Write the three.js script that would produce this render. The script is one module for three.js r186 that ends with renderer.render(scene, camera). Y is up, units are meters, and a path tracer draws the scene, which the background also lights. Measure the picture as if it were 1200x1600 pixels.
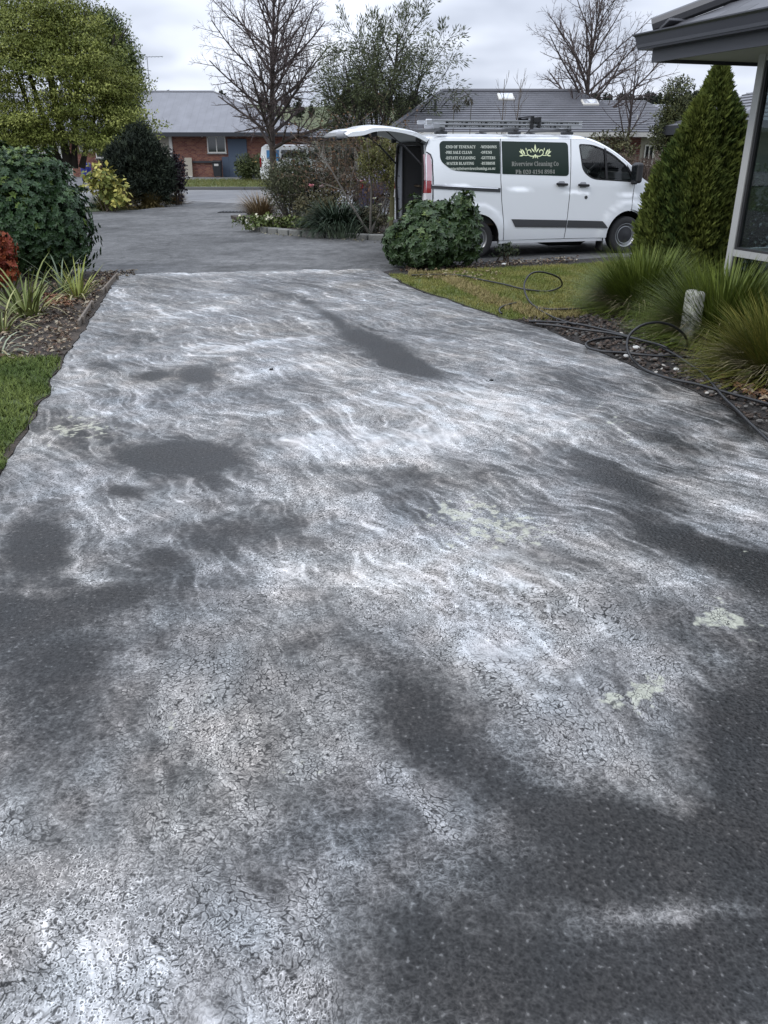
import * as THREE from 'three';
import { mergeGeometries } from 'three/addons/utils/BufferGeometryUtils.js';
import { RoundedBoxGeometry } from 'three/addons/geometries/RoundedBoxGeometry.js';

// ---------------------------------------------------------------- camera, sky, sun, exposure
const EYE = 1.78, FOCAL = 1270, HORIZON = 233;                 // metres, and pixels of a 1200 x 1600 picture
const PITCH = Math.atan((800 - HORIZON) / FOCAL), CP = Math.cos(PITCH), SP = Math.sin(PITCH);
const scene = new THREE.Scene();
const camera = new THREE.PerspectiveCamera(2 * Math.atan(800 / FOCAL) * 180 / Math.PI, 0.75, 0.05, 4000);
camera.position.set(0, EYE, 0);
camera.rotation.set(-PITCH, 0, 0);
const renderer = new THREE.WebGLRenderer({ antialias: true });
renderer.setSize(768, 1024);
renderer.toneMapping = THREE.LinearToneMapping;
renderer.toneMappingExposure = 1.06;
renderer.shadowMap.enabled = true;

// ---- random numbers and noise
function rngOf(seed) { let a = seed >>> 0; return () => { a = (a + 0x6D2B79F5) | 0; let t = Math.imul(a ^ (a >>> 15), 1 | a); t = (t + Math.imul(t ^ (t >>> 7), 61 | t)) ^ t; return ((t ^ (t >>> 14)) >>> 0) / 4294967296; }; }
const PERM = new Uint8Array(512), GX = new Float32Array(256), GY = new Float32Array(256);
{ const r = rngOf(77); const p = [...Array(256).keys()]; for (let i = 255; i > 0; i--) { const j = Math.floor(r() * (i + 1)); [p[i], p[j]] = [p[j], p[i]]; }
  for (let i = 0; i < 512; i++) PERM[i] = p[i & 255];
  for (let i = 0; i < 256; i++) { const a = r() * Math.PI * 2; GX[i] = Math.cos(a) * 1.5; GY[i] = Math.sin(a) * 1.5; } }
function noise(x, y) {                                          // gradient noise, about -1 .. 1
  const xf = Math.floor(x), yf = Math.floor(y), dx = x - xf, dy = y - yf, X = xf & 255, Y = yf & 255;
  const a = PERM[X] + Y, b = PERM[X + 1] + Y, i00 = PERM[a], i01 = PERM[a + 1], i10 = PERM[b], i11 = PERM[b + 1];
  const u = dx * dx * (3 - 2 * dx), v = dy * dy * (3 - 2 * dy);
  const p = GX[i00] * dx + GY[i00] * dy, q = GX[i10] * (dx - 1) + GY[i10] * dy, r = GX[i01] * dx + GY[i01] * (dy - 1), s = GX[i11] * (dx - 1) + GY[i11] * (dy - 1);
  const m = p + (q - p) * u, n = r + (s - r) * u;
  return m + (n - m) * v;
}
function fbm(x, y, o = 4) { let s = 0, a = 0.5; for (let i = 0; i < o; i++) { s += a * noise(x, y); x = x * 2.03 + 17.3; y = y * 2.03 + 9.1; a *= 0.5; } return s; }
const WF = [0, 0, 0];
function worley(x, y) {                                         // WF = F1, F2, id
  const xf = Math.floor(x), yf = Math.floor(y); let f1 = 9, f2 = 9, id = 0;
  for (let j = -1; j <= 1; j++) for (let i = -1; i <= 1; i++) {
    const cx = xf + i, cy = yf + j, h = PERM[PERM[cx & 255] + (cy & 255)], k = PERM[(h + 91) & 255];
    const dx = cx + 0.08 + 0.84 * h / 255 - x, dy = cy + 0.08 + 0.84 * k / 255 - y, d = dx * dx + dy * dy;
    if (d < f1) { f2 = f1; f1 = d; id = h; } else if (d < f2) f2 = d;
  }
  WF[0] = Math.sqrt(f1); WF[1] = Math.sqrt(f2); WF[2] = id;
}
const clamp = (x, a = 0, b = 1) => x < a ? a : x > b ? b : x, lerp = (a, b, t) => a + (b - a) * t;
const sstep = (a, b, x) => { const t = clamp((x - a) / (b - a)); return t * t * (3 - 2 * t); };
const V = (x, y, z) => new THREE.Vector3(x, y, z), C = (r, g, b) => [r, g, b];

// ---- sky: an even overcast, three times as bright overhead as at the horizon, with soft bands of cloud
{
  const W = 2048, H = 1024, data = new Float32Array(W * H * 4);
  for (let j = 0; j < H; j++) {
    const el = ((j + 0.5) / H - 0.5) * Math.PI, up = Math.sin(el);
    for (let i = 0; i < W; i++) {
      const az = ((i + 0.5) / W - 0.5) * Math.PI * 2, o = (j * W + i) * 4;
      let L = 0.20, tint = 0;
      if (up > -0.01) {
        const u = Math.max(up, 0), k = 1 / (u + 0.16), cx = Math.cos(az) * Math.cos(el) * k, cz = Math.sin(az) * Math.cos(el) * k;
        const n = fbm(cx * 0.9 + 3.1 + 0.4 * fbm(cx * 2, cz * 2, 2), cz * 0.9 + 7.7, 5), m = fbm(cx * 2.3 + 11, cz * 2.3 + 5, 4);
        const cloud = n * 0.62 + m * 0.26;
        L = 0.665 * (1 + 2.0 * u) * (1 + 1.10 * cloud) * (1 + 0.10 * Math.exp(-u * 14));
        tint = clamp(0.5 - cloud * 1.1);
      }
      data[o] = L * lerp(0.955, 0.85, tint); data[o + 1] = L * lerp(1.0, 0.955, tint); data[o + 2] = L * lerp(1.09, 1.18, tint); data[o + 3] = 1;
    }
  }
  const sky = new THREE.DataTexture(data, W, H, THREE.RGBAFormat, THREE.FloatType);
  sky.mapping = THREE.EquirectangularReflectionMapping; sky.magFilter = THREE.LinearFilter; sky.minFilter = THREE.LinearFilter; sky.needsUpdate = true;
  scene.background = sky; scene.environment = sky;
}
const sun = new THREE.DirectionalLight(new THREE.Color(1.0, 0.96, 0.90), 1.1);
sun.name = 'sun'; sun.position.set(-26, 30, 6); sun.target.position.set(0, 0, -14); sun.castShadow = true; sun.shadow.radius = 34;
Object.assign(sun.shadow.camera, { left: -40, right: 40, top: 40, bottom: -40, near: 1, far: 140 }); sun.shadow.mapSize.set(2048, 2048);
scene.add(sun, sun.target);

// ---- where a place in a 1200 x 1600 survey picture lies: on a level at height y, or at a distance d ahead
function ground(u, v, y = 0) { const a = (800 - v) / FOCAL, b = (u - 600) / FOCAL, k = (y - EYE) / (a * CP - SP); return V(b * k, y, -(CP + a * SP) * k); }
function ahead(u, v, d) { const a = (800 - v) / FOCAL, b = (u - 600) / FOCAL, k = d / (CP + a * SP); return V(b * k, EYE + (a * CP - SP) * k, -d); }

// ---- naming and building
const used = new Map();
function numbered(n) { const k = used.get(n) ?? 0; used.set(n, k + 1); return k ? `${n}_${String(k).padStart(3, '0')}` : n; }
function tag(o, label, category, group, kind) { if (label) o.userData.label = label; if (category) o.userData.category = category; if (group) o.userData.group = group; if (kind) o.userData.kind = kind; return o; }
function thing(name, label, category, pos, turn = 0, group) { const o = new THREE.Group(); o.name = numbered(name); if (pos) o.position.copy(pos); o.rotation.y = turn; scene.add(o); return tag(o, label, category, group); }
function mesh(name, geo, mat, parent) { const m = new THREE.Mesh(geo, mat); m.name = parent ? name : numbered(name); (parent ?? scene).add(m); return m; }
function std(o) { return new THREE.MeshStandardMaterial(o); }
const rgb = (r, g, b) => new THREE.Color().setRGB(r, g, b);

class MB {                                                       // collects triangles with a colour each
  constructor() { this.p = []; this.c = []; this.u = []; this.n = null; this.tint = [1, 1, 1]; }
  v(x, y, z) { this.p.push(x, y, z); this.c.push(this.tint[0], this.tint[1], this.tint[2]); }
  tri(a, b, c) { this.v(a[0], a[1], a[2]); this.v(b[0], b[1], b[2]); this.v(c[0], c[1], c[2]); }
  quad(a, b, c, d) { this.tri(a, b, c); this.tri(a, c, d); }
  box(cx, cy, cz, w, h, d) {
    const x0 = cx - w / 2, x1 = cx + w / 2, y0 = cy - h / 2, y1 = cy + h / 2, z0 = cz - d / 2, z1 = cz + d / 2;
    const P = (x, y, z) => [x, y, z], a = P(x0, y0, z1), b = P(x1, y0, z1), c = P(x1, y1, z1), e = P(x0, y1, z1), f = P(x0, y0, z0), g = P(x1, y0, z0), h2 = P(x1, y1, z0), i = P(x0, y1, z0);
    this.quad(a, b, c, e); this.quad(g, f, i, h2); this.quad(f, a, e, i); this.quad(b, g, h2, c); this.quad(e, c, h2, i); this.quad(f, g, b, a);
  }
  ring(p, d, r, s) { const t = Math.abs(d[1]) < 0.9 ? [0, 1, 0] : [1, 0, 0]; let ux = t[1] * d[2] - t[2] * d[1], uy = t[2] * d[0] - t[0] * d[2], uz = t[0] * d[1] - t[1] * d[0]; const l = Math.hypot(ux, uy, uz) || 1; ux /= l; uy /= l; uz /= l;
    const vx = d[1] * uz - d[2] * uy, vy = d[2] * ux - d[0] * uz, vz = d[0] * uy - d[1] * ux, out = [];
    for (let i = 0; i < s; i++) { const a = i / s * Math.PI * 2, c = Math.cos(a) * r, q = Math.sin(a) * r; out.push([p[0] + ux * c + vx * q, p[1] + uy * c + vy * q, p[2] + uz * c + vz * q]); } return out; }
  bridge(A, B) { const s = A.length; for (let i = 0; i < s; i++) { const j = (i + 1) % s; this.quad(A[i], A[j], B[j], B[i]); } }
  bar(p, q, r0, r1 = r0, s = 5) { const d = [q[0] - p[0], q[1] - p[1], q[2] - p[2]], l = Math.hypot(...d) || 1; d[0] /= l; d[1] /= l; d[2] /= l; const A = this.ring(p, d, r0, s), B = this.ring(q, d, r1, s); this.bridge(A, B); this.fan(A, p); this.fan(B, q); }
  fan(A, p) { for (let i = 0; i < A.length; i++) this.tri(p, A[i], A[(i + 1) % A.length]); }
  // a leaf: base, two shoulders, tip, folded along its middle
  leaf(px, py, pz, dx, dy, dz, nx, ny, nz, len, wid, fold = 0.25) {
    let sx = dy * nz - dz * ny, sy = dz * nx - dx * nz, sz = dx * ny - dy * nx; const l = Math.hypot(sx, sy, sz) || 1, w = wid / l; sx *= w; sy *= w; sz *= w;
    const mx = px + dx * len * 0.45, my = py + dy * len * 0.45, mz = pz + dz * len * 0.45, k = wid * fold, tx = px + dx * len - nx * k, ty = py + dy * len - ny * k, tz = pz + dz * len - nz * k;
    const A = [px, py, pz], L = [mx + sx + nx * k, my + sy + ny * k, mz + sz + nz * k], R = [mx - sx + nx * k, my - sy + ny * k, mz - sz + nz * k], T = [tx, ty, tz];
    this.tri(A, R, T); this.tri(A, T, L);
  }
  // a grass blade or strap leaf bending over
  blade(x, y, z, az, lean, len, wid, droop, seg = 3) {
    const ca = Math.cos(az), sa = Math.sin(az); let a = lean, px = x, py = y, pz = z, l0 = null, r0 = null;
    for (let i = 0; i <= seg; i++) {
      const w = wid * 0.5 * (i === seg ? 0.08 : 1 - 0.45 * (i / seg) ** 2), L = [px - sa * w, py, pz + ca * w], R = [px + sa * w, py, pz - ca * w];
      if (l0) { this.quad(l0, r0, R, L); } l0 = L; r0 = R;
      const st = len / seg; px += Math.sin(a) * ca * st; py += Math.cos(a) * st; pz += Math.sin(a) * sa * st; a += droop / seg;
    }
  }
  geo(smooth) { const g = new THREE.BufferGeometry(); g.setAttribute('position', new THREE.BufferAttribute(new Float32Array(this.p), 3)); g.setAttribute('color', new THREE.BufferAttribute(new Float32Array(this.c), 3));
    if (this.u.length) g.setAttribute('uv', new THREE.BufferAttribute(new Float32Array(this.u), 2)); if (smooth) g.computeVertexNormals(); return g; }
  build(name, mat, parent) { return mesh(name, this.geo(), mat, parent); }
}
function mergeMB(list) { return mergeGeometries(list); }
const A3 = (v) => [v.x, v.y, v.z];

// ---- textures
function tex(W, H, fill, srgb = true, repeat) {
  const d = new Uint8Array(W * H * 4), o = [0, 0, 0, 1];
  for (let j = 0; j < H; j++) for (let i = 0; i < W; i++) { fill(i, j, o); const k = (j * W + i) * 4; for (let c = 0; c < 3; c++) d[k + c] = clamp(o[c]) * 255; d[k + 3] = 255; }
  const t = new THREE.DataTexture(d, W, H, THREE.RGBAFormat); t.magFilter = THREE.LinearFilter; t.minFilter = THREE.LinearFilter; if (srgb) t.colorSpace = THREE.SRGBColorSpace;
  t.wrapS = t.wrapT = repeat ? THREE.RepeatWrapping : THREE.ClampToEdgeWrapping; if (repeat) t.repeat.set(repeat, repeat); t.needsUpdate = true; return t;
}
const enc = (x) => { x = clamp(x); return x <= 0.0031308 ? 12.92 * x : 1.055 * Math.pow(x, 1 / 2.4) - 0.055; };
const setRGB = (o, r, g, b) => { o[0] = enc(r); o[1] = enc(g); o[2] = enc(b); };
// a flat sheet on the ground from outline points (x, z); uv in metres
function sheet(name, pts, y, mat, parent, skirt = 0) {
  const sh = new THREE.Shape(pts.map((p) => new THREE.Vector2(p.x, -p.z))), g = new THREE.ShapeGeometry(sh), pos = g.attributes.position, uv = g.attributes.uv;
  for (let i = 0; i < pos.count; i++) { const x = pos.getX(i), yy = pos.getY(i); pos.setXYZ(i, x, y, -yy); uv.setXY(i, x, yy); }
  g.computeVertexNormals(); let out = g;
  if (skirt) { const P = [], U = []; for (let i = 0; i < pts.length; i++) { const a = pts[i], b = pts[(i + 1) % pts.length]; P.push(a.x, y, a.z, b.x, y, b.z, b.x, y - skirt, b.z, a.x, y, a.z, b.x, y - skirt, b.z, a.x, y - skirt, a.z); const l = Math.hypot(a.x - b.x, a.z - b.z); U.push(0, 0, l, 0, l, skirt, 0, 0, l, skirt, 0, skirt); }
    const s = new THREE.BufferGeometry(); s.setAttribute('position', new THREE.BufferAttribute(new Float32Array(P), 3)); s.setAttribute('uv', new THREE.BufferAttribute(new Float32Array(U), 2)); s.computeVertexNormals(); out = mergeGeometries([g.toNonIndexed(), s]); }
  return mesh(name, out, mat, parent);
}
function inside(pts, x, z) { let c = false; for (let i = 0, j = pts.length - 1; i < pts.length; j = i++) { const a = pts[i], b = pts[j]; if ((a.z > z) !== (b.z > z) && x < (b.x - a.x) * (z - a.z) / (b.z - a.z) + a.x) c = !c; } return c; }
function bounds(pts) { const xs = pts.map((p) => p.x), zs = pts.map((p) => p.z); return [Math.min(...xs), Math.max(...xs), Math.min(...zs), Math.max(...zs)]; }
// an outline made uneven: points every step metres, pushed about by noise
function rough(pts, step, amp, seed = 0) { const out = []; for (let i = 0; i < pts.length; i++) { const a = pts[i], b = pts[(i + 1) % pts.length], n = Math.max(1, Math.round(a.distanceTo(b) / step)); for (let k = 0; k < n; k++) { const p = a.clone().lerp(b, k / n); p.x += amp * noise(p.x * 3.1 + seed, p.z * 3.1); p.z += amp * noise(p.x * 3.1 + 40, p.z * 3.1 + seed); out.push(p); } } return out; }
function copies(name, geo, mat, list, parent) {                   // list of [x, y, z, turn, scale, tilt, r, g, b]
  const m = new THREE.InstancedMesh(geo, mat, list.length), o = new THREE.Object3D(), col = new THREE.Color(); m.name = parent ? name : numbered(name);
  list.forEach((q, i) => { o.position.set(q[0], q[1], q[2]); o.rotation.set(q[5] || 0, q[3], (q[5] || 0) * 0.7, 'YXZ'); o.scale.setScalar(q[4]); o.updateMatrix(); m.setMatrixAt(i, o.matrix); col.setRGB(q[6] ?? 1, q[7] ?? 1, q[8] ?? 1); m.setColorAt(i, col); });
  (parent ?? scene).add(m); return m;
}

// ---------------------------------------------------------------- the ground
const G = (list) => list.map(([u, v]) => ground(u, v));
// base: turf and earth out to the horizon
function turfTex(r, g, b, seed, dry = 0.3) { return tex(512, 512, (i, j, o) => { const x = i / 512 * 3, y = j / 512 * 3, n = fbm(x * 2 + seed, y * 2, 4), m = noise(x * 40 + seed, y * 40), k = noise(x * 90, y * 90 + seed), d = sstep(0.1, 0.7, n + 0.3 * m) * dry; const s = 0.8 + 0.35 * m + 0.25 * k; setRGB(o, lerp(r, r * 2.1, d) * s, lerp(g, g * 1.35, d) * s, lerp(b, b * 1.5, d) * s); }, true, 0.33); }
const turfMat = std({ map: turfTex(0.05, 0.075, 0.022, 3), roughness: 0.95 });
{
  const g = new THREE.PlaneGeometry(3000, 3000, 1, 1); g.rotateX(-Math.PI / 2); const uv = g.attributes.uv; for (let i = 0; i < uv.count; i++) uv.setXY(i, uv.getX(i) * 3000, uv.getY(i) * 3000);
  const m = mesh('ground', g, turfMat); m.position.y = -0.06; tag(m, 'grassy ground reaching to the foot of the hills', 'ground', null, 'structure');
}
// shared asphalt drive behind the washed driveway
function asphaltTex(W, H, x0, x1, z0, z1, base, bump) {
  return tex(W, H, (i, j, o) => {
    const x = lerp(x0, x1, i / W), z = lerp(z1, z0, j / H);
    const a = fbm(x * 0.35, z * 0.35, 4), b = noise(x * 2.2 + 0.7 * a, z * 2.2), g = noise(x * 23, z * 23), h = noise(x * 41 + 3, z * 41), k = noise(x * 70, z * 70);
    if (bump) { o[0] = 0.5 + 0.3 * h + 0.25 * k; o[1] = o[0]; o[2] = o[0]; return; }
    let s = base * (1 + 0.75 * a + 0.22 * b + 0.25 * g + 0.3 * h + 0.22 * k);
    if (h + k > 0.95) s *= 1.7; const blot = sstep(0.05, 0.4, fbm(x * 1.3 + 3, z * 1.3 - 8, 4)); s *= 1 - 0.32 * blot; const pale = sstep(0.12, 0.5, fbm(x * 0.8 - 20, z * 1.6 + 14, 4)); s *= 1 + 0.34 * pale;
    const seam = sstep(0.03, 0.0, Math.abs(noise(x * 0.45 + 60, z * 0.45) + 0.12 * noise(x * 3, z * 3))) ; s *= 1 - 0.35 * seam; s *= 1 + 0.30 * noise(x * 6 + 3, z * 6) + 0.22 * noise(x * 12, z * 12 + 9); const tyre = sstep(0.25, 0.65, fbm(x * 0.5 + 0.25 * z, z * 1.4 + 4, 3)); s *= 1 + 0.35 * tyre;
    const damp = sstep(0.12, 0.45, fbm(x * 0.9 - 5, z * 0.9 + 2, 4)) * sstep(-18, -13.5, z); s *= 1 - 0.35 * damp;
    setRGB(o, s * 1.0, s * 1.0, s * 0.99);
  }, !bump);
}
const DX0 = -14, DX1 = 12, DZ0 = -30, DZ1 = -11;
const driveMat = std({ map: asphaltTex(2048, 1500, DX0, DX1, DZ0, DZ1, 0.088), bumpMap: asphaltTex(1024, 1024, DX0, DX1, DZ0, DZ1, 0, true), bumpScale: 0.006, roughness: 0.82 });
{
  const pts = G([[120, 445], [100, 372], [150, 331], [215, 329], [290, 317], [320, 311]]); pts[0].x = -9; pts[1].x = -12;
  const poly = [V(-9, 0, -11.2), V(-14, 0, -20), ...G([[150, 331], [215, 328], [292, 318], [300, 314]]), V(-5, 0, -31), V(4, 0, -31), V(12, 0, -27), V(12, 0, -13.4), V(6, 0, -13.4), V(2, 0, -12.6), V(0.4, 0, -11.2)];
  const m = sheet('asphalt_drive', poly, 0, driveMat); const uv = m.geometry.attributes.uv, p = m.geometry.attributes.position;
  for (let i = 0; i < uv.count; i++) uv.setXY(i, (p.getX(i) - DX0) / (DX1 - DX0), (DZ1 - p.getZ(i)) / (DZ1 - DZ0));
  tag(m, 'dry grey asphalt drive between the wet driveway and the street', 'drive', null, 'structure');
}
// the street beyond: pale chip seal
const streetMat = std({ map: tex(512, 512, (i, j, o) => { const x = i / 512 * 6, y = j / 512 * 6, s = 0.20 * (1 + 0.45 * fbm(x, y * 2, 4) + 0.25 * noise(x * 30, y * 30)); setRGB(o, s, s, s * 1.01); }, true, 1 / 6), roughness: 0.9 });
{ const z = -30.2; const m = sheet('street', [V(-60, 0, z + 1.5), V(-8.3, 0, -29.6), V(-5, 0, z), V(40, 0, z + 2), V(40, 0, -41.8), V(-60, 0, -41.8)], -0.006, streetMat); tag(m, 'pale chip seal street crossing behind the planted bed', 'street', null, 'structure'); }
{ // concrete kerb along the far side of the street
  const t = thing('street_kerb', 'low grey concrete kerb along the far verge of the street', 'kerb', V(0, 0, 0)); t.userData.kind = 'structure';
  const km = std({ color: rgb(0.13, 0.13, 0.125), roughness: 0.9 }); let x = -36; let k = 0;
  while (x < 24) { const l = 2.9 + 0.3 * noise(k * 3.3, 1); const g = new RoundedBoxGeometry(l - 0.02, 0.20, 0.16, 2, 0.025); const m = mesh('kerb_block', g, km, t); m.position.set(x + l / 2, 0.03, -41.9); x += l; k++; }
}
{ // verge lawn over the road, and the house forecourt behind it
  const far = sheet('verge_lawn', rough([V(-14.6, 0, -42), V(30, 0, -42), V(30, 0, -53.5), V(-11.4, 0, -53.5), V(-13.2, 0, -50)], 0.5, 0.12), 0.09, std({ map: turfTex(0.10, 0.125, 0.03, 8, 0.7), roughness: 0.95 }), null, 0.15); tag(far, 'mown verge lawn across the street before the brick house', 'lawn', null, 'structure');
  const court = sheet('house_forecourt', [V(-60, 0, -41.8), V(-14, 0, -41.8), V(-10, 0, -53), V(30, 0, -53), V(30, 0, -64), V(-60, 0, -64)], -0.012, std({ map: streetMat.map, color: rgb(0.55, 0.55, 0.56), roughness: 0.9 })); tag(court, 'grey asphalt forecourt of the brick house across the street', 'forecourt', null, 'structure');
}

// ---------------------------------------------------------------- the washed driveway: wet asphalt under streaked white foam
const LEFT = [[-4.2, -13.6], [-4.11, -12.97], [-3.42, -9.76], [-2.94, -7.37], [-2.44, -5.27], [-2.29, -4.5], [-2.05, -3], [-1.95, -0.4]];
const RIGHT = [[-0.12, -13.75], [0.36, -11.7], [1.21, -9.76], [1.73, -8.82], [2.19, -7.26], [2.48, -6.4], [2.66, -5.13], [2.8, -4], [2.9, -0.4]];
const along = (L, z) => { if (z <= L[0][1]) return L[0][0]; for (let i = 1; i < L.length; i++) if (z <= L[i][1]) { const a = L[i - 1], b = L[i]; return lerp(a[0], b[0], (z - a[1]) / (b[1] - a[1])); } return L[L.length - 1][0]; };
// patches of more (+) or less (-) foam
const patches = [];
function patch(u, v, ru, rv, turn, val, soft = 1) {
  const a = turn * Math.PI / 180, c = Math.cos(a), s = Math.sin(a), o = ground(u, v);
  const p = ground(u + ru * c, v + ru * s).sub(ground(u - ru * c, v - ru * s)).multiplyScalar(0.5), q = ground(u - rv * s, v + rv * c).sub(ground(u + rv * s, v - rv * c)).multiplyScalar(0.5), det = p.x * q.z - p.z * q.x;
  patches.push([o.x, o.z, q.z / det, -q.x / det, -p.z / det, p.x / det, val, soft, Math.hypot(p.x, p.z) + Math.hypot(q.x, q.z)]);
}
const dark = (u, v, ru, rv, turn = 0, k = 1) => patch(u, v, ru, rv, turn, -0.56 * k), pale = (u, v, ru, rv, turn = 0, k = 1) => patch(u, v, ru, rv, turn, 0.38 * k);
// far end
pale(300, 428, 110, 7); pale(500, 424, 90, 6, -2); dark(260, 445, 60, 10, 0, 0.4); dark(420, 455, 90, 14, 0, 0.35); pale(470, 457, 22, 5, 20); pale(330, 482, 60, 9, -12); pale(560, 500, 60, 12, 20, 0.6); dark(505, 490, 60, 9, 35, 0.8); dark(600, 545, 95, 24, 32, 1.5); dark(650, 575, 60, 12, 20, 0.7); pale(410, 537, 100, 7, -9); pale(320, 540, 40, 8, 0, 0.7); pale(560, 470, 60, 8, 0, 0.5);
pale(430, 580, 70, 8, -3, 1.1); dark(305, 588, 34, 13, 8, 1.7); dark(236, 588, 26, 8, 0, 1.3); dark(165, 570, 40, 12, 0, 0.5); dark(390, 610, 90, 14, 0, 0.4); pale(115, 600, 40, 16, -30, 0.9); pale(150, 455, 40, 10, 0, 0.6); pale(250, 550, 60, 10, 0, 0.4); dark(200, 530, 60, 12, 0, 0.5); pale(650, 470, 60, 10, 20, 0.4); dark(700, 520, 60, 14, 15, 0.3); pale(790, 530, 60, 10, 15, 0.5); dark(440, 630, 100, 12, 0, 0.3);
// middle
dark(275, 714, 100, 27, 0, 1.55); dark(200, 772, 50, 12, 0, 0.8); pale(60, 690, 50, 18, -20, 0.8); pale(160, 640, 90, 22, 0, 0.35); pale(640, 690, 200, 36, -4, 1.45); pale(480, 700, 50, 20, 10, 1.4); pale(720, 630, 170, 34, 14, 1.2); pale(470, 458, 60, 7, 12, 0.9); pale(410, 540, 110, 6, -9, 0.9); dark(560, 735, 160, 10, 2, 0.5); pale(560, 640, 110, 20, 0, 0.5); dark(640, 750, 120, 16, 0, 0.4); pale(360, 770, 140, 18, 0, 0.45); dark(560, 770, 60, 16, 0, 0.3);
pale(860, 650, 140, 26, 22, 0.5); pale(1010, 640, 70, 14, 12, 0.5); dark(900, 600, 80, 16, 10, 0.3); dark(1060, 690, 70, 22, 30, 0.45); pale(1090, 680, 60, 14, 4, 0.5); dark(960, 740, 120, 32, 30, 0.6); dark(1000, 770, 70, 24, 30, 0.4); pale(1120, 770, 80, 44, 12, 0.8); dark(1150, 650, 60, 16, 30, 0.5); dark(1080, 862, 130, 30, 22, 1.2); dark(1180, 910, 80, 50, 20, 0.8); pale(930, 880, 250, 20, 16, 0.6); pale(1170, 800, 50, 26, 0, 0.5);
dark(64, 850, 62, 56, 0, 1.3); dark(20, 960, 80, 40, -10, 1.0); dark(255, 872, 34, 18, 10, 0.9); dark(170, 935, 150, 36, -14, 0.7); dark(400, 830, 130, 28, -4, 0.62); pale(60, 925, 40, 10, 0, 0.7); pale(300, 800, 120, 16, 0, 0.5); dark(140, 1020, 110, 40, 0, 0.4);
pale(700, 905, 260, 62, 6, 0.55); pale(430, 890, 160, 34, 6, 0.4); pale(780, 830, 130, 40, 10, 0.15); pale(620, 900, 90, 30, 0, 0.25);
// near
pale(790, 1015, 150, 66, 24, 0.95); pale(890, 1100, 150, 52, 32, 0.75); pale(950, 920, 130, 30, 10, 0.6); pale(1030, 1210, 90, 30, 36, 0.6); pale(1060, 1070, 120, 50, 10, 0.35); dark(640, 1080, 120, 96, 40, 0.62); dark(720, 1170, 150, 70, 25, 0.5); dark(560, 1260, 130, 60, 20, 0.45); dark(1010, 1290, 240, 66, 12, 1.0); dark(1190, 1160, 80, 200, 0, 1.0); dark(1060, 1520, 360, 120, 0, 1.0); dark(900, 1330, 280, 80, 8, 0.35); dark(1160, 1330, 90, 120, 0, 0.5); dark(860, 1380, 220, 60, 10, 0.6); pale(1050, 1424, 130, 20, -2, 1.1); dark(700, 1500, 200, 120, 0, 0.45);
dark(70, 1090, 130, 110, 10, 0.85); pale(190, 1035, 50, 16, 10, 0.9); pale(330, 1060, 180, 90, 10, 0.3); pale(320, 1170, 120, 60, 10, 0.25); pale(90, 1400, 190, 110, -10, 0.85); pale(200, 1500, 240, 90, 0, 0.5); pale(60, 1570, 130, 50, 0, 0.5); pale(260, 1580, 190, 40, 0, 0.7); pale(690, 1280, 34, 90, -32, 0.7); pale(510, 1200, 60, 36, 0, 0.3); pale(300, 1300, 170, 60, 0, 0.25); dark(420, 1330, 90, 50, 0, 0.3); pale(440, 1420, 80, 50, 0, 0.2); pale(1160, 1430, 40, 30, 0, 0.5); pale(250, 1440, 240, 130, -20, 0.45); pale(120, 1560, 200, 70, 0, 0.5); pale(420, 1560, 120, 60, 0, 0.35); pale(780, 960, 260, 70, 12, 0.4); pale(560, 560, 420, 60, 4, 0.22); pale(700, 650, 340, 60, 8, 0.28); pale(330, 500, 220, 40, 0, 0.25); pale(900, 1000, 160, 60, 20, 0.3);
const lichens = []; { const keep = patches.length; patch(760, 815, 150, 60, 8, 0.8); patch(1030, 1080, 110, 34, 4, 1.0); patch(1130, 980, 90, 36, 10, 0.8); patch(130, 665, 90, 34, 0, 0.7); patch(510, 1200, 60, 30, 0, 0.6); patch(950, 660, 90, 40, 20, 0.5); patch(620, 470, 90, 18, 0, 0.4); patch(1120, 880, 60, 40, 0, 0.4); patch(300, 1120, 160, 60, 0, 0.35); lichens.push(...patches.splice(keep)); }
function field(list, x0, x1, z0, z1, step, base) {                 // sums the patches on a grid
  const nx = Math.ceil((x1 - x0) / step) + 2, nz = Math.ceil((z1 - z0) / step) + 2, f = new Float32Array(nx * nz).fill(base);
  for (const [ox, oz, a, b, c, d, val, soft, rad] of list) {
    const i0 = Math.max(0, Math.floor((ox - rad * 1.6 - x0) / step)), i1 = Math.min(nx - 1, Math.ceil((ox + rad * 1.6 - x0) / step)), j0 = Math.max(0, Math.floor((oz - rad * 1.6 - z0) / step)), j1 = Math.min(nz - 1, Math.ceil((oz + rad * 1.6 - z0) / step));
    for (let j = j0; j <= j1; j++) for (let i = i0; i <= i1; i++) { const x = x0 + i * step - ox, z = z0 + j * step - oz, p = a * x + b * z, q = c * x + d * z, r = p * p + q * q; if (r < 2.6) f[j * nx + i] += val * Math.exp(-r * 1.5); }
  }
  return (x, z) => { const u = clamp((x - x0) / step, 0, nx - 1.01), v = clamp((z - z0) / step, 0, nz - 1.01), i = u | 0, j = v | 0, a = u - i, b = v - j, k = j * nx + i; return lerp(lerp(f[k], f[k + 1], a), lerp(f[k + nx], f[k + nx + 1], a), b); };
}
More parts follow.
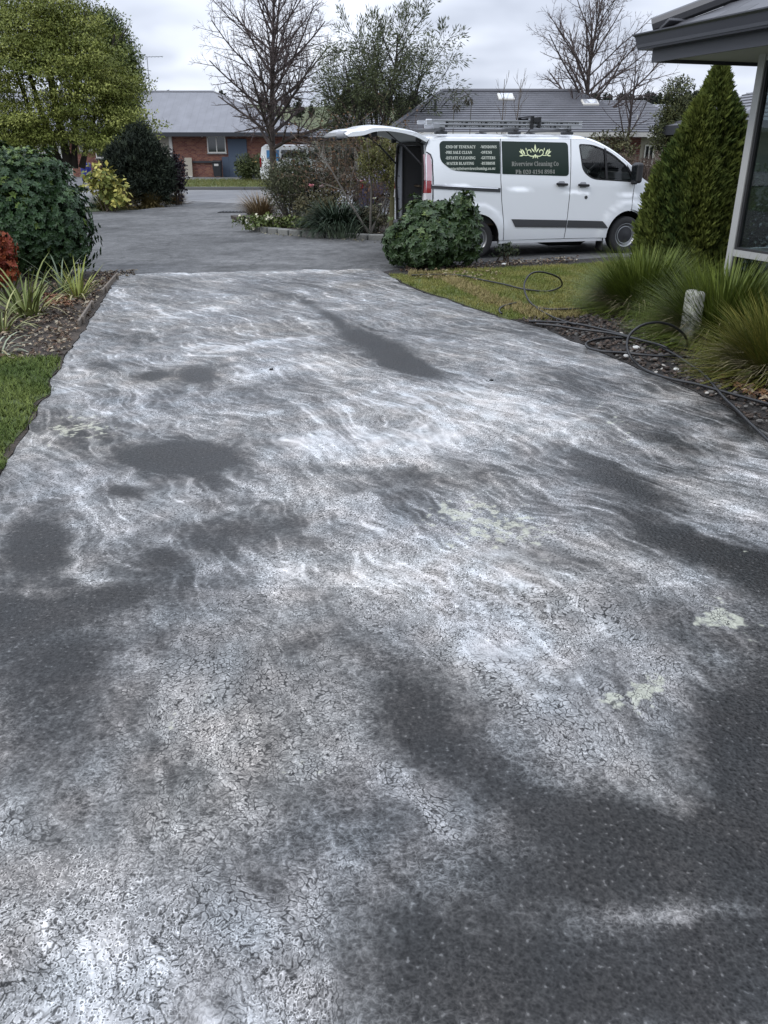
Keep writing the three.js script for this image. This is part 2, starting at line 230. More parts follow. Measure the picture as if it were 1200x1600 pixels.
function foamMaps(W, H, x0, x1, z0, z1, near) {                     // z1 is the near side
  const col = new Uint8Array(W * H * 4), rel = new Uint8Array(W * H * 4), cover = field(patches, x0 - 0.5, x1 + 0.5, z0 - 0.5, z1 + 0.5, 0.03, near === 3 ? 0.36 : 0.435), crust = field(lichens, x0 - 0.5, x1 + 0.5, z0 - 0.5, z1 + 0.5, 0.05, 0);
  for (let j = 0; j < H; j++) {
    const z = lerp(z1, z0, (j + 0.5) / H);
    for (let i = 0; i < W; i++) {
      const x = lerp(x0, x1, (i + 0.5) / W);
      // the way the water ran: towards the camera and to the right, turning with the slope
      const n1 = noise(x * 0.75 + 5, z * 0.75), n2 = noise(x * 0.75 - 9, z * 0.75 + 4), n3 = noise(x * 2.3, z * 2.3 + 8), n4 = noise(x * 2.3 + 30, z * 2.3), n5 = noise(x * 7.5, z * 7.5), n6 = noise(x * 7.5 + 50, z * 7.5);
      const wx = x + 0.15 * n1 + 0.085 * n3 + 0.030 * n5, wz = z + 0.15 * n2 + 0.085 * n4 + 0.030 * n6;
      const ca = 0.53, sa = 0.848, bx = wx + 0.030 * (z + 5) * (z + 5) * 0.5;
      const L = bx * ca + wz * sa, A = -bx * sa + wz * ca;
      const c0 = cover(wx * 0.55 + x * 0.45, wz * 0.55 + z * 0.45), live = sstep(0.08, 0.42, c0);
      const soft = noise(L * 0.8, A * 1.9 + 3) * 0.6 + noise(L * 1.9 + 7, A * 4.6) * 0.4;
      const v1 = Math.max(0, 1 - Math.abs(noise(L * 0.7 + 21, A * 2.6)) * 3.4), v2 = Math.max(0, 1 - Math.abs(noise(L * 1.5 + 2, A * 6.5)) * 3.2), v3 = Math.max(0, 1 - Math.abs(noise(L * 3.6 + 9, A * 15 + 4)) * 3.0), v4 = noise(L * 8 + 31, A * 34);
      const big = noise(x * 23, z * 23), mid = noise(x * 61 + 9, z * 61), fine = near ? noise(x * 150, z * 150 + 7) : 0, fine2 = near ? noise(x * 95 + 12, z * 95) : noise(x * 80, z * 80 + 5), spot = noise(x * 3.3, z * 3.3 + 2);
      const wash = near === 3 ? 0.6 : 1.1;
      const swath = noise(L * 0.42 + 11, A * 1.15 - 6) * 0.5 + 0.5 * noise(L * 1.0 + 4, A * 2.6 + 17); let w = c0 + 0.18 * soft + 0.26 * swath + live * wash * (0.28 * v1 * v1 + 0.24 * v2 * v2 + 0.12 * v3 - 0.15) + 0.06 * v4 * live + 0.07 * n5 * (0.4 + 0.6 * live) + 0.05 * noise(x * 13 + 5, z * 13) + 0.06 * big + 0.045 * mid;
      // asphalt below, stones of several tones
      let base = 0.016 + 0.010 * mid + 0.011 * fine + 0.009 * fine2; if (fine2 + mid > 0.98) base += 0.05; if (base < 0.005) base = 0.005;
      const film = sstep(near === 3 ? -0.16 : -0.02, 0.70, w), foam = near === 3 ? sstep(0.60, 0.95, w) : sstep(0.58, 1.06, w);
      let a = lerp(base, (near === 3 ? 0.130 : 0.165) + 0.025 * big + 0.025 * mid + 0.05 * v3 + 0.04 * v4 + 0.02 * fine2, Math.pow(film, 1.4));
      a = lerp(a, (near === 3 ? 0.34 : 0.41) + 0.11 * v3 + 0.10 * v4 + 0.07 * big + 0.09 * n5, foam * (0.72 + 0.28 * Math.max(v2, v1))); a *= 1 + (0.20 * mid + 0.22 * fine2 + 0.12 * fine + 0.12 * big) * (1 - 0.6 * foam) * (near === 3 ? 1 : 0.28);
      // thin wriggling foam left between the stones where there is little of it
      const wr = Math.max(0, 1 - Math.abs(noise(x * 58 + 1.3 * mid, z * 58 + 1.3 * big)) * 3.4), wr2 = Math.max(0, 1 - Math.abs(noise(x * 104 + mid, z * 104 + 3)) * 3.0), thin = (0.12 + 0.88 * sstep(-0.05, 0.36, w)) * sstep(-0.6, -0.1, w) * (near === 3 ? 0.8 : 0.42) * (1 - 0.8 * foam);
      a += thin * (0.20 * wr * wr + 0.15 * wr2 * wr2) * (0.5 + 0.7 * sstep(-0.3, 0.5, spot));
      // rivulets and cracks drawn into the drying film, stretched the way it ran
      const jx = 0.006 * mid + 0.010 * big, jz = 0.006 * noise(x * 61 + 40, z * 61) + 0.010 * noise(x * 23 + 40, z * 23);
      worley((L + jx) * (near ? 44 : 24), (A + jz) * (near ? 58 : 33)); const e1 = WF[1] - WF[0];
      worley((L + 1.6 * jx) * 19 + 40, (A + 1.6 * jz) * 29); const e2 = WF[1] - WF[0];
      const much = sstep(0.20, 0.42, w) * (1 - 0.75 * sstep(0.78, 1.05, w)), here = sstep(-0.95, -0.1, noise(x * 1.9 + 13, z * 1.9) + 0.5 * noise(x * 6, z * 6)), wide = 0.5 + 0.5 * sstep(-0.4, 0.5, noise(x * 8 + 3, z * 8 - 4));
      const open = sstep(-0.7, 0.05, noise(x * 34 + 2, z * 34) + 0.4 * mid); let cr = much * here * open * (1 - sstep(0.03, 0.12 + 0.20 * wide * wide, e1));
      const run2 = sstep(-0.25, 0.35, noise(L * 1.3 - 7, A * 2.2 + 3)) * wide; cr = Math.max(cr, sstep(0.30, 0.5, w) * (1 - 0.5 * sstep(1.0, 1.3, w)) * run2 * open * (1 - sstep(0.03, 0.20, e2)));
      if (near < 3) cr *= near === 2 ? 0.85 - 0.45 * sstep(0.55, 0.9, w) * sstep(-4.2, -5.2, z) : 0.6;
      a = lerp(a, base * 0.6, 0.96 * cr); a += much * here * 0.12 * sstep(0.16, 0.26, e1) * (1 - sstep(0.26, 0.55, e1)) * (near ? 1 : 0.5);
      // burst bubbles: pits with a pale rim, of many sizes
      let pit = 0;
      if (near) { const fz = sstep(0.34, 0.58, w) * sstep(-0.6, 0.15, noise(x * 2.2 + 3, z * 2.2 - 6)); if (fz > 0.02) for (const q of [64, 118]) { worley(x * q + 0.6 * big, z * q + 0.6 * mid); if (WF[2] < (q < 100 ? 110 : 170)) { const r = 0.09 + 0.0024 * WF[2] * (q < 100 ? 1 : 0.7), p = fz * (1 - sstep(r - 0.05, r + 0.02, WF[0])); pit = Math.max(pit, p); a = lerp(a, base + 0.02, 0.85 * p); a += fz * 0.34 * sstep(r - 0.02, r + 0.05, WF[0]) * (1 - sstep(r + 0.06, r + 0.22, WF[0])); } } }
      const tone = noise(x * 1.4 + 70, z * 1.4), tone2 = noise(x * 6 + 7, z * 6 + 70);
      let R = a * (0.995 + 0.05 * tone2 - 0.03 * tone), Gc = a * 0.985, B = a * (0.965 + 0.04 * tone - 0.03 * tone2);
      // crusts of old lichen
      const cl = crust(wx, wz); if (cl > 0.05) { worley(x * 26 + mid * 0.4, z * 26 + big * 0.4); const k = sstep(0.50, 0.68, cl * 0.75 + 0.30 * big + 0.26 * n5 + 0.30 * (0.5 - WF[0])) * (1 - cr); R = lerp(R, 0.42 + 0.10 * mid, k * 0.75); Gc = lerp(Gc, 0.43 + 0.10 * mid, k * 0.75); B = lerp(B, 0.345 + 0.08 * mid, k * 0.75); }
      const brown = sstep(0.1, 0.6, noise(x * 1.1 + 33, z * 1.1 - 12)) * (1 - foam); R *= 1 + 0.03 * brown; B *= 1 - 0.04 * brown;
      const o = (j * W + i) * 4; col[o] = enc(R) * 255; col[o + 1] = enc(Gc) * 255; col[o + 2] = enc(B) * 255; col[o + 3] = 255;
      rel[o] = clamp(0.45 + 0.16 * fine2 + 0.16 * mid + 0.10 * fine + 0.10 * film - 0.25 * cr - 0.25 * pit + 0.08 * foam) * 255;
      rel[o + 1] = clamp(lerp(0.40, 0.54, film) + 0.26 * foam + 0.08 * fine2) * 255; rel[o + 2] = 0; rel[o + 3] = 255;
    }
  }
  const T = (d, srgb) => { const t = new THREE.DataTexture(d, W, H, THREE.RGBAFormat); t.magFilter = t.minFilter = THREE.LinearFilter; if (srgb) t.colorSpace = THREE.SRGBColorSpace; t.needsUpdate = true; return t; };
  const r = T(rel, false);
  return new THREE.MeshPhysicalMaterial({ map: T(col, true), roughnessMap: r, bumpMap: r, roughness: 1, specularIntensity: 0.5, bumpScale: near ? 0.006 : 0.008 });
}
{
  const bands = [[-3.15, -0.4, -2.1, 2.1, 2048, 1340, 3], [-7.6, -3.15, -3.4, 3.2, 1700, 1150, 2], [-14.4, -7.6, -4.9, 2.5, 1250, 1150, 0]];
  const geos = bands.map(([z0, z1, x0, x1]) => {
    const last = z0 < -14, nx = 48, nz = last ? 60 : 44, P = [], U = [], I = [];
    for (let j = 0; j <= nz; j++) for (let i = 0; i <= nx; i++) {
      const t = i / nx, ze = last ? -13.05 - 0.62 * t + 0.14 * noise(t * 9, 3) + 0.08 * noise(t * 27, 8) : z0, z = lerp(z1, ze, j / nz);
      const a = along(LEFT, z) + 0.05 * noise(z * 2.3, 1) + 0.03 * noise(z * 7, 4), b = along(RIGHT, z) + 0.05 * noise(z * 2.1, 6) + 0.03 * noise(z * 8, 9), x = lerp(Math.max(a, x0), Math.min(b, x1), t);
      P.push(x, 0.008 + 0.004 * noise(x * 1.2, z * 1.2), z); U.push((x - x0) / (x1 - x0), (z1 - z) / (z1 - z0));
    }
    for (let j = 0; j < nz; j++) for (let i = 0; i < nx; i++) { const a = j * (nx + 1) + i, b = a + nx + 1; I.push(a, a + 1, b + 1, a, b + 1, b); }
    const g = new THREE.BufferGeometry(); g.setAttribute('position', new THREE.BufferAttribute(new Float32Array(P), 3)); g.setAttribute('uv', new THREE.BufferAttribute(new Float32Array(U), 2)); g.setIndex(I); g.computeVertexNormals(); return g;
  });
  const mats = bands.map(([z0, z1, x0, x1, W, H, d]) => foamMaps(W, H, x0, x1, z0, z1, d));
  const m = mesh('driveway', mergeGeometries(geos, true), mats); tag(m, 'wet asphalt driveway streaked with white cleaning foam', 'driveway', null, 'structure');
}

// ---------------------------------------------------------------- shared vehicle materials
const M = {
  white: new THREE.MeshPhysicalMaterial({ color: rgb(0.80, 0.82, 0.84), roughness: 0.34, clearcoat: 0.7, clearcoatRoughness: 0.08 }),
  black: std({ color: rgb(0.018, 0.018, 0.02), roughness: 0.55 }), rubber: std({ color: rgb(0.014, 0.014, 0.015), roughness: 0.75 }), dark: std({ color: rgb(0.012, 0.012, 0.013), roughness: 0.9 }),
  tyre: std({ color: rgb(0.022, 0.022, 0.023), roughness: 0.85 }), steel: std({ color: rgb(0.36, 0.37, 0.38), roughness: 0.42, metalness: 0.75 }), hub: std({ color: rgb(0.035, 0.036, 0.04), roughness: 0.5, metalness: 0.3 }),
  alu: std({ color: rgb(0.62, 0.63, 0.65), roughness: 0.38, metalness: 0.8 }), grey: std({ color: rgb(0.30, 0.31, 0.33), roughness: 0.7 }), trim: std({ color: rgb(0.05, 0.052, 0.056), roughness: 0.6 }),
  glass: new THREE.MeshPhysicalMaterial({ color: rgb(0.80, 0.86, 0.83), roughness: 0.02, transmission: 1, thickness: 0, ior: 1.5 }),
  tinted: new THREE.MeshPhysicalMaterial({ color: rgb(0.012, 0.014, 0.016), roughness: 0.05, clearcoat: 1, clearcoatRoughness: 0.03 }),
  red: new THREE.MeshPhysicalMaterial({ color: rgb(0.26, 0.012, 0.018), roughness: 0.12, clearcoat: 1 }), lamp: new THREE.MeshPhysicalMaterial({ color: rgb(0.62, 0.58, 0.60), roughness: 0.14, clearcoat: 1 }), pink: new THREE.MeshPhysicalMaterial({ color: rgb(0.55, 0.36, 0.40), roughness: 0.14, clearcoat: 1 }),
};
for (const k of ['white', 'black', 'rubber', 'trim', 'alu', 'glass', 'tinted', 'red', 'lamp', 'pink', 'steel', 'hub', 'grey', 'dark', 'tyre']) M[k].side = THREE.DoubleSide;

// bends a flat outline onto the side of a body: half(x, y) is the half width there
function bentPanel(pts, half, { holes = [], off = 0, rim = 0.022, side = 1, stepX = 0.12, stepY = 0.06 } = {}) {
  const con = pts.map((p) => new THREE.Vector2(p[0], p[1])), hs = holes.map((h) => h.map((p) => new THREE.Vector2(p[0], p[1])));
  if (THREE.ShapeUtils.isClockWise(con)) con.reverse(); hs.forEach((h) => { if (!THREE.ShapeUtils.isClockWise(h)) h.reverse(); });
  const all = con.concat(...hs); let polys = THREE.ShapeUtils.triangulateShape(con, hs).map((t) => t.map((i) => [all[i].x, all[i].y]));
  const cut = (axis, step) => { const out = []; for (const p of polys) { const lo = Math.min(...p.map((q) => q[axis])), hi = Math.max(...p.map((q) => q[axis])); for (let k = Math.floor(lo / step); k * step < hi - 1e-9; k++) { let q = p; for (const [lim, s] of [[k * step, 1], [(k + 1) * step, -1]]) { const r = []; for (let i = 0; i < q.length; i++) { const a = q[i], b = q[(i + 1) % q.length], da = s * (a[axis] - lim), db = s * (b[axis] - lim); if (da >= 0) r.push(a); if (da * db < 0) { const t = da / (da - db); r.push([lerp(a[0], b[0], t), lerp(a[1], b[1], t)]); } } q = r; if (q.length < 3) break; } if (q.length >= 3) out.push(q); } } polys = out; };
  cut(0, stepX); cut(1, stepY);
  const P = [], N = [], U = [], w = (x, y) => half(x, y) + off, e = 0.004;
  const put = (x, y) => { P.push(x, y, side * w(x, y)); const dx = (w(x + e, y) - w(x - e, y)) / (2 * e), dy = (w(x, y + e) - w(x, y - e)) / (2 * e), l = Math.hypot(dx, dy, 1); N.push(-dx / l, -dy / l, side / l); U.push(x, y); };
  for (const p of polys) for (let i = 1; i < p.length - 1; i++) { const t = side > 0 ? [p[0], p[i], p[i + 1]] : [p[0], p[i + 1], p[i]]; t.forEach((q) => put(q[0], q[1])); }
  if (rim) for (const loop of [con, ...hs]) for (let i = 0; i < loop.length; i++) {
    const a = loop[i], b = loop[(i + 1) % loop.length], n = Math.max(1, Math.ceil(a.distanceTo(b) / 0.1)); let nx = b.y - a.y, ny = a.x - b.x; const l = Math.hypot(nx, ny) || 1; nx /= l; ny /= l;
    for (let k = 0; k < n; k++) { const p = a.clone().lerp(b, k / n), q = a.clone().lerp(b, (k + 1) / n), A = [p.x, p.y, side * w(p.x, p.y)], B = [q.x, q.y, side * w(q.x, q.y)], Cc = [q.x, q.y, side * (w(q.x, q.y) - rim)], D = [p.x, p.y, side * (w(p.x, p.y) - rim)];
      for (const t of [A, B, Cc, A, Cc, D]) { P.push(...t); N.push(nx, ny, 0); U.push(t[0], t[1]); } }
  }
  const g = new THREE.BufferGeometry(); g.setAttribute('position', new THREE.BufferAttribute(new Float32Array(P), 3)); g.setAttribute('normal', new THREE.BufferAttribute(new Float32Array(N), 3)); g.setAttribute('uv', new THREE.BufferAttribute(new Float32Array(U), 2)); return g;
}
const arc = (cx, cy, r, a0, a1, n = 14) => Array.from({ length: n + 1 }, (_, i) => { const a = (a0 + (a1 - a0) * i / n) * Math.PI / 180; return [cx + r * Math.cos(a), cy + r * Math.sin(a)]; });
function roundPts(pts, r, n = 4) { const out = []; pts.forEach((p, i) => { const a = pts[(i + pts.length - 1) % pts.length], b = pts[(i + 1) % pts.length], R = Array.isArray(r) ? r[i] : r, la = Math.hypot(a[0] - p[0], a[1] - p[1]), lb = Math.hypot(b[0] - p[0], b[1] - p[1]), k = Math.min(R, la * 0.45, lb * 0.45), q = [p[0] + (a[0] - p[0]) / la * k, p[1] + (a[1] - p[1]) / la * k], s = [p[0] + (b[0] - p[0]) / lb * k, p[1] + (b[1] - p[1]) / lb * k]; for (let t = 0; t <= n; t++) { const u = t / n; out.push([(1 - u) ** 2 * q[0] + 2 * u * (1 - u) * p[0] + u * u * s[0], (1 - u) ** 2 * q[1] + 2 * u * (1 - u) * p[1] + u * u * s[1]]); } }); return out; }
// a wheel in the x-y plane, its outer face towards +z
function wheel(parent, x, y, z, r, w, side, capped = true) {
  const g = new THREE.Group(); g.name = 'wheel'; g.position.set(x, y, z); if (side < 0) g.rotation.y = Math.PI; parent.add(g);
  const lathe = (pts, s = 36) => { const q = new THREE.LatheGeometry(pts.map((p) => new THREE.Vector2(p[0], p[1])), s); q.rotateX(Math.PI / 2); return q; };
  const h = w / 2; mesh('tyre', lathe([[r * 0.60, -h], [r * 0.86, -h], [r * 0.97, -h * 0.82], [r, -h * 0.5], [r, h * 0.5], [r * 0.97, h * 0.82], [r * 0.86, h], [r * 0.72, h * 0.98], [r * 0.62, h * 0.9]]), M.tyre, g);
  mesh('rim', lathe([[0.001, h * 0.35], [r * 0.40, h * 0.38], [r * 0.52, h * 0.55], [r * 0.545, h * 0.62], [r * 0.56, h * 0.62], [r * 0.60, h * 0.9], [r * 0.635, h * 0.93], [r * 0.645, h * 0.88]]), M.steel, g);
  if (capped) { mesh('wheel_trim', lathe([[0.001, h * 0.86], [r * 0.10, h * 0.88], [r * 0.16, h * 0.80], [r * 0.34, h * 0.72], [r * 0.45, h * 0.70], [r * 0.50, h * 0.60]]), M.hub, g); mesh('trim_ring', lathe([[r * 0.44, h * 0.71], [r * 0.465, h * 0.78], [r * 0.49, h * 0.70]]), M.steel, g); }
  return g;
}

// ---------------------------------------------------------------- the white panel van with its tailgate up
const vanAt = ground(743.5, 404.5), vanTurn = 16 * Math.PI / 180;
const van = thing('panel_van', 'white panel van with dark green sign panels and its tailgate raised', 'van', vanAt, vanTurn);
{
  const body = new THREE.Group(); body.name = 'body_shell'; 
  const HW = 0.985, WB = 2.97;
  // side surface, as half width from the centre line; the near side lies at z = 0, so the van is moved in by half its width
  const half = (x, y) => {
    let w = HW; if (y > 1.16) w -= 0.135 * Math.pow((y - 1.16) / 0.83, 1.55); if (y < 0.62) w -= 0.035 * Math.pow((0.62 - y) / 0.35, 2);
    const line = 1.215 - 0.055 * (x + 0.6); w += 0.010 * sstep(line + 0.012, line - 0.012, y) * sstep(-0.8, -0.4, x) - 0.010;
    if (x > 2.5) w -= 0.34 * Math.pow((x - 2.5) / 1.3, 2.3); if (x < -0.6) w -= 0.05 * Math.pow((-0.6 - x) / 0.36, 2.2);
    for (const cx of [0, WB]) { const r = Math.hypot(x - cx, (y - 0.335) * 0.97); w += 0.020 * sstep(0.60, 0.50, r) ; }
    return w;
  };
  const Z = (o) => { o.position.z = -HW; return o; };
  const K = 0.006, topY = (x) => x < 1.95 ? 1.945 : x < 3.2 ? 1.945 - 0.60 * Math.pow((x - 1.95) / 1.22, 1.55) : 1.32 - 0.30 * ((x - 3.2) / 0.62);
  const top = (x0, x1, n = 14) => Array.from({ length: n + 1 }, (_, i) => { const x = lerp(x0, x1, i / n); return [x, topY(x)]; });
  const seam1 = [[0.405, 1.945], [0.405, 1.30], [0.43, 1.0], [0.49, 0.62], [0.512, 0.30]], seam2 = [[1.735, 1.945], [1.735, 1.30], [1.74, 1.1], [1.73, 0.7], [1.712, 0.30]];
  const sh = (l, d) => l.map(([x, y]) => [x + d, y]);
  const quarter = [[-0.905, 0.52], [-0.935, 1.05], [-0.945, 1.62], [-0.925, 1.80], [-0.86, 1.945], ...sh(seam1, -K), [0.425, 0.30], ...arc(0, 0.335, 0.415, 0, 180, 18), [-0.425, 0.36], [-0.9, 0.40]];
  const slide = [...sh(seam1, K), ...sh(seam2, -K).reverse()];
  const doorFront = [[3.03, 0.755], [3.045, 1.0], [3.06, 1.20], [3.09, 1.375]];
  const door = [...sh(seam2, K).reverse(), ...top(1.76, 3.08, 18), ...sh(doorFront, -K).reverse(), ...arc(WB, 0.335, 0.415, 82, 180, 10), [2.555, 0.29]];
  const fender = [...sh(doorFront, K), [3.2, 1.32], [3.5, 1.17], [3.74, 1.03], [3.80, 0.86], [3.80, 0.60], [3.42, 0.45], ...arc(WB, 0.335, 0.415, 12, 80, 10)];
  const win = roundPts([[1.885, 1.865], [2.16, 1.855], [2.50, 1.745], [2.87, 1.50], [2.985, 1.33], [2.985, 1.235], [2.17, 1.285], [1.965, 1.42]], [0.05, 0.1, 0.2, 0.1, 0.04, 0.03, 0.16, 0.12], 5);
  const grow = (pts, k) => { const cx = pts.reduce((s, p) => s + p[0], 0) / pts.length, cy = pts.reduce((s, p) => s + p[1], 0) / pts.length; return pts.map(([x, y]) => { const dx = x - cx, dy = y - cy, l = Math.hypot(dx, dy); return [x + dx / l * k, y + dy / l * k]; }); };
  van.userData.kind = 'thing';
  for (const side of [1, -1]) {
    Z(mesh('rear_side_panel', bentPanel(quarter, half, { side }), M.white, van));
    const sd = Z(mesh('sliding_door', bentPanel(slide, half, { side }), M.white, van));
    const fd = Z(mesh('front_door', bentPanel(door, half, { side, holes: [win] }), M.white, van));
    Z(mesh('front_wing', bentPanel(fender, half, { side }), M.white, van));
    const frame = bentPanel(win, half, { side, holes: [grow(win, -0.028)], off: 0.002, rim: 0.03, stepX: 0.3 }); mesh('window_frame', frame, M.rubber, fd);
    mesh('window', bentPanel(grow(win, -0.02), half, { side, off: -0.012, rim: 0 }), M.glass, fd);
    mesh('window_divider', bentPanel([[2.385, 1.80], [2.425, 1.785], [2.475, 1.27], [2.43, 1.27]], half, { side, off: 0.003, rim: 0.03 }), M.rubber, fd);
    const handle = (x, y, p) => { const b = new RoundedBoxGeometry(0.225, 0.042, 0.035, 3, 0.016); const m = mesh('handle', b, M.black, p); m.position.set(x, y, side * (half(x, y) + 0.03)); m.rotation.z = -0.06; const c = mesh('handle_recess', bentPanel(roundPts([[x - 0.07, y - 0.045], [x + 0.07, y - 0.045], [x + 0.06, y + 0.05], [x - 0.06, y + 0.05]], 0.03), half, { side, off: 0.002, rim: 0.002 }), M.grey, p); };
    handle(1.565, 1.215, sd); handle(1.99, 1.195, fd);
    // grey rubbing strip along the doors
    mesh('rubbing_strip', bentPanel([[0.64, 0.652], [1.728, 0.612], [1.722, 0.49], [0.72, 0.522]], half, { side, off: 0.012, rim: 0.014 }), M.trim, sd);
    mesh('rubbing_strip', bentPanel([[1.745, 0.612], [2.44, 0.582], [2.56, 0.462], [1.738, 0.489]], half, { side, off: 0.012, rim: 0.014 }), M.trim, fd);
    // sliding rail
    if (side > 0) { Z(mesh('door_rail', bentPanel([[-0.86, 1.235], [0.40, 1.165], [0.40, 1.098], [-0.86, 1.172]], half, { side, off: 0.010, rim: 0.012 }), M.trim, van)); Z(mesh('rail_edge', bentPanel([[-0.85, 1.232], [0.35, 1.165], [0.35, 1.148], [-0.85, 1.216]], half, { side, off: 0.018, rim: 0.01 }), M.alu, van)); 
      mesh('fuel_cap', bentPanel(arc(2.065, 0.99, 0.030, 0, 340, 14), half, { side, off: 0.004, rim: 0.006 }), M.trim, fd); }
    // sill
    Z(mesh('sill', bentPanel([[0.43, 0.297], [2.545, 0.287], [2.545, 0.236], [0.43, 0.245]], half, { side, off: -0.006, rim: 0.06 }), M.white, van));
    // lamp at the rear corner
    const lampPts = (y0, y1) => [[-0.86, y0], [-0.86, y1], [-0.925, y1], [-0.925, y0]];
    const lamp = new THREE.Group(); lamp.name = 'tail_lamp'; lamp.position.z = -HW; van.add(lamp);
    const lm = (a, b, m, n) => { const g = new MB(); const k = 8; for (let i = 0; i < k; i++) { const y0 = lerp(a, b, i / k), y1 = lerp(a, b, (i + 1) / k); const Q = (y) => { const cv = 0.03 * (y - 1.35); const lean = 0.02 * Math.sin((y - 1.0) * 4); return [[-0.845 + cv, y, side * (half(-0.86, y) + 0.004)], [-0.925 + cv, y, side * (half(-0.925, y) + 0.006)], [-0.965 + lean, y, side * (half(-0.93, y) - 0.05)], [-0.96 + lean, y, side * (half(-0.93, y) - 0.14)]]; }; const A = Q(y0), B = Q(y1); for (let q = 0; q < 3; q++) side > 0 ? g.quad(A[q], B[q], B[q + 1], A[q + 1]) : g.quad(A[q + 1], B[q + 1], B[q], A[q]); } mesh(n, g.geo(), m, lamp); };
    lm(1.30, 1.70, M.pink, 'clear_lens'); lm(1.10, 1.295, M.red, 'red_lens'); lm(0.95, 1.095, M.lamp, 'clear_lens');
    // trim line round the lamp
    const tr = new MB(); const tp = [[-0.825, 0.95], [-0.825, 1.30], [-0.832, 1.62], [-0.86, 1.70], [-0.925, 1.735]]; for (let i = 1; i < tp.length; i++) { const f = (q) => [q[0], q[1], side * (half(q[0], q[1]) + 0.002)]; tr.bar(f(tp[i - 1]), f(tp[i]), 0.011, 0.011, 6); } mesh('lamp_seal', tr.geo(), M.rubber, lamp);
    // mirror
    const mir = new THREE.Group(); mir.name = 'door_mirror'; mir.position.set(3.0, 1.39, -HW + side * (half(2.9, 1.35) + 0.12)); van.add(mir);
    const mh = new RoundedBoxGeometry(0.13, 0.34, 0.22, 4, 0.05); mesh('mirror_housing', mh, M.black, mir); const mg = mesh('mirror_glass', new RoundedBoxGeometry(0.012, 0.27, 0.17, 2, 0.005), M.tinted, mir); mg.position.x = -0.066; const ma = mesh('mirror_arm', new RoundedBoxGeometry(0.10, 0.09, 0.16, 3, 0.03), M.black, mir); ma.position.set(0.02, -0.15, -side * 0.12);
    mesh('corner_panel', bentPanel([[2.99, 1.245], [3.03, 1.30], [3.02, 1.33], [2.86, 1.53], [2.88, 1.44], [2.965, 1.33]], half, { side, off: 0.004, rim: 0.01 }), M.black, fd);
    // front lamp
    Z(mesh('headlamp', bentPanel([[3.44, 1.16], [3.74, 1.0], [3.79, 0.86], [3.62, 0.84], [3.5, 0.95]], half, { side, off: 0.005, rim: 0.01 }), M.lamp, van));
    // wheel housings, dark, closing the arches from behind
    for (const cx of [0, WB]) { const P = new MB(), pts = arc(cx, 0.335, 0.44, -8, 188, 20); for (let i = 1; i < pts.length; i++) { const a = pts[i - 1], b = pts[i], z0 = side * 0.97, z1 = side * 0.62; P.quad([a[0], a[1], z0], [b[0], b[1], z0], [b[0], b[1], z1], [a[0], a[1], z1]); P.tri([cx, 0.335, z1], [a[0], a[1], z1], [b[0], b[1], z1]); } Z(mesh('wheel_housing', P.geo(), M.dark, van)); }
    wheel(van, 0, 0.325, -HW + side * 0.855, 0.325, 0.215, side); wheel(van, WB, 0.325, -HW + side * 0.855, 0.325, 0.215, side);
    const fl = mesh('mud_flap', new RoundedBoxGeometry(0.02, 0.26, 0.24, 1, 0.006), M.rubber, van); fl.position.set(2.50, 0.20, -HW + side * 0.85); 
  }
  // roof, windscreen, bonnet: a skin from side to side following the top line
  const skin = (x0, x1, n, crown, base, edge) => { const P = [], I = [], m = 22; for (let i = 0; i <= n; i++) { const x = lerp(x0, x1, i / n), yb = base(x), w = half(x, yb) + edge; for (let j = 0; j <= m; j++) { const t = -1 + 2 * j / m, s = Math.sign(t) * (1 - Math.pow(1 - Math.abs(t), 1.7)); P.push(x, yb + crown(x) * Math.pow(1 - Math.pow(Math.abs(s), 3.2), 0.8), s * w); } } for (let i = 0; i < n; i++) for (let j = 0; j < m; j++) { const a = i * (m + 1) + j, b = a + m + 1; I.push(a, a + 1, b + 1, a, b + 1, b); } const g = new THREE.BufferGeometry(); g.setAttribute('position', new THREE.BufferAttribute(new Float32Array(P), 3)); g.setIndex(I); g.computeVertexNormals(); return g; };
  Z(mesh('roof', skin(-0.90, 2.12, 26, (x) => 0.085 * sstep(-1.15, -0.6, x), (x) => Math.min(topY(x), 1.945) - 0.004 - 0.04 * sstep(-0.6, -0.9, x), 0.003), M.white, van));
  Z(mesh('windscreen', skin(2.12, 3.19, 14, (x) => lerp(0.085, 0.06, (x - 2.12) / 1.07), (x) => topY(x) - 0.004, -0.03), M.tinted, van));
  for (const side of [1, -1]) { const g = new MB(); for (let i = 0; i < 16; i++) { const x0 = lerp(2.05, 3.16, i / 16), x1 = lerp(2.05, 3.16, (i + 1) / 16); const f = (x, o, u) => [x, topY(x) + u, side * (half(x, topY(x)) + o)]; g.quad(f(x0, 0.004, -0.005), f(x1, 0.004, -0.005), f(x1, -0.05, 0.035), f(x0, -0.05, 0.035)); g.quad(f(x0, -0.05, 0.035), f(x1, -0.05, 0.035), f(x1, -0.12, 0.045), f(x0, -0.12, 0.045)); } const m = Z(mesh('windscreen_pillar', g.geo(), M.white, van)); }
  Z(mesh('bonnet', skin(3.19, 3.80, 8, () => 0.055, (x) => topY(x) - 0.002, 0.002), M.white, van));
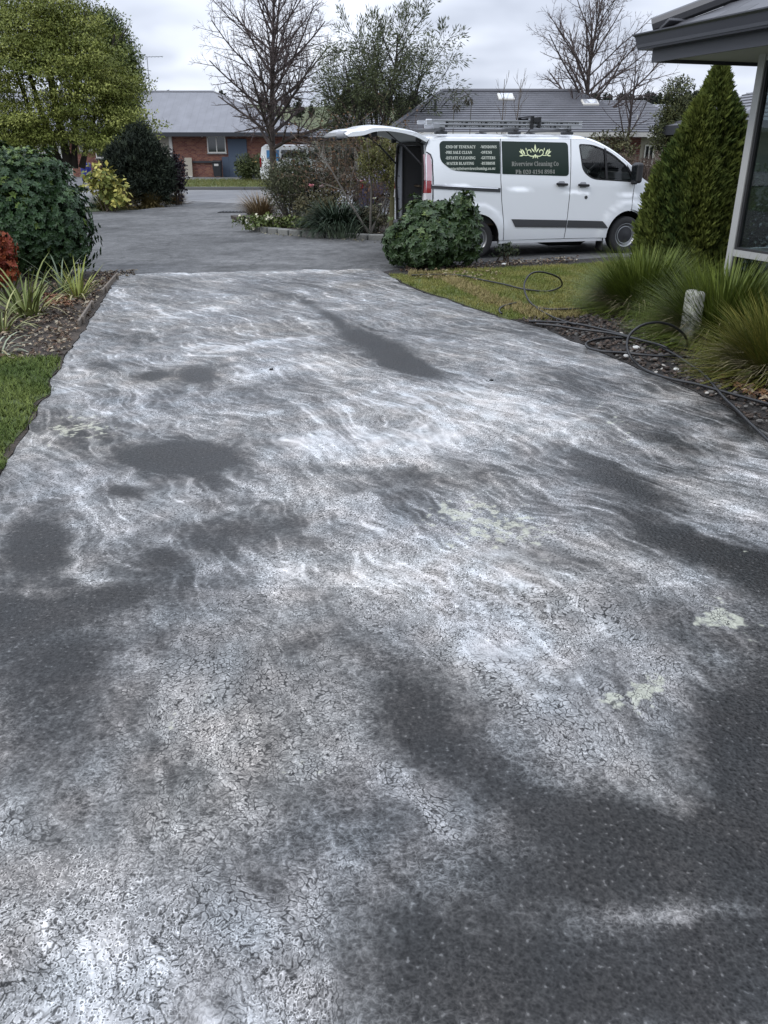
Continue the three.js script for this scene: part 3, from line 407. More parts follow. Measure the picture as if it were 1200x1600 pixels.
  { const g = new RoundedBoxGeometry(0.20, 0.36, 1.66, 4, 0.07), b = Z(mesh('front_bumper', g, M.trim, van)); b.position.set(3.76, 0.44, -HW); const gr = mesh('grille', new RoundedBoxGeometry(0.06, 0.28, 1.2, 3, 0.025), M.black, van); gr.position.set(3.80, 0.82, -HW); const rb = mesh('rear_bumper', new RoundedBoxGeometry(0.16, 0.26, 1.84, 4, 0.05), M.trim, van); rb.position.set(-0.90, 0.42, -HW); const fl = mesh('underbody', new RoundedBoxGeometry(4.3, 0.10, 1.5, 2, 0.02), M.dark, van); fl.position.set(1.42, 0.31, -HW); const bx = mesh('fuel_tank', new RoundedBoxGeometry(0.75, 0.20, 0.5, 4, 0.06), M.dark, van); bx.position.set(2.0, 0.22, -HW + 0.25); const ex = mesh('jacking_point', new RoundedBoxGeometry(0.14, 0.06, 0.10, 2, 0.02), M.dark, van); ex.position.set(0.63, 0.215, -HW + 0.84); }
  // load space: lined walls, floor, bulkhead, and the frame of the open back
  const liner = std({ color: rgb(0.10, 0.10, 0.105), roughness: 0.8, side: THREE.DoubleSide }), ply = std({ color: rgb(0.13, 0.095, 0.06), roughness: 0.8 });
  { const b = (n, m, x, y, z, w, h, d) => { const q = mesh(n, new THREE.BoxGeometry(w, h, d), m, van); q.position.set(x, y, z - HW); return q; };
    b('load_floor', ply, 0.42, 0.56, 0, 2.64, 0.03, 1.62); b('side_liner', liner, 0.42, 1.2, -0.80, 2.6, 1.25, 0.02); b('side_liner', liner, 0.42, 1.2, 0.80, 2.6, 1.25, 0.02); b('bulkhead', liner, 1.76, 1.2, 0, 0.03, 1.3, 1.62); b('roof_liner', liner, 0.42, 1.86, 0, 2.6, 0.02, 1.5);
    // shelf, tubs and a vacuum hose seen through the back
    b('shelf_rack', ply, 0.15, 1.15, -0.62, 1.5, 0.03, 0.32); b('shelf_rack', ply, 0.15, 0.85, -0.62, 1.5, 0.03, 0.32);
    for (const s of [-1, 1]) { // pressed pillars with holes
      const pl = new THREE.Shape([[-0.0, 0.55], [0.13, 0.55], [0.13, 1.86], [0.02, 1.86]].map((p) => new THREE.Vector2(p[0], p[1]))); for (let k = 0; k < 6; k++) { const hp = new THREE.Path(); hp.absarc(0.07, 0.72 + k * 0.2, k % 2 ? 0.022 : 0.014, 0, Math.PI * 2); pl.holes.push(hp); }
      const pg = new THREE.ExtrudeGeometry(pl, { depth: 0.03, bevelEnabled: true, bevelSize: 0.008, bevelThickness: 0.006, bevelSegments: 2 }); pg.rotateY(Math.PI / 2 * 0.0); const pm = mesh('rear_pillar', pg, M.grey, van); pm.position.set(-0.925, 0, -HW + s * 0.80 - (s > 0 ? 0 : 0.03)); pm.rotation.y = s > 0 ? 0.9 : -0.9;
    }
    b('rear_header', M.grey, -0.86, 1.88, 0, 0.10, 0.09, 1.6);
    const seal = new THREE.CatmullRomCurve3([[0.56, -0.72], [1.2, -0.80], [1.75, -0.745], [1.85, -0.66], [1.87, 0], [1.85, 0.66], [1.75, 0.745], [1.2, 0.80], [0.56, 0.72]].map(([y, z]) => V(-0.945, y, z - HW)), false, 'catmullrom', 0.2); mesh('door_seal', new THREE.TubeGeometry(seal, 60, 0.026, 8), M.rubber, van);
    for (const s of [-1, 1]) { const back = new MB(), zz = (y) => s * (half(-0.93, y) - 0.13); for (let k = 0; k < 10; k++) { const y0 = lerp(0.55, 1.84, k / 10), y1 = lerp(0.55, 1.84, (k + 1) / 10); back.quad([-0.935, y0, zz(y0)], [-0.935, y1, zz(y1)], [-0.935, y1, s * (half(-0.93, y1) - 0.005)], [-0.935, y0, s * (half(-0.93, y0) - 0.005)]); } Z(mesh('rear_frame', back.geo(), M.white, van)); } }
  // cab: seats, dashboard, steering wheel, belt
  { const seat = (z) => { const s = new THREE.Group(); s.name = 'seat'; s.position.set(2.02, 0, z - HW); van.add(s); const a = mesh('cushion', new RoundedBoxGeometry(0.5, 0.16, 0.5, 3, 0.05), M.trim, s); a.position.set(0.16, 0.98, 0); const b = mesh('backrest', new RoundedBoxGeometry(0.16, 0.62, 0.48, 3, 0.06), M.trim, s); b.position.set(-0.14, 1.30, 0); b.rotation.z = 0.16; const h = mesh('headrest', new RoundedBoxGeometry(0.10, 0.18, 0.26, 3, 0.04), M.trim, s); h.position.set(-0.20, 1.70, 0); };
    seat(0.42); seat(-0.42); const d = mesh('dashboard', new RoundedBoxGeometry(0.5, 0.35, 1.6, 3, 0.08), M.trim, van); d.position.set(2.95, 1.10, -HW); const sw = mesh('steering_wheel', new THREE.TorusGeometry(0.19, 0.018, 10, 32), M.black, van); sw.position.set(2.50, 1.33, -HW + 0.42); sw.rotation.set(0, Math.PI / 2, 0); sw.rotateX(0.5); const hb = mesh('steering_hub', new RoundedBoxGeometry(0.05, 0.14, 0.26, 3, 0.02), M.black, van); hb.position.set(2.52, 1.33, -HW + 0.42); hb.rotation.z = 0.5;
    const bt = new MB(); bt.bar([1.90, 1.72, 0.80], [2.22, 1.36, 0.66], 0.02, 0.02, 4); Z(mesh('seat_belt', bt.geo(), M.grey, van)); }
  // green sign panels with their lettering, on the two blind side windows
  const sign = (W, H, x0, x1, y0, y1, draw) => { const c = document.createElement('canvas'); c.width = W; c.height = H; const g = c.getContext('2d'); g.fillStyle = '#1b2a23'; g.fillRect(0, 0, W, H); draw(g, (x) => (x - x0) / (x1 - x0) * W, (y) => (y1 - y) / (y1 - y0) * H); const t = new THREE.CanvasTexture(c); t.colorSpace = THREE.SRGBColorSpace; t.magFilter = THREE.LinearFilter; const m = new THREE.MeshPhysicalMaterial({ map: t, roughness: 0.30, specularIntensity: 0.6 }); return m; };
  const signPanel = (name, pts, x0, x1, y0, y1, m) => { const g = bentPanel(pts, half, { off: 0.004, rim: 0.004 }), uv = g.attributes.uv; for (let i = 0; i < uv.count; i++) uv.setXY(i, (uv.getX(i) - x0) / (x1 - x0), (uv.getY(i) - y0) / (y1 - y0)); return Z(mesh(name, g, m, van)); };
  { const x0 = -0.72, x1 = 0.40, y0 = 1.38, y1 = 1.92;
    const m = sign(1024, 494, x0, x1, y0, y1, (g) => { g.fillStyle = '#d5d8cc'; g.textBaseline = 'middle'; const L = [['-END OF TENENACY', '-WINDOWS'], ['-PRE SALE CLEAN', '-OVENS'], ['-ESTATE CLEANING', '-GUTTERS'], ['-WATER BLASTING', '-RUBBISH']]; const fit = (s, x, y, w, f) => { g.font = f; const k = w / g.measureText(s).width; g.save(); g.translate(x, y); g.scale(k, 1); g.fillText(s, 0, 0); g.restore(); }; const ws = [[500, 272], [440, 190], [494, 246], [470, 240]]; L.forEach(([a, b], i) => { const y = 96 + i * 78; fit(a, 108, y, ws[i][0], 'bold 56px serif'); fit(b, 690, y, ws[i][1], 'bold 56px serif'); }); fit('contact@riverviewcleaning.co.nz', 130, 404, 800, 'italic bold 56px serif'); });
    signPanel('sign_panel', roundPts([[-0.655, 1.905], [0.392, 1.905], [0.392, 1.392], [-0.49, 1.448], [-0.695, 1.60], [-0.70, 1.86]], [0.06, 0.012, 0.012, 0.12, 0.07, 0.06], 5), x0, x1, y0, y1, m); }
  { const x0 = 0.41, x1 = 1.72, y0 = 1.32, y1 = 1.92;
    const m = sign(1024, 469, x0, x1, y0, y1, (g) => {
      const fit = (s, x, y, w, f, col) => { g.font = f; g.fillStyle = col; const k = w / g.measureText(s).width; g.save(); g.translate(x, y); g.scale(k, 1); g.fillText(s, 0, 0); g.restore(); };
      g.textBaseline = 'middle'; fit('Riverview Cleaning Co', 150, 292, 700, 'bold 74px serif', '#8e8d87'); fit('Ph 020 4194 8984', 206, 392, 590, 'bold 72px serif', '#8e8d87');
      // leafy scroll emblem
      g.strokeStyle = g.fillStyle = '#dfe6b8'; g.lineCap = 'round'; g.lineJoin = 'round'; const cx = 500, cy = 150; g.save(); g.translate(cx, cy);
      const petal = (x, y, a, l, w) => { g.save(); g.translate(x, y); g.rotate(a); g.beginPath(); g.moveTo(0, 0); g.quadraticCurveTo(w, -l * 0.45, 0, -l); g.quadraticCurveTo(-w, -l * 0.45, 0, 0); g.fill(); g.restore(); };
      petal(0, -10, 0, 92, 26); petal(8, 0, 0.75, 74, 18); petal(-8, 0, -0.75, 74, 18); petal(0, 30, Math.PI, 44, 18); petal(14, 40, Math.PI - 0.6, 46, 14); petal(-14, 40, -Math.PI + 0.6, 46, 14); g.beginPath(); g.arc(0, 34, 12, 0, 7); g.fill();
      for (const s of [-1, 1]) { g.save(); g.scale(s, 1); g.lineWidth = 12; g.beginPath(); g.moveTo(14, 42); g.bezierCurveTo(70, 60, 130, 30, 118, -12); g.bezierCurveTo(108, -42, 58, -36, 64, -4); g.stroke(); g.lineWidth = 9; g.beginPath(); g.moveTo(100, 30); g.bezierCurveTo(150, 50, 190, 30, 214, 0); g.stroke(); petal(150, 30, 0.55, 84, 22); petal(178, 24, 0.95, 74, 20); petal(196, 10, 0.3, 60, 18); petal(170, 36, 1.7, 66, 16); petal(130, -20, 0.2, 40, 14); g.restore(); }
      g.restore(); });
    signPanel('sign_panel', roundPts([[0.424, 1.905], [1.675, 1.885], [1.70, 1.345], [0.432, 1.388]], [0.012, 0.07, 0.07, 0.012], 5), x0, x1, y0, y1, m); }
  // tailgate, hinged at the back edge of the roof and raised level
  { const prof = [[-0.88, 1.985], [-1.10, 2.07], [-1.40, 2.12], [-1.72, 2.15], [-1.98, 2.15], [-2.18, 2.105], [-2.38, 2.09], [-2.50, 2.04]], under = [[-2.47, 1.985], [-2.34, 1.99], [-2.16, 2.01], [-1.95, 2.06], [-1.62, 2.065], [-1.2, 2.0], [-0.93, 1.905]];
    const g = new MB(), n = 16, wid = (x) => 0.90 - 0.05 * sstep(-2.3, -2.56, x) - 0.04 * sstep(-1.2, -0.9, x);
    const P = (q, t, k) => [q[0], q[1] - (k ? 0.02 : 0.055) * Math.pow(Math.abs(t), 3.5), t * wid(q[0])];
    const dens = (L) => { const c = new THREE.CatmullRomCurve3(L.map((q) => V(q[0], q[1], 0)), false, 'catmullrom', 0.5); return c.getPoints(22).map((p) => [p.x, p.y]); }; for (const L of [prof, under]) for (const q of L) q[0] = -0.88 + (q[0] + 0.88) * 0.875; const T = dens(prof), U = dens(under);
    const strip = (L, k, mb) => { for (let i = 1; i < L.length; i++) for (let j = 0; j < n; j++) { const t0 = -1 + 2 * j / n, t1 = -1 + 2 * (j + 1) / n; mb.quad(P(L[i - 1], t0, k), P(L[i], t0, k), P(L[i], t1, k), P(L[i - 1], t1, k)); } };
    strip(T, 0, g); const tg = Z(mesh('tailgate', g.geo(true), M.white, van)); const u2 = new MB(); strip(U, 1, u2); mesh('tailgate_lining', u2.geo(true), std({ color: rgb(0.60, 0.63, 0.64), roughness: 0.6, side: THREE.DoubleSide }), tg);
    const ed = new MB(); for (const t of [-1, 1]) for (let i = 1; i < T.length; i++) { const a = U[U.length - i], b = U[U.length - 1 - i]; ed.quad(P(T[i - 1], t, 0), P(T[i], t, 0), P(b, t, 1), P(a, t, 1)); } for (let j = 0; j < n; j++) { const t0 = -1 + 2 * j / n, t1 = t0 + 2 / n; ed.quad(P(T[22], t0, 0), P(T[22], t1, 0), P(U[0], t1, 1), P(U[0], t0, 1)); } mesh('tailgate_edge', ed.geo(), M.white, tg);
    const lampRec = mesh('tailgate_recess', new THREE.CylinderGeometry(0.055, 0.06, 0.5, 18), M.grey, tg); lampRec.rotation.x = Math.PI / 2; lampRec.position.set(-2.255, 2.0, 0.45); const lt = mesh('tailgate_latch', new RoundedBoxGeometry(0.10, 0.08, 0.12, 2, 0.02), M.black, tg); lt.position.set(-2.22, 1.96, 0.0);
    for (const [x, y, z] of [[-1.80, 2.015, 0.75], [-1.02, 1.93, 0.72], [-1.55, 2.02, -0.75], [-1.02, 1.93, -0.72]]) { const q = mesh('hinge_buffer', new RoundedBoxGeometry(0.09, 0.10, 0.09, 2, 0.025), M.black, tg); q.position.set(x, y, z); }
    for (const s of [-1, 1]) { const st = new MB(); st.bar([-0.93, 1.50, s * 0.77], [-1.30, 1.85, s * 0.74], 0.016, 0.016, 8); st.bar([-1.20, 1.76, s * 0.748], [-1.58, 2.05, s * 0.72], 0.009, 0.009, 8); mesh('gas_strut', st.geo(), M.black, tg); } }
  // roof bars
  for (const x of [-0.62, 0.72, 1.72]) { const b = mesh('roof_bar', new RoundedBoxGeometry(0.07, 0.045, 1.66, 2, 0.015), M.trim, van); b.position.set(x, 2.085, -HW); for (const s of [-1, 1]) { const f = mesh('bar_foot', new RoundedBoxGeometry(0.22, 0.05, 0.09, 2, 0.02), M.trim, b); f.position.set(-0.02, -0.05, s * 0.76); } const w = new MB(); w.bar([x - 0.42, 2.02, 0.70], [x, 2.085, 0.72], 0.022, 0.03, 6); }
}
// aluminium extension ladder strapped on the roof bars: two sections, each with two rails and rungs
{
  const lad = thing('extension_ladder', 'aluminium extension ladder strapped flat on the roof bars of the white van', 'ladder', vanAt, vanTurn), HW = 0.985;
  const c = document.createElement('canvas'); c.width = 2048; c.height = 64; const g = c.getContext('2d'); g.fillStyle = '#b9bcc0'; g.fillRect(0, 0, 2048, 64); g.fillStyle = '#17181a'; g.fillRect(0, 6, 2048, 52); g.fillStyle = '#c3c5c8'; g.font = 'bold 44px sans-serif'; g.textBaseline = 'middle'; for (let k = 0; k < 7; k++) { g.save(); g.translate(40 + k * 292, 33); g.scale(1.05, 1); g.fillText('ULLRICH', 0, 0); g.restore(); g.beginPath(); g.arc(272 + k * 292, 32, 14, 0, 7); g.lineWidth = 6; g.strokeStyle = '#c3c5c8'; g.stroke(); }
  const t = new THREE.CanvasTexture(c); t.colorSpace = THREE.SRGBColorSpace; t.magFilter = THREE.LinearFilter; const band = std({ map: t, roughness: 0.5 });
  [[-0.80, 1.95, 2.135], [-0.93, 1.95, 2.192]].forEach(([x0, x1, y], s) => {
    const sec = new THREE.Group(); sec.name = 'ladder_section'; lad.add(sec);
    for (const z of [-0.18, -0.62]) { const r = mesh('rail', new RoundedBoxGeometry(x1 - x0, 0.050, 0.026, 2, 0.006), M.alu, sec); r.position.set((x0 + x1) / 2, y, z); const bg = new THREE.PlaneGeometry(x1 - x0 - 0.42, 0.040); const b = mesh('rail_print', bg, band, sec); b.position.set((x0 + x1) / 2 + (s ? 0.14 : 0), y - 0.004, z + 0.0155); const b2 = mesh('rail_print', bg, band, sec); b2.position.set((x0 + x1) / 2, y - 0.004, z - 0.0155); b2.rotation.y = Math.PI; const fl = mesh('rail_flange', new RoundedBoxGeometry(x1 - x0, 0.010, 0.042, 1, 0.003), M.alu, sec); fl.position.set((x0 + x1) / 2, y + 0.027, z + 0.004); }
    for (let x = x0 + 0.15; x < x1 - 0.05; x += 0.29) { const q = mesh('rung', new THREE.CylinderGeometry(0.016, 0.016, 0.43, 8), M.alu, sec); q.rotation.x = Math.PI / 2; q.position.set(x, y, -0.40); }
    const cap = mesh('end_bracket', new RoundedBoxGeometry(0.10, 0.085, 0.06, 2, 0.012), s ? M.alu : M.grey, sec); cap.position.set(x0 + 0.05, y, -0.165); });
  const strap = new MB(); for (const z of [-0.145, -0.66]) { strap.box(0.98, 2.19, z, 0.06, 0.19, 0.02); strap.box(1.12, 2.19, z, 0.05, 0.17, 0.02); strap.box(1.05, 2.235, z + 0.008, 0.10, 0.07, 0.04); } strap.box(0.98, 2.287, -0.40, 0.06, 0.012, 0.54); strap.box(1.12, 2.277, -0.40, 0.05, 0.012, 0.54); strap.bar([0.96, 2.10, -0.145], [0.88, 2.03, -0.12], 0.012, 0.012, 5); mesh('strap', strap.geo(), M.black, lad);
}

// ---------------------------------------------------------------- houses
const brickMat = (() => { // fine courses, too far off to tell bricks apart
  const f = (bump) => tex(512, 512, (i, j, o) => { const row = Math.floor(j / 512 * 24), y = (j / 512 * 24) % 1, xx = i / 512 * 8 + (row % 2) * 0.5, x = xx % 1, id = Math.floor(xx) * 7 + row * 13, mort = y < 0.14 || x < 0.045; const h = PERM[id & 255] / 255, n = noise(i * 0.2, j * 0.2); if (bump) { const v = mort ? 0.2 : 0.75 + 0.1 * n; o[0] = o[1] = o[2] = v; return; } if (mort) return setRGB(o, 0.20, 0.17, 0.15); const s = 0.7 + 0.6 * h + 0.12 * n; setRGB(o, 0.185 * s, 0.066 * s * (0.9 + 0.3 * h), 0.046 * s); }, !bump, 1);
  const a = f(false), b = f(true); a.repeat.set(1 / 1.92, 1 / 2.06); b.repeat.set(1 / 1.92, 1 / 2.06); return std({ map: a, bumpMap: b, bumpScale: 0.01, roughness: 0.9, side: THREE.DoubleSide }); })();
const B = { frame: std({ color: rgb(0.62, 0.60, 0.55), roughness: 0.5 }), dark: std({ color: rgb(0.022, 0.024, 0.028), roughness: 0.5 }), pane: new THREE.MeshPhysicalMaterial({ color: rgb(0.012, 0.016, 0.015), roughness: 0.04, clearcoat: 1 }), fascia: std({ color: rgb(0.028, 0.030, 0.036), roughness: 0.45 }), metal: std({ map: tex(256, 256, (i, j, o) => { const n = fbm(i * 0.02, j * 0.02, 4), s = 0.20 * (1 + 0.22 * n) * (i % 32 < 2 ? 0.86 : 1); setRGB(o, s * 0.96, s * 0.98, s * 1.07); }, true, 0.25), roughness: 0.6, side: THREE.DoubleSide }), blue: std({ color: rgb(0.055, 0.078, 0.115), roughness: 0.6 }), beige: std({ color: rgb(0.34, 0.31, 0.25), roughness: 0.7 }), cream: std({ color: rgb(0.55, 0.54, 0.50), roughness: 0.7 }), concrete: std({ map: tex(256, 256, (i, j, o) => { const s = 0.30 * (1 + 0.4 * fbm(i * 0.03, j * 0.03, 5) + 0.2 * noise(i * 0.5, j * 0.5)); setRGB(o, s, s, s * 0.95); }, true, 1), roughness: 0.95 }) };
function planar(g, ax = 0) { const p = g.attributes.position, n = g.attributes.normal, u = new Float32Array(p.count * 2); for (let i = 0; i < p.count; i++) { const side = Math.abs(n.getX(i)) > 0.6; u[i * 2] = side ? p.getZ(i) : p.getX(i); u[i * 2 + 1] = Math.abs(n.getY(i)) > 0.6 ? p.getZ(i) : p.getY(i); } g.setAttribute('uv', new THREE.BufferAttribute(u, 2)); return g; }
function block(name, mat, parent, x0, x1, y0, y1, z0, z1) { const g = new THREE.BoxGeometry(x1 - x0, y1 - y0, z1 - z0); g.translate((x0 + x1) / 2, (y0 + y1) / 2, (z0 + z1) / 2); return mesh(name, planar(g), mat, parent); }
// a sloping roof face made of overlapping tile courses; a, b at the eave, c, d at the ridge
function courses(a, b, c, d, n, lap = 0.035) { const mb = new MB(), up = new THREE.Vector3().crossVectors(b.clone().sub(a), d.clone().sub(a)).normalize(); if (up.y < 0) up.negate(); const at = (l, r, t) => l.clone().lerp(r, t); for (let i = 0; i < n; i++) { const t0 = i / n, t1 = (i + 1) / n, L0 = at(a, d, t0).addScaledVector(up, lap), R0 = at(b, c, t0).addScaledVector(up, lap), L1 = at(a, d, t1), R1 = at(b, c, t1), Lb = at(a, d, t0), Rb = at(b, c, t0); mb.quad(A3(L0), A3(R0), A3(R1), A3(L1)); mb.quad(A3(Lb), A3(Rb), A3(R0), A3(L0)); } return mb.geo(); }
function windowUnit(parent, x0, x1, y0, y1, z, panes = 2) { const w = new THREE.Group(); w.name = 'window'; parent.add(w); const f = 0.07; block('frame', B.frame, w, x0, x1, y0, y0 + f, z - 0.02, z + 0.06); block('frame', B.frame, w, x0, x1, y1 - f, y1, z - 0.02, z + 0.06); block('frame', B.frame, w, x0, x0 + f, y0 + f, y1 - f, z - 0.02, z + 0.06); block('frame', B.frame, w, x1 - f, x1, y0 + f, y1 - f, z - 0.02, z + 0.06); for (let i = 1; i < panes; i++) { const x = lerp(x0, x1, i / panes); block('frame', B.frame, w, x - f / 2, x + f / 2, y0 + f, y1 - f, z - 0.02, z + 0.058); } for (let i = 0; i < panes; i++) block('pane', B.pane, w, lerp(x0, x1, i / panes) + f / 2, lerp(x0, x1, (i + 1) / panes) - f / 2, y0 + f, y1 - f, z - 0.015, z + 0.02); block('sill', B.concrete, w, x0 - 0.05, x1 + 0.05, y0 - 0.07, y0 - 0.002, z - 0.02, z + 0.10); return w; }
// --- long brick house across the street
{
  const D = 62, X = (u, v = 240) => ahead(u, v, D).x, Y = (v, u = 300) => ahead(u, v, D).y;
  const h = thing('brick_house', 'long low red brick house with a plain grey roof across the street', 'house', V(0, 0, -D)); 
  const xl = -33, xr = X(486), y0 = -0.1, ye = Y(207), yr = Y(137), r = X(323);
  const wb = (n, m, a, b, c, d) => block(n, m, h, a, b, c, d, -0.3, 0);
  wb('brick_wall', brickMat, X(271), xr - 0.6, y0, ye - 0.02); wb('brick_wall', brickMat, X(110), X(242), y0, ye - 0.02); wb('white_wall', B.cream, xl, X(110) - 0.001, y0, ye - 0.02);
  const gd = wb('garage_door', B.beige, X(243), X(265), y0, ye - 0.12); gd.position.z = -0.12; block('door_jamb', B.frame, h, X(266), X(270.5), y0, ye - 0.05, -0.2, 0.06);
  block('gable_wall', brickMat, h, xr - 0.85, xr - 0.6, y0, ye - 0.02, -8, -0.301); block('rear_wall', brickMat, h, xl, xr - 0.6, y0, ye - 0.02, -8.3, -8.0); block('gable_wall', B.cream, h, xl, xl + 0.25, y0, ye - 0.02, -7.99, -0.301);
  windowUnit(h, X(325), X(354), Y(239), Y(212.5), 0.01); windowUnit(h, X(125), X(146), Y(236), Y(214), 0.01, 1); windowUnit(h, X(150), X(168), Y(247), Y(212), 0.01, 1); windowUnit(h, X(20), X(52), Y(242), Y(213), 0.01, 2);
  const rp = []; const E0 = 0.75; // roof: front, back, hipped end
  const a = V(xl - 0.5, ye, E0), b = V(xr, ye, E0), c = V(r, yr, -4.2), d = V(xl - 0.5, yr, -4.2), a2 = V(xl - 0.5, ye, -9.2), b2 = V(xr, ye, -9.2);
  const face = (...q) => { const mb = new MB(); for (let i = 1; i < q.length - 1; i++) mb.tri(A3(q[0]), A3(q[i]), A3(q[i + 1])); const g = mb.geo(true); return planar(g); };
  mesh('roof', mergeGeometries([face(a, b, c, d), face(b, b2, c), face(b2, a2, d, c), face(a2, a, d)]), B.metal, h);
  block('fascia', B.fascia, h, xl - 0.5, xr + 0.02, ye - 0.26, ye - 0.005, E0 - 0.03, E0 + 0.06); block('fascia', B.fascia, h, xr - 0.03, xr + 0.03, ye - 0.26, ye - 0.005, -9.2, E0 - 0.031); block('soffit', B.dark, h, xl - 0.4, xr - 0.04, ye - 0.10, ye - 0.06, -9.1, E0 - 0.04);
  const rc = new MB(); rc.bar(A3(d), A3(c), 0.09, 0.09, 6); rc.bar(A3(c), A3(b), 0.07, 0.07, 6); mesh('ridge_cap', rc.geo(), B.metal, h);
  block('side_gate', B.blue, h, X(357), X(386.5), -0.05, Y(217), 0.03, 0.09); block('side_gate', B.blue, h, X(346.5), X(357) - 0.01, -0.05, Y(245), 0.03, 0.085);
  block('ledge_pipe', B.dark, h, X(300), X(336), Y(254.5), Y(251.5), 0.01, 0.12); const pl = block('wall_light', B.cream, h, X(317), X(319), Y(214.5), Y(212), 0.005, 0.12);
  tag(h, 'long low red brick house with a plain grey roof across the street', 'house');
  // things standing at its wall
  const bd = thing('board', 'tan board leaning upright on the red brick wall across the street', 'board', V((X(288) + X(300)) / 2, -0.02, -D + 0.30)); const w = X(300) - X(288), hh = Y(247) + 0.05; const bg = new RoundedBoxGeometry(w, hh, 0.04, 2, 0.01); const bm = mesh('panel', bg, B.beige, bd); bm.position.y = hh / 2; bm.rotation.x = -0.10; const bf = mesh('foot_batten', new RoundedBoxGeometry(w * 0.9, 0.05, 0.10, 1, 0.01), B.frame, bd); bf.position.set(0, 0.05, 0.12);
  const bin = (name, label, x, z, lidMat, s = 1) => { const t = thing(name, label, 'wheelie bin', V(x, -0.01, z), 0, null); const g = new MB(), A = [[-0.23, 0.06, -0.25], [0.23, 0.06, -0.25], [0.23, 0.06, 0.22], [-0.23, 0.06, 0.22]], T = [[-0.29, 0.98, -0.34], [0.29, 0.98, -0.34], [0.29, 0.98, 0.33], [-0.29, 0.98, 0.33]]; g.bridge(A, T); g.quad(...A); mesh('bin_body', g.geo(), std({ color: rgb(0.02, 0.022, 0.024), roughness: 0.55, side: THREE.DoubleSide }), t); const l = mesh('lid', new RoundedBoxGeometry(0.62, 0.07, 0.74, 3, 0.025), lidMat, t); l.position.y = 1.02; l.rotation.x = 0.06; for (const q of [-1, 1]) { const wh = mesh('wheel', new THREE.CylinderGeometry(0.10, 0.10, 0.05, 18), M.rubber, t); wh.rotation.z = Math.PI / 2; wh.position.set(q * 0.22, 0.10, -0.30); } const lb = mesh('bin_label', new RoundedBoxGeometry(0.30, 0.14, 0.01, 1, 0.003), B.cream, t); lb.position.set(0, 0.80, 0.306); lb.rotation.x = 0.10; const hd = mesh('handle', new THREE.CylinderGeometry(0.018, 0.018, 0.5, 8), M.black, t); hd.rotation.z = Math.PI / 2; hd.position.set(0, 0.98, -0.38); return t; };
  bin('wheelie_bin', 'black wheelie bin with black lid against the brick wall across the street', X(341), -D + 0.75, std({ color: rgb(0.025, 0.027, 0.03), roughness: 0.5 }));
  bin('wheelie_bin', 'dark wheelie bin with a yellow orange lid beside the parked people carrier', ahead(399, 250, 57).x, -57, std({ color: rgb(0.48, 0.24, 0.03), roughness: 0.5 }));
  // aerial on the ridge
  const P = ahead(234, 142, 66), T = ahead(229.5, 88, 66), ae = thing('roof_aerial', 'thin television aerial on a mast on the grey roof across the street', 'aerial', V(P.x, P.y, P.z)); const mb = new MB(); mb.bar([0, -0.2, 0], [T.x - P.x, T.y - P.y, 0], 0.035, 0.028, 6); mesh('mast', mb.geo(), M.steel, ae); const dx = T.x - P.x, dy = T.y - P.y; const eb = new MB(); eb.bar([dx - 0.9, dy - 0.06, 0], [dx + 1.15, dy, 0], 0.022, 0.022, 5); for (let k = 0; k < 8; k++) eb.bar([dx - 0.8 + k * 0.26, dy - 0.03, -0.4], [dx - 0.8 + k * 0.26, dy - 0.03, 0.4], 0.012, 0.012, 4); mesh('aerial_boom', eb.geo(), M.steel, ae); const e2 = new MB(); e2.bar([dx * 0.5 - 0.22, dy * 0.62, 0], [dx * 0.5 + 0.22, dy * 0.58, 0], 0.03, 0.03, 5); mesh('aerial_clamp', e2.geo(), M.steel, ae);
  const br = thing('blue_barrel', 'small blue plastic barrel standing by the far brick wall behind the shrubs', 'barrel', V(ahead(134, 262, 50).x, 0, -50)); const lg = new THREE.LatheGeometry([[0.001, 0], [0.26, 0], [0.29, 0.06], [0.29, 0.3], [0.305, 0.33], [0.29, 0.36], [0.29, 0.62], [0.305, 0.65], [0.29, 0.68], [0.29, 0.9], [0.25, 0.97], [0.001, 0.97]].map((q) => new THREE.Vector2(q[0], q[1] + 0.1)), 22); mesh('drum', lg, std({ color: rgb(0.012, 0.016, 0.16), roughness: 0.4 }), br); mesh('bung', new THREE.CylinderGeometry(0.04, 0.04, 0.04, 12), M.black, br).position.set(0.12, 1.085, 0);
}
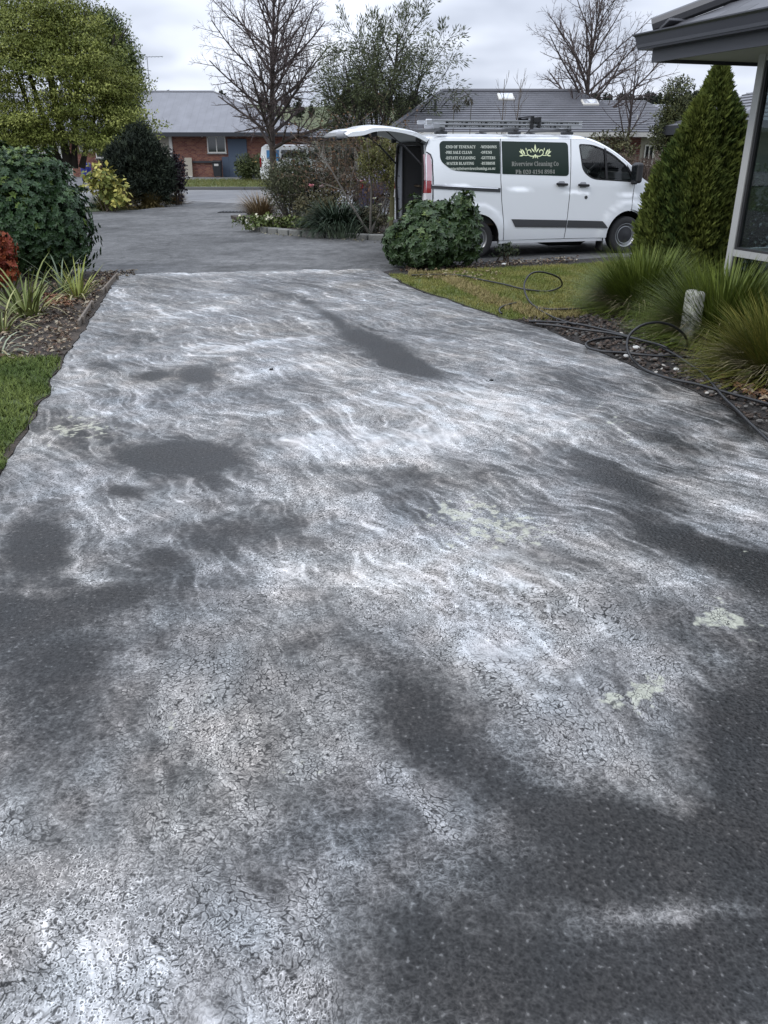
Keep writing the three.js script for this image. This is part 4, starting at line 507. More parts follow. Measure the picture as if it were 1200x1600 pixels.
// --- tiled hip-roofed house behind the van
const tileMat = std({ map: tex(512, 512, (i, j, o) => { const s = 0.125 * (1 + 0.35 * fbm(i * 0.012, j * 0.03, 4) + 0.2 * noise(i * 0.35, j * 0.1)); setRGB(o, s * 0.97, s * 0.98, s * 1.08); }, true, 0.2), roughness: 0.55, side: THREE.DoubleSide });
function uvBox(g) { const p = g.attributes.position, u = new Float32Array(p.count * 2); for (let i = 0; i < p.count; i++) { u[i * 2] = p.getX(i) + p.getZ(i) * 0.3; u[i * 2 + 1] = p.getY(i) * 1.6 + p.getZ(i); } g.setAttribute('uv', new THREE.BufferAttribute(u, 2)); g.computeVertexNormals(); return g; }
function tiled(name, parent, a, b, c, d, n) { return mesh(name, uvBox(courses(a, b, c, d, n)), tileMat, parent); }
{
  const D = 42, h = thing('tiled_house', 'long house with a grey tiled hip roof and brick walls behind the white van', 'house', V(0, 0, -D)), at = (u, v, d) => { const p = ahead(u, v, d); p.z += D; return p; };
  const ye = 2.48, e0 = at(604, 210, 40), eave = (x, z) => V(x, ye, z), xl = e0.x, xr = 12.6, zf = 1.6, zb = -9.5, zr = -3.9; const R = ahead(700, 143, D + 3.9), yr = R.y, rl = R.x - 0.3;
  tiled('roof', h, V(xl, ye, zf), V(xr, ye, zf), V(xr - 2.8, yr, zr), V(rl, yr, zr), 19); tiled('roof', h, V(xl, ye, zb), V(xl, ye, zf), V(rl, yr, zr), V(rl, yr, zr), 19); tiled('roof', h, V(xr, ye, zb), V(xl, ye, zb), V(rl, yr, zr), V(xr - 2.8, yr, zr), 19); tiled('roof', h, V(xr, ye, zf), V(xr, ye, zb), V(xr - 2.8, yr, zr), V(xr - 2.8, yr, zr), 19);
  const rc = new MB(); rc.bar([rl, yr + 0.03, zr], [xr - 2.8, yr + 0.03, zr], 0.11, 0.11, 6); rc.bar([rl, yr + 0.03, zr], [xl, ye + 0.05, zf], 0.10, 0.10, 6); rc.bar([rl, yr + 0.03, zr], [xl, ye + 0.05, zb], 0.10, 0.10, 6); mesh('ridge_cap', rc.geo(), tileMat, h);
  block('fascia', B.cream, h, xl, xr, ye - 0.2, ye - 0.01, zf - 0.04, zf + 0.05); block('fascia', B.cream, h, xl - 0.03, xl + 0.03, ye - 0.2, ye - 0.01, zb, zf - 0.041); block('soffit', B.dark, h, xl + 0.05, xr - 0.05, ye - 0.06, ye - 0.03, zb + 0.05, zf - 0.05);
  const px = at(613, 230, 40.6).x; block('brick_pier', brickMat, h, px - 0.02, px + 0.42, 0, ye - 0.061, zf - 1.0, zf - 0.55); block('pier_trim', B.frame, h, px - 0.14, px - 0.022, 0, ye - 0.061, zf - 0.95, zf - 0.62); block('brick_wall', brickMat, h, px + 2.2, xr - 0.7, 0, ye - 0.061, zf - 1.2, zf - 0.95); block('porch_wall', B.dark, h, px - 0.2, px + 2.21, 0, ye - 0.061, -3.2, -3.0); block('brick_wall', brickMat, h, xl + 0.6, px - 0.2, 0, ye - 0.061, -2.6, -2.35); block('rear_wall', brickMat, h, xl + 0.6, xr - 0.7, 0, ye - 0.061, zb + 0.6, zb + 0.8);
  windowUnit(h, px + 3.4, px + 5.4, 0.9, 2.1, zf - 0.94); windowUnit(h, px + 7.4, px + 10, 0.9, 2.1, zf - 0.94, 3);
  const fp = (u, v) => { const t = (v - 143) / (196 - 143); return V(ahead(u, v, D + 3.9 - 5 * t).x, lerp(yr, ye, t * 0.97), lerp(zr, zf, t * 0.97)); };
  const sk = new THREE.Group(); sk.name = 'skylight'; h.add(sk); const s0 = fp(790, 152.5); sk.position.copy(s0); sk.rotation.x = Math.atan2(yr - ye, zf - zr); const f = mesh('frame', new RoundedBoxGeometry(0.78, 0.16, 0.9, 2, 0.03), B.frame, sk); f.position.y = 0.02; const gp = mesh('pane', new RoundedBoxGeometry(0.64, 0.02, 0.76, 1, 0.005), new THREE.MeshPhysicalMaterial({ color: rgb(0.5, 0.52, 0.55), roughness: 0.06, clearcoat: 1 }), sk); gp.position.y = 0.105;
  const s2 = new THREE.Group(); s2.name = 'skylight'; h.add(s2); s2.position.copy(fp(921, 160)); s2.rotation.x = sk.rotation.x; s2.rotation.z = 0; mesh('frame', new RoundedBoxGeometry(0.78, 0.16, 0.7, 2, 0.03), B.frame, s2); mesh('pane', new RoundedBoxGeometry(0.64, 0.02, 0.56, 1, 0.005), gp.material, s2).position.y = 0.09;
  const vp = new MB(); const q = fp(680, 172); vp.bar([q.x, q.y - 0.1, q.z], [q.x, q.y + 0.55, q.z], 0.06, 0.06, 8); mesh('vent_pipe', vp.geo(), M.trim, h);
}
// --- pale tiled house between the bare tree and the tailgate, farther off
{
  const D = 52, h = thing('tiled_cottage', 'pale tiled roof of a cottage showing between the two street trees', 'house', V(0, 0, -D)), p = (u) => ahead(u, 210, D).x, x0 = p(487), x1 = p(640), yr = ahead(560, 176, D).y, ye = ahead(560, 216, D).y;
  const r0 = p(533), r1 = p(600); tiled('roof', h, V(x0, ye, 2.6), V(x1, ye, 2.6), V(r1, yr, -0.6), V(r0, yr, -0.6), 11); tiled('roof', h, V(x0, ye, -3.8), V(x0, ye, 2.6), V(r0, yr, -0.6), V(r0, yr, -0.6), 11); tiled('roof', h, V(x1, ye, 2.6), V(x1, ye, -3.8), V(r1, yr, -0.6), V(r1, yr, -0.6), 11); tiled('roof', h, V(x1, ye, -3.8), V(x0, ye, -3.8), V(r0, yr, -0.6), V(r1, yr, -0.6), 11);
  block('wall', B.cream, h, x0 + 0.5, x1 - 0.5, 0, ye - 0.02, -3.3, 2.1); block('fascia', B.fascia, h, x0, x1, ye - 0.18, ye - 0.005, 2.56, 2.66); windowUnit(h, x0 + 1.2, x0 + 2.6, 0.8, 1.9, 2.12);
}
// --- gabled house at the right of the van
{
  const D = 50, at = (u, v, d = D) => { const p = ahead(u, v, d); p.z += D; return p; }, h = thing('gabled_house', 'grey roofed house with a small brick gable and white bargeboards beyond the brown hedge', 'house', V(0, 0, -D));
  const ye = ahead(1000, 207, D).y, x0 = at(925, 200).x, x1 = at(1085, 200).x, yr = ahead(990, 157, D + 5).y; tiled('roof', h, V(x0, ye, 1), V(x1, ye, 1), V(x1 - 1.5, yr, -5), V(x0, yr, -5), 20); tiled('roof', h, V(x1, ye, 1), V(x1, ye, -11), V(x1 - 1.5, yr, -5), V(x1 - 1.5, yr, -5), 20); tiled('roof', h, V(x1, ye, -11), V(x0, ye, -11), V(x0, yr, -5), V(x1 - 1.5, yr, -5), 20);
  block('wall', B.beige, h, x0, x1 - 0.6, 0, ye - 0.02, -10.4, 0.4); windowUnit(h, at(1005, 220).x, at(1020, 220).x, 0.9, 2.0, 0.42); block('fascia', B.fascia, h, x0, x1, ye - 0.18, ye - 0.005, 0.96, 1.06);
  const gx = at(994, 200, D - 1.6).x, ga = ahead(993, 193, D - 1.6).y, gb = ahead(993, 213, D - 1.6).y, hw = 0.62; const gab = new THREE.Group(); gab.name = 'porch_gable'; h.add(gab); const tri = new THREE.Shape([[gx - hw, gb], [gx + hw, gb], [gx, ga]].map((q) => new THREE.Vector2(q[0], q[1]))); const tg = new THREE.ExtrudeGeometry(tri, { depth: 0.2, bevelEnabled: false }); tg.translate(0, 0, 1.35); mesh('gable_brick', tg, brickMat, gab);
  const bb = new MB(); bb.bar([gx - hw - 0.12, gb - 0.08, 1.58], [gx, ga + 0.14, 1.58], 0.06, 0.06, 4); mesh('bargeboard', bb.geo(), B.frame, gab); const bc = new MB(); bc.bar([gx + hw + 0.12, gb - 0.08, 1.58], [gx, ga + 0.14, 1.58], 0.06, 0.06, 4); mesh('bargeboard', bc.geo(), B.frame, gab); block('porch_post', B.frame, gab, gx - 0.06, gx + 0.06, 0, gb - 0.02, 1.40, 1.52); const fn = new MB(); fn.bar([gx, ga + 0.1, 1.58], [gx, ga + 0.42, 1.58], 0.03, 0.02, 5); mesh('finial', fn.geo(), B.frame, gab);
  tiled('porch_roof', gab, V(gx - hw - 0.1, gb - 0.05, 1.6), V(gx - hw - 0.1, gb - 0.05, 0), V(gx, ga + 0.1, 0), V(gx, ga + 0.1, 1.6), 5); tiled('porch_roof', gab, V(gx + hw + 0.1, gb - 0.05, 0), V(gx + hw + 0.1, gb - 0.05, 1.6), V(gx, ga + 0.1, 1.6), V(gx, ga + 0.1, 0), 5);
  const D2 = 66, f2 = thing('far_roof', 'plain grey roof of the farthest house below the hills, above the gabled house', 'house', V(0, 0, -D2)); const q = (u, v, d = D2) => { const p = ahead(u, v, d); p.z += D2; return p; }; const A = q(955, 187), Bq = q(1062, 187), Cq = q(1052, 163, D2 + 5), Dq = q(965, 163, D2 + 5); const mb = new MB(); mb.quad(A3(A), A3(Bq), A3(Cq), A3(Dq)); mb.quad([Bq.x, Bq.y, -10], [A.x, A.y, -10], A3(Dq), A3(Cq)); mb.tri([A.x, A.y, -10], A3(A), A3(Dq)); mb.tri(A3(Bq), [Bq.x, Bq.y, -10], A3(Cq)); mesh('roof', uvBox(mb.geo()), B.metal, f2); block('wall', B.cream, f2, A.x + 0.5, Bq.x - 0.5, 0, A.y - 0.01, -9.5, -0.4); block('fascia', B.fascia, f2, A.x, Bq.x, A.y - 0.2, A.y - 0.005, 0.0, 0.06);
}
// --- neighbour's house seen past the window post
{
  const D = 30, at = (u, v, d = D) => { const p = ahead(u, v, d); p.z += D; return p; }, h = thing('neighbour_house', 'dark walled house with a grey roof seen past the window corner post', 'house', V(0, 0, -D)), ye = ahead(1160, 189, D).y, x0 = at(1153, 190).x, x1 = x0 + 12, yr = ye + 1.9;
  tiled('roof', h, V(x0, ye, 0), V(x1, ye, 0), V(x1 - 4, yr, -4.5), V(x0 + 4.4, yr, -4.5), 14); tiled('roof', h, V(x0, ye, -9), V(x0, ye, 0), V(x0 + 4.4, yr, -4.5), V(x0 + 4.4, yr, -4.5), 14); tiled('roof', h, V(x1, ye, -9), V(x0, ye, -9), V(x0 + 4.4, yr, -4.5), V(x1 - 4, yr, -4.5), 14); tiled('roof', h, V(x1, ye, 0), V(x1, ye, -9), V(x1 - 4, yr, -4.5), V(x1 - 4, yr, -4.5), 14);
  const rc = new MB(); rc.bar([x0, ye + 0.06, 0], [x0 + 4.4, yr + 0.05, -4.5], 0.12, 0.12, 6); mesh('ridge_cap', rc.geo(), B.metal, h); block('fascia', B.fascia, h, x0, x1, ye - 0.32, ye - 0.005, -0.04, 0.06); block('fascia', B.fascia, h, x0 - 0.03, x0 + 0.03, ye - 0.32, ye - 0.005, -9, -0.041); const wall = block('wall', std({ color: rgb(0.075, 0.072, 0.07), roughness: 0.8 }), h, x0 + 0.7, x1 - 0.7, 0, ye - 0.06, -8.3, -0.7); block('corner_trim', B.frame, h, x0 + 0.72, x0 + 0.86, 0, ye - 0.07, -0.69, -0.62); windowUnit(h, x0 + 2.2, x0 + 3.8, 0.5, 2.0, -0.68);
  block('wall_light', B.cream, h, x0 + 0.30, x0 + 0.42, ye - 0.62, ye - 0.36, -0.5, -0.38);
}
// --- the near house: eave, gutter, soffit, window wall
{
  const near = thing('near_house', 'corner of the near house with dark gutter, pale soffit and tall window', 'house', V(0, 0, 0));
  const P = ahead(1149, 372, 9.3), ang = 18.7 * Math.PI / 180; near.position.set(P.x, 0, P.z); near.rotation.y = ang + 0.0; // local +z runs along the wall to the camera, -x faces the driveway
  const soff = EYE + (ahead(1190, 84, 9.3).y - EYE), fr = std({ color: rgb(0.42, 0.42, 0.41), roughness: 0.45, metalness: 0.15 }), frIn = std({ color: rgb(0.03, 0.03, 0.032), roughness: 0.5 }), colour = std({ color: rgb(0.042, 0.044, 0.055), roughness: 0.38 }), soffM = std({ color: rgb(0.42, 0.42, 0.39), roughness: 0.8 }), wallM = std({ map: B.concrete.map, color: rgb(1.1, 1.1, 1.1), roughness: 0.9 });
  const yS = 0.745, T = soff, L = 5.2, glass = new THREE.MeshPhysicalMaterial({ color: rgb(0.72, 0.78, 0.78), roughness: 0.015, transmission: 1, thickness: 0, ior: 1.5 });
  const Bx = (n, m, x0, x1, y0, y1, z0, z1, p = near) => block(n, m, p, x0, x1, y0, y1, z0, z1);
  // glazed corner: side (facing the drive) and end
  const win = new THREE.Group(); win.name = 'corner_window'; near.add(win);
  Bx('corner_post', fr, -0.02, 0.075, 0.16, T - 0.001, -0.075, 0.02, win); Bx('rail', fr, -0.015, 0.065, yS - 0.035, yS + 0.035, 0.021, L, win); Bx('rail', fr, -0.01, 0.065, T - 0.06, T - 0.002, 0.021, L, win); Bx('rail', fr, 0.076, 2.6, yS - 0.035, yS + 0.035, -0.065, 0.012, win); Bx('rail', fr, 0.076, 2.6, T - 0.06, T - 0.002, -0.065, 0.012, win);
  for (const z of [1.5, 3.2, L]) Bx('mullion', fr, -0.018, 0.07, yS + 0.036, T - 0.061, z - 0.04, z + 0.04, win); Bx('mullion', fr, 1.36, 1.44, yS + 0.036, T - 0.061, -0.07, 0.018, win);
  Bx('glazing_bead', frIn, -0.005, 0.055, yS + 0.0355, T - 0.0605, 0.021, 0.052, win); Bx('glazing_bead', frIn, -0.005, 0.055, yS + 0.0355, yS + 0.06, 0.053, 1.459, win); Bx('glazing_bead', frIn, -0.005, 0.055, 0.17, yS - 0.036, 0.021, 0.05, win);
  Bx('pane', glass, 0.022, 0.028, yS + 0.061, T - 0.062, 0.053, 1.459, win); Bx('pane', glass, 0.022, 0.028, yS + 0.036, T - 0.062, 1.541, 3.159, win); Bx('pane', glass, 0.022, 0.028, yS + 0.036, T - 0.062, 3.241, 4.9, win); Bx('pane', glass, 0.077, 1.359, yS + 0.036, T - 0.062, -0.026, -0.02, win); Bx('pane', glass, 1.441, 2.59, yS + 0.036, T - 0.062, -0.026, -0.02, win); Bx('lower_pane', glass, 0.022, 0.028, 0.17, yS - 0.036, 0.051, L, win); Bx('lower_pane', glass, 0.077, 2.59, 0.17, yS - 0.036, -0.026, -0.02, win);
  Bx('base_wall', wallM, -0.02, 0.10, -0.05, 0.159, -0.02, L, near); Bx('base_wall', wallM, 0.101, 6, -0.05, 0.159, -0.10, -0.01, near); Bx('end_wall', wallM, 2.601, 6, 0.16, T - 0.002, -0.10, 0.0, near); Bx('side_wall', wallM, -0.02, 0.10, -0.05, T - 0.002, L + 0.001, 12, near); Bx('inner_floor', std({ color: rgb(0.16, 0.13, 0.10), roughness: 0.7 }), 0.101, 6, 0.08, 0.158, -0.009, 12, near); Bx('inner_ceiling', soffM, 0.05, 6, T + 0.005, T + 0.05, 0.0, 12, near); Bx('inner_wall', std({ color: rgb(0.10, 0.095, 0.09), roughness: 0.8 }), 5.9, 6, 0.16, T - 0.002, 0.001, 12, near); Bx('inner_wall', std({ color: rgb(0.10, 0.095, 0.09), roughness: 0.8 }), 0.101, 5.89, 0.16, T - 0.002, 6.0, 6.1, near);
  // eave
  const oh = 0.78, oe = 0.80; Bx('soffit', soffM, -oh + 0.03, 6, T, T + 0.004, -oe + 0.03, -0.001, near); Bx('soffit', soffM, -oh + 0.03, 0.049, T, T + 0.004, 0.0, 12, near);
  Bx('fascia', colour, -oh, -oh + 0.028, T - 0.035, T + 0.20, -oe, 12, near); Bx('fascia', colour, -oh + 0.029, 6, T - 0.035, T + 0.20, -oe, -oe + 0.028, near);
  // box gutter, wider at its top lip, mitred at the corner
  const gut = new MB(), g0 = T + 0.085, g1 = T + 0.235, a = oh + 0.02, b = oh + 0.14, c = oh + 0.165; const E = (k, y) => [[6, y, -oe - (k - oh)], [-k, y, -oe - (k - oh)], [-k, y, 12]]; const rows = [E(oh + 0.001, g0 - 0.002), E(b - 0.03, g0), E(b, g1 - 0.03), E(c, g1 - 0.012), E(c, g1), E(b - 0.01, g1), E(b - 0.02, g0 + 0.02), E(oh + 0.004, g0 + 0.02)]; for (let i = 1; i < rows.length; i++) for (let k = 0; k < 2; k++) gut.quad(rows[i - 1][k], rows[i][k], rows[i][k + 1], rows[i - 1][k + 1]); const gm = std({ color: rgb(0.05, 0.052, 0.063), roughness: 0.32, side: THREE.DoubleSide }); mesh('gutter', gut.geo(), gm, near);
  // tiled roof, each tile of the first courses its own piece
  const pitch = 0.40, cosP = Math.cos(pitch), sinP = Math.sin(pitch), tM = [0.06, 0.072, 0.085].map((q) => std({ color: rgb(q * 0.96, q * 0.97, q * 1.08), roughness: 0.5 })), tg = new RoundedBoxGeometry(0.40, 0.03, 0.325, 1, 0.008); const rr = rngOf(9);
  for (const face of [0, 1]) for (let k = 0; k < 13; k++) { const up = k * 0.29, out = -oh - 0.06 + up * cosP, y = T + 0.235 + up * sinP; const s0 = -oe - 0.06 + up * cosP; const n = face ? 12 : 9; for (let q = 0; q < n; q++) { const s = s0 + 0.30 + q * 0.405 + (k % 2) * 0.2; const m = new THREE.Mesh(tg, tM[Math.floor(rr() * 3)]); m.name = 'roof_tile'; if (face === 0) { m.position.set(out + 0.14, y + 0.035, s); m.rotation.set(0, Math.PI / 2, 0); m.rotateX(-pitch + Math.PI * 0); m.rotation.order = 'XYZ'; m.rotation.set(0, 0, 0); m.rotateY(-Math.PI / 2); m.rotateX(pitch + 0.03); } else { m.position.set(s - 0.02, y + 0.035, -oe - 0.06 + up * cosP + 0.14); m.rotateX(-(pitch + 0.03)); m.rotateY(0); } near.add(m); } }
  const deck = new MB(); const ap = 4.0; deck.quad([-oh - 0.05, T + 0.225, 12], [-oh - 0.05, T + 0.225, -oe - 0.05], [-oh + ap * cosP, T + 0.225 + ap * sinP, -oe + ap * cosP], [-oh + ap * cosP, T + 0.225 + ap * sinP, 12]); deck.quad([6, T + 0.225, -oe - 0.05], [-oh - 0.05, T + 0.225, -oe - 0.05], [-oh + ap * cosP, T + 0.225 + ap * sinP, -oe + ap * cosP], [6, T + 0.225 + ap * sinP, -oe + ap * cosP]); mesh('roof_deck', deck.geo(), std({ color: rgb(0.06, 0.06, 0.066), roughness: 0.7, side: THREE.DoubleSide }), near);
  const rc = new MB(); rc.bar([-oh - 0.02, T + 0.31, -oe - 0.02], [-oh + ap * cosP, T + 0.32 + ap * sinP, -oe + ap * cosP], 0.07, 0.07, 8); mesh('hip_cap', rc.geo(true), tM[1], near); const sk = new THREE.Group(); sk.name = 'skylight'; near.add(sk); sk.position.set(-oh + 0.85, T + 0.66, 0.55); sk.rotation.z = pitch; mesh('frame', new RoundedBoxGeometry(0.6, 0.10, 0.7, 2, 0.02), gm, sk); mesh('pane', new RoundedBoxGeometry(0.46, 0.02, 0.56, 1, 0.004), new THREE.MeshPhysicalMaterial({ color: rgb(0.5, 0.52, 0.55), roughness: 0.05, clearcoat: 1 }), sk).position.y = 0.06;
  tag(near, 'corner of the near house with dark gutter, pale soffit and tall window', 'house');
}
// ---------------------------------------------------------------- parked cars in the distance
function parkedCar(name, label, cat, pos, turn, o) {
  const t = thing(name, label, cat, pos, turn), { L, W, prof, belt, glassPts, paint, r, wx } = o, hw = W / 2;
  const half = (x, y) => { let w = hw - 0.02; if (y > belt) w -= o.tumble * (y - belt) / (o.h - belt); if (y < 0.5) w -= 0.04 * (0.5 - y) / 0.3; const e = Math.max(0, Math.abs(x - L / 2) - L * 0.36) / (L * 0.14); return w - 0.16 * e * e; };
  const arch = (cx) => arc(cx, r, r + 0.06, 0, 180, 12).reverse(), low = 0.22; const pts = [...prof, [L - 0.04, low], [wx[1] + r + 0.06, low], ...arch(wx[1]).reverse(), [wx[1] - r - 0.06, low], [wx[0] + r + 0.06, low], ...arch(wx[0]).reverse(), [wx[0] - r - 0.06, low], [0.04, low]];
  for (const side of [1, -1]) { mesh('side_panel', bentPanel(pts, half, { side, rim: 0.02, stepX: 0.3, stepY: 0.12 }), paint, t); glassPts.forEach((g) => mesh('window', bentPanel(g, half, { side, off: 0.006, rim: 0.006 }), M.tinted, t)); for (const x of wx) wheel(t, x, r, side * (hw - 0.12), r, 0.2, side, false); }
  const sk = new MB(), gl = new MB(); for (let i = 1; i < prof.length; i++) { const a = prof[i - 1], b = prof[i], n = 6; for (let k = 0; k < n; k++) { const t0 = -1 + 2 * k / n, t1 = t0 + 2 / n, z = (p, q) => q * half(p[0], p[1]), y = (p, q) => p[1] + 0.04 * (1 - Math.pow(Math.abs(q), 3)); sk.quad([a[0], y(a, t0), z(a, t0)], [b[0], y(b, t0), z(b, t0)], [b[0], y(b, t1), z(b, t1)], [a[0], y(a, t1), z(a, t1)]); if (o.screens.includes(i) && k > 0 && k < n - 1) { const u = 0.022; gl.quad([a[0], y(a, t0) + u, z(a, t0)], [b[0], y(b, t0) + u, z(b, t0)], [b[0], y(b, t1) + u, z(b, t1)], [a[0], y(a, t1) + u, z(a, t1)]); } } }
  mesh('body', sk.geo(true), paint, t); mesh('screen', gl.geo(), M.tinted, t); const fl = mesh('underbody', new THREE.BoxGeometry(L - 0.3, 0.12, W - 0.5), M.dark, t); fl.position.set(L / 2, 0.3, 0);
  for (const side of [1, -1]) { const l = mesh('tail_lamp', new RoundedBoxGeometry(0.10, o.lamp[1], 0.22, 3, 0.03), M.red, t); l.position.set(o.lamp[2] ?? 0.06, o.lamp[0], side * (hw - 0.22)); const hl = mesh('headlamp', new RoundedBoxGeometry(0.12, 0.16, 0.30, 3, 0.04), M.lamp, t); hl.position.set(L - 0.14, 0.72, side * (hw - 0.28)); }
  return t;
}
for (const m of Object.values(M)) m.side = THREE.DoubleSide;
{ // people carrier across the street
  const p = ahead(407, 245, 51); const t = parkedCar('people_carrier', 'white people carrier with a blue rear side window parked across the street', 'minivan', V(p.x, 0, -51), 0.05, { L: 4.7, W: 1.8, h: 2.0, belt: 1.2, tumble: 0.16, r: 0.32, wx: [0.85, 3.6], paint: M.white, lamp: [1.1, 0.5], screens: [1, 6], prof: [[0.0, 0.6], [0.04, 1.2], [0.14, 1.86], [0.34, 1.98], [2.9, 1.97], [3.3, 1.86], [4.05, 1.22], [4.6, 1.02], [4.7, 0.6]], glassPts: [[[1.25, 1.30], [1.25, 1.75], [2.65, 1.72], [2.65, 1.30]], [[2.85, 1.30], [2.80, 1.72], [3.15, 1.70], [3.62, 1.30]]] });
  mesh('blue_window_film', bentPanel([[0.42, 1.28], [0.42, 1.72], [1.12, 1.74], [1.12, 1.16]], (x, y) => 0.88 - 0.16 * Math.max(0, y - 1.2) / 0.8, { off: 0.01, rim: 0.006 }), std({ color: rgb(0.05, 0.22, 0.48), roughness: 0.3 }), t); }
{ const p = ahead(556, 290, 24.5); parkedCar('hatchback', 'dark purple grey hatchback parked behind the planted bed and the open van', 'car', V(p.x, 0, -24.5), 0.12, { L: 4.2, W: 1.75, h: 1.47, belt: 0.95, tumble: 0.22, r: 0.31, wx: [0.75, 3.3], paint: new THREE.MeshPhysicalMaterial({ color: rgb(0.055, 0.05, 0.09), roughness: 0.3, clearcoat: 1, side: THREE.DoubleSide }), lamp: [0.90, 0.22, 0.10], screens: [2, 5], prof: [[0, 0.5], [0.05, 0.92], [0.62, 1.34], [1.3, 1.47], [2.1, 1.45], [3.0, 0.98], [4.0, 0.76], [4.2, 0.45]], glassPts: [[[0.75, 0.98], [0.98, 1.28], [1.6, 1.37], [1.62, 0.98]], [[1.68, 0.98], [1.66, 1.37], [2.05, 1.36], [2.65, 0.98]]] }); }

// ---------------------------------------------------------------- plants
const leafMat = (r = 0.5, sp = 0.45) => new THREE.MeshPhysicalMaterial({ vertexColors: true, roughness: r, side: THREE.DoubleSide, specularIntensity: sp });
const LM = { gloss: leafMat(0.42, 0.7), satin: leafMat(0.55), matt: leafMat(0.8), bark: std({ vertexColors: true, roughness: 0.9 }) };
const mixc = (a, b, t) => [lerp(a[0], b[0], t), lerp(a[1], b[1], t), lerp(a[2], b[2], t)];
const dirOf = (r) => { const z = r() * 2 - 1, a = r() * Math.PI * 2, s = Math.sqrt(1 - z * z); return [s * Math.cos(a), z, s * Math.sin(a)]; };
const norm3 = (a) => { const l = Math.hypot(a[0], a[1], a[2]) || 1; return [a[0] / l, a[1] / l, a[2] / l]; };
// a branching skeleton; o.levels, o.twist ...; returns the tips
function branch(mb, p, d, len, rad, lvl, o, r, tips) {
  const n = Math.max(3, Math.round(len / o.seg)), sides = lvl === 0 ? 10 : lvl === 1 ? 7 : lvl === 2 ? 5 : 3; let ring = null, a = r() * 6.28;
  mb.tint = mixc(o.bark, o.bark2 ?? o.bark, clamp(lvl / 3) * 0.8 + 0.2 * r());
  let end = rad * (lvl === 0 ? (o.endR ?? 0.3) : 0.35);
  for (let i = 0; i < n; i++) {
    const w = o.wig * (lvl === 0 ? 0.5 : 1); d = norm3([d[0] + (r() - 0.5) * w, d[1] + (r() - 0.5) * w + o.up[Math.min(lvl, o.up.length - 1)] / n, d[2] + (r() - 0.5) * w]);
    const q = [p[0] + d[0] * len / n, p[1] + d[1] * len / n, p[2] + d[2] * len / n], r0 = lerp(rad, end, i / n) * (lvl === 0 && i === 0 ? 1.25 : 1), r1 = lerp(rad, end, (i + 1) / n);
    ring = ring ?? mb.ring(p, d, r0, sides); const next = mb.ring(q, d, r1, sides); mb.bridge(ring, next); ring = next; p = q;
    const t = (i + 1) / n; if (o.joint) o.joint(p, d, lvl, t);
    if (lvl < o.levels && t > o.bare[Math.min(lvl, o.bare.length - 1)] && i < n - 1) { const per = o.per[Math.min(lvl, o.per.length - 1)]; let k = Math.floor(per) + (r() < per % 1 ? 1 : 0);
      while (k-- > 0) { a += 2.4 + (r() - 0.5); const th = o.angle(lvl, t) + (r() - 0.5) * 0.3, u = norm3(Math.abs(d[1]) < 0.95 ? [d[2], 0, -d[0]] : [1, 0, 0]), v = [d[1] * u[2] - d[2] * u[1], d[2] * u[0] - d[0] * u[2], d[0] * u[1] - d[1] * u[0]], c = Math.cos(a), s = Math.sin(a);
        const e = norm3([d[0] * Math.cos(th) + (u[0] * c + v[0] * s) * Math.sin(th), d[1] * Math.cos(th) + (u[1] * c + v[1] * s) * Math.sin(th), d[2] * Math.cos(th) + (u[2] * c + v[2] * s) * Math.sin(th)]); const l = o.child(lvl, t, len) * (0.7 + 0.6 * r()); if (l > 0.05) branch(o.parts ? o.parts[Math.min(lvl + 1, o.parts.length - 1)] : mb, p, e, l, Math.max(lerp(rad, end, t) * (0.45 + 0.25 * r()), o.thin), lvl + 1, o, r, tips); mb.tint = mixc(o.bark, o.bark2 ?? o.bark, clamp(lvl / 3) * 0.8 + 0.2 * r()); } }
  }
  if (tips) tips.push([p, d, lvl]);
}
// a leafless tree
function bareTree(label, pos, o, seed, group) {
  const t = thing('bare_tree', label, 'tree', pos, 0, group), r = rngOf(seed), mb = [new MB(), new MB(), new MB()]; branch(mb[0], [0, -0.05, 0], norm3(o.lean ?? [0, 1, 0]), o.h, o.r, 0, { ...o, parts: mb }, r, null); mb[0].build('trunk', LM.bark, t); mb[1].build('limbs', LM.bark, t); mb[2].build('twigs', LM.bark, t).userData.kind = 'stuff'; return t;
}
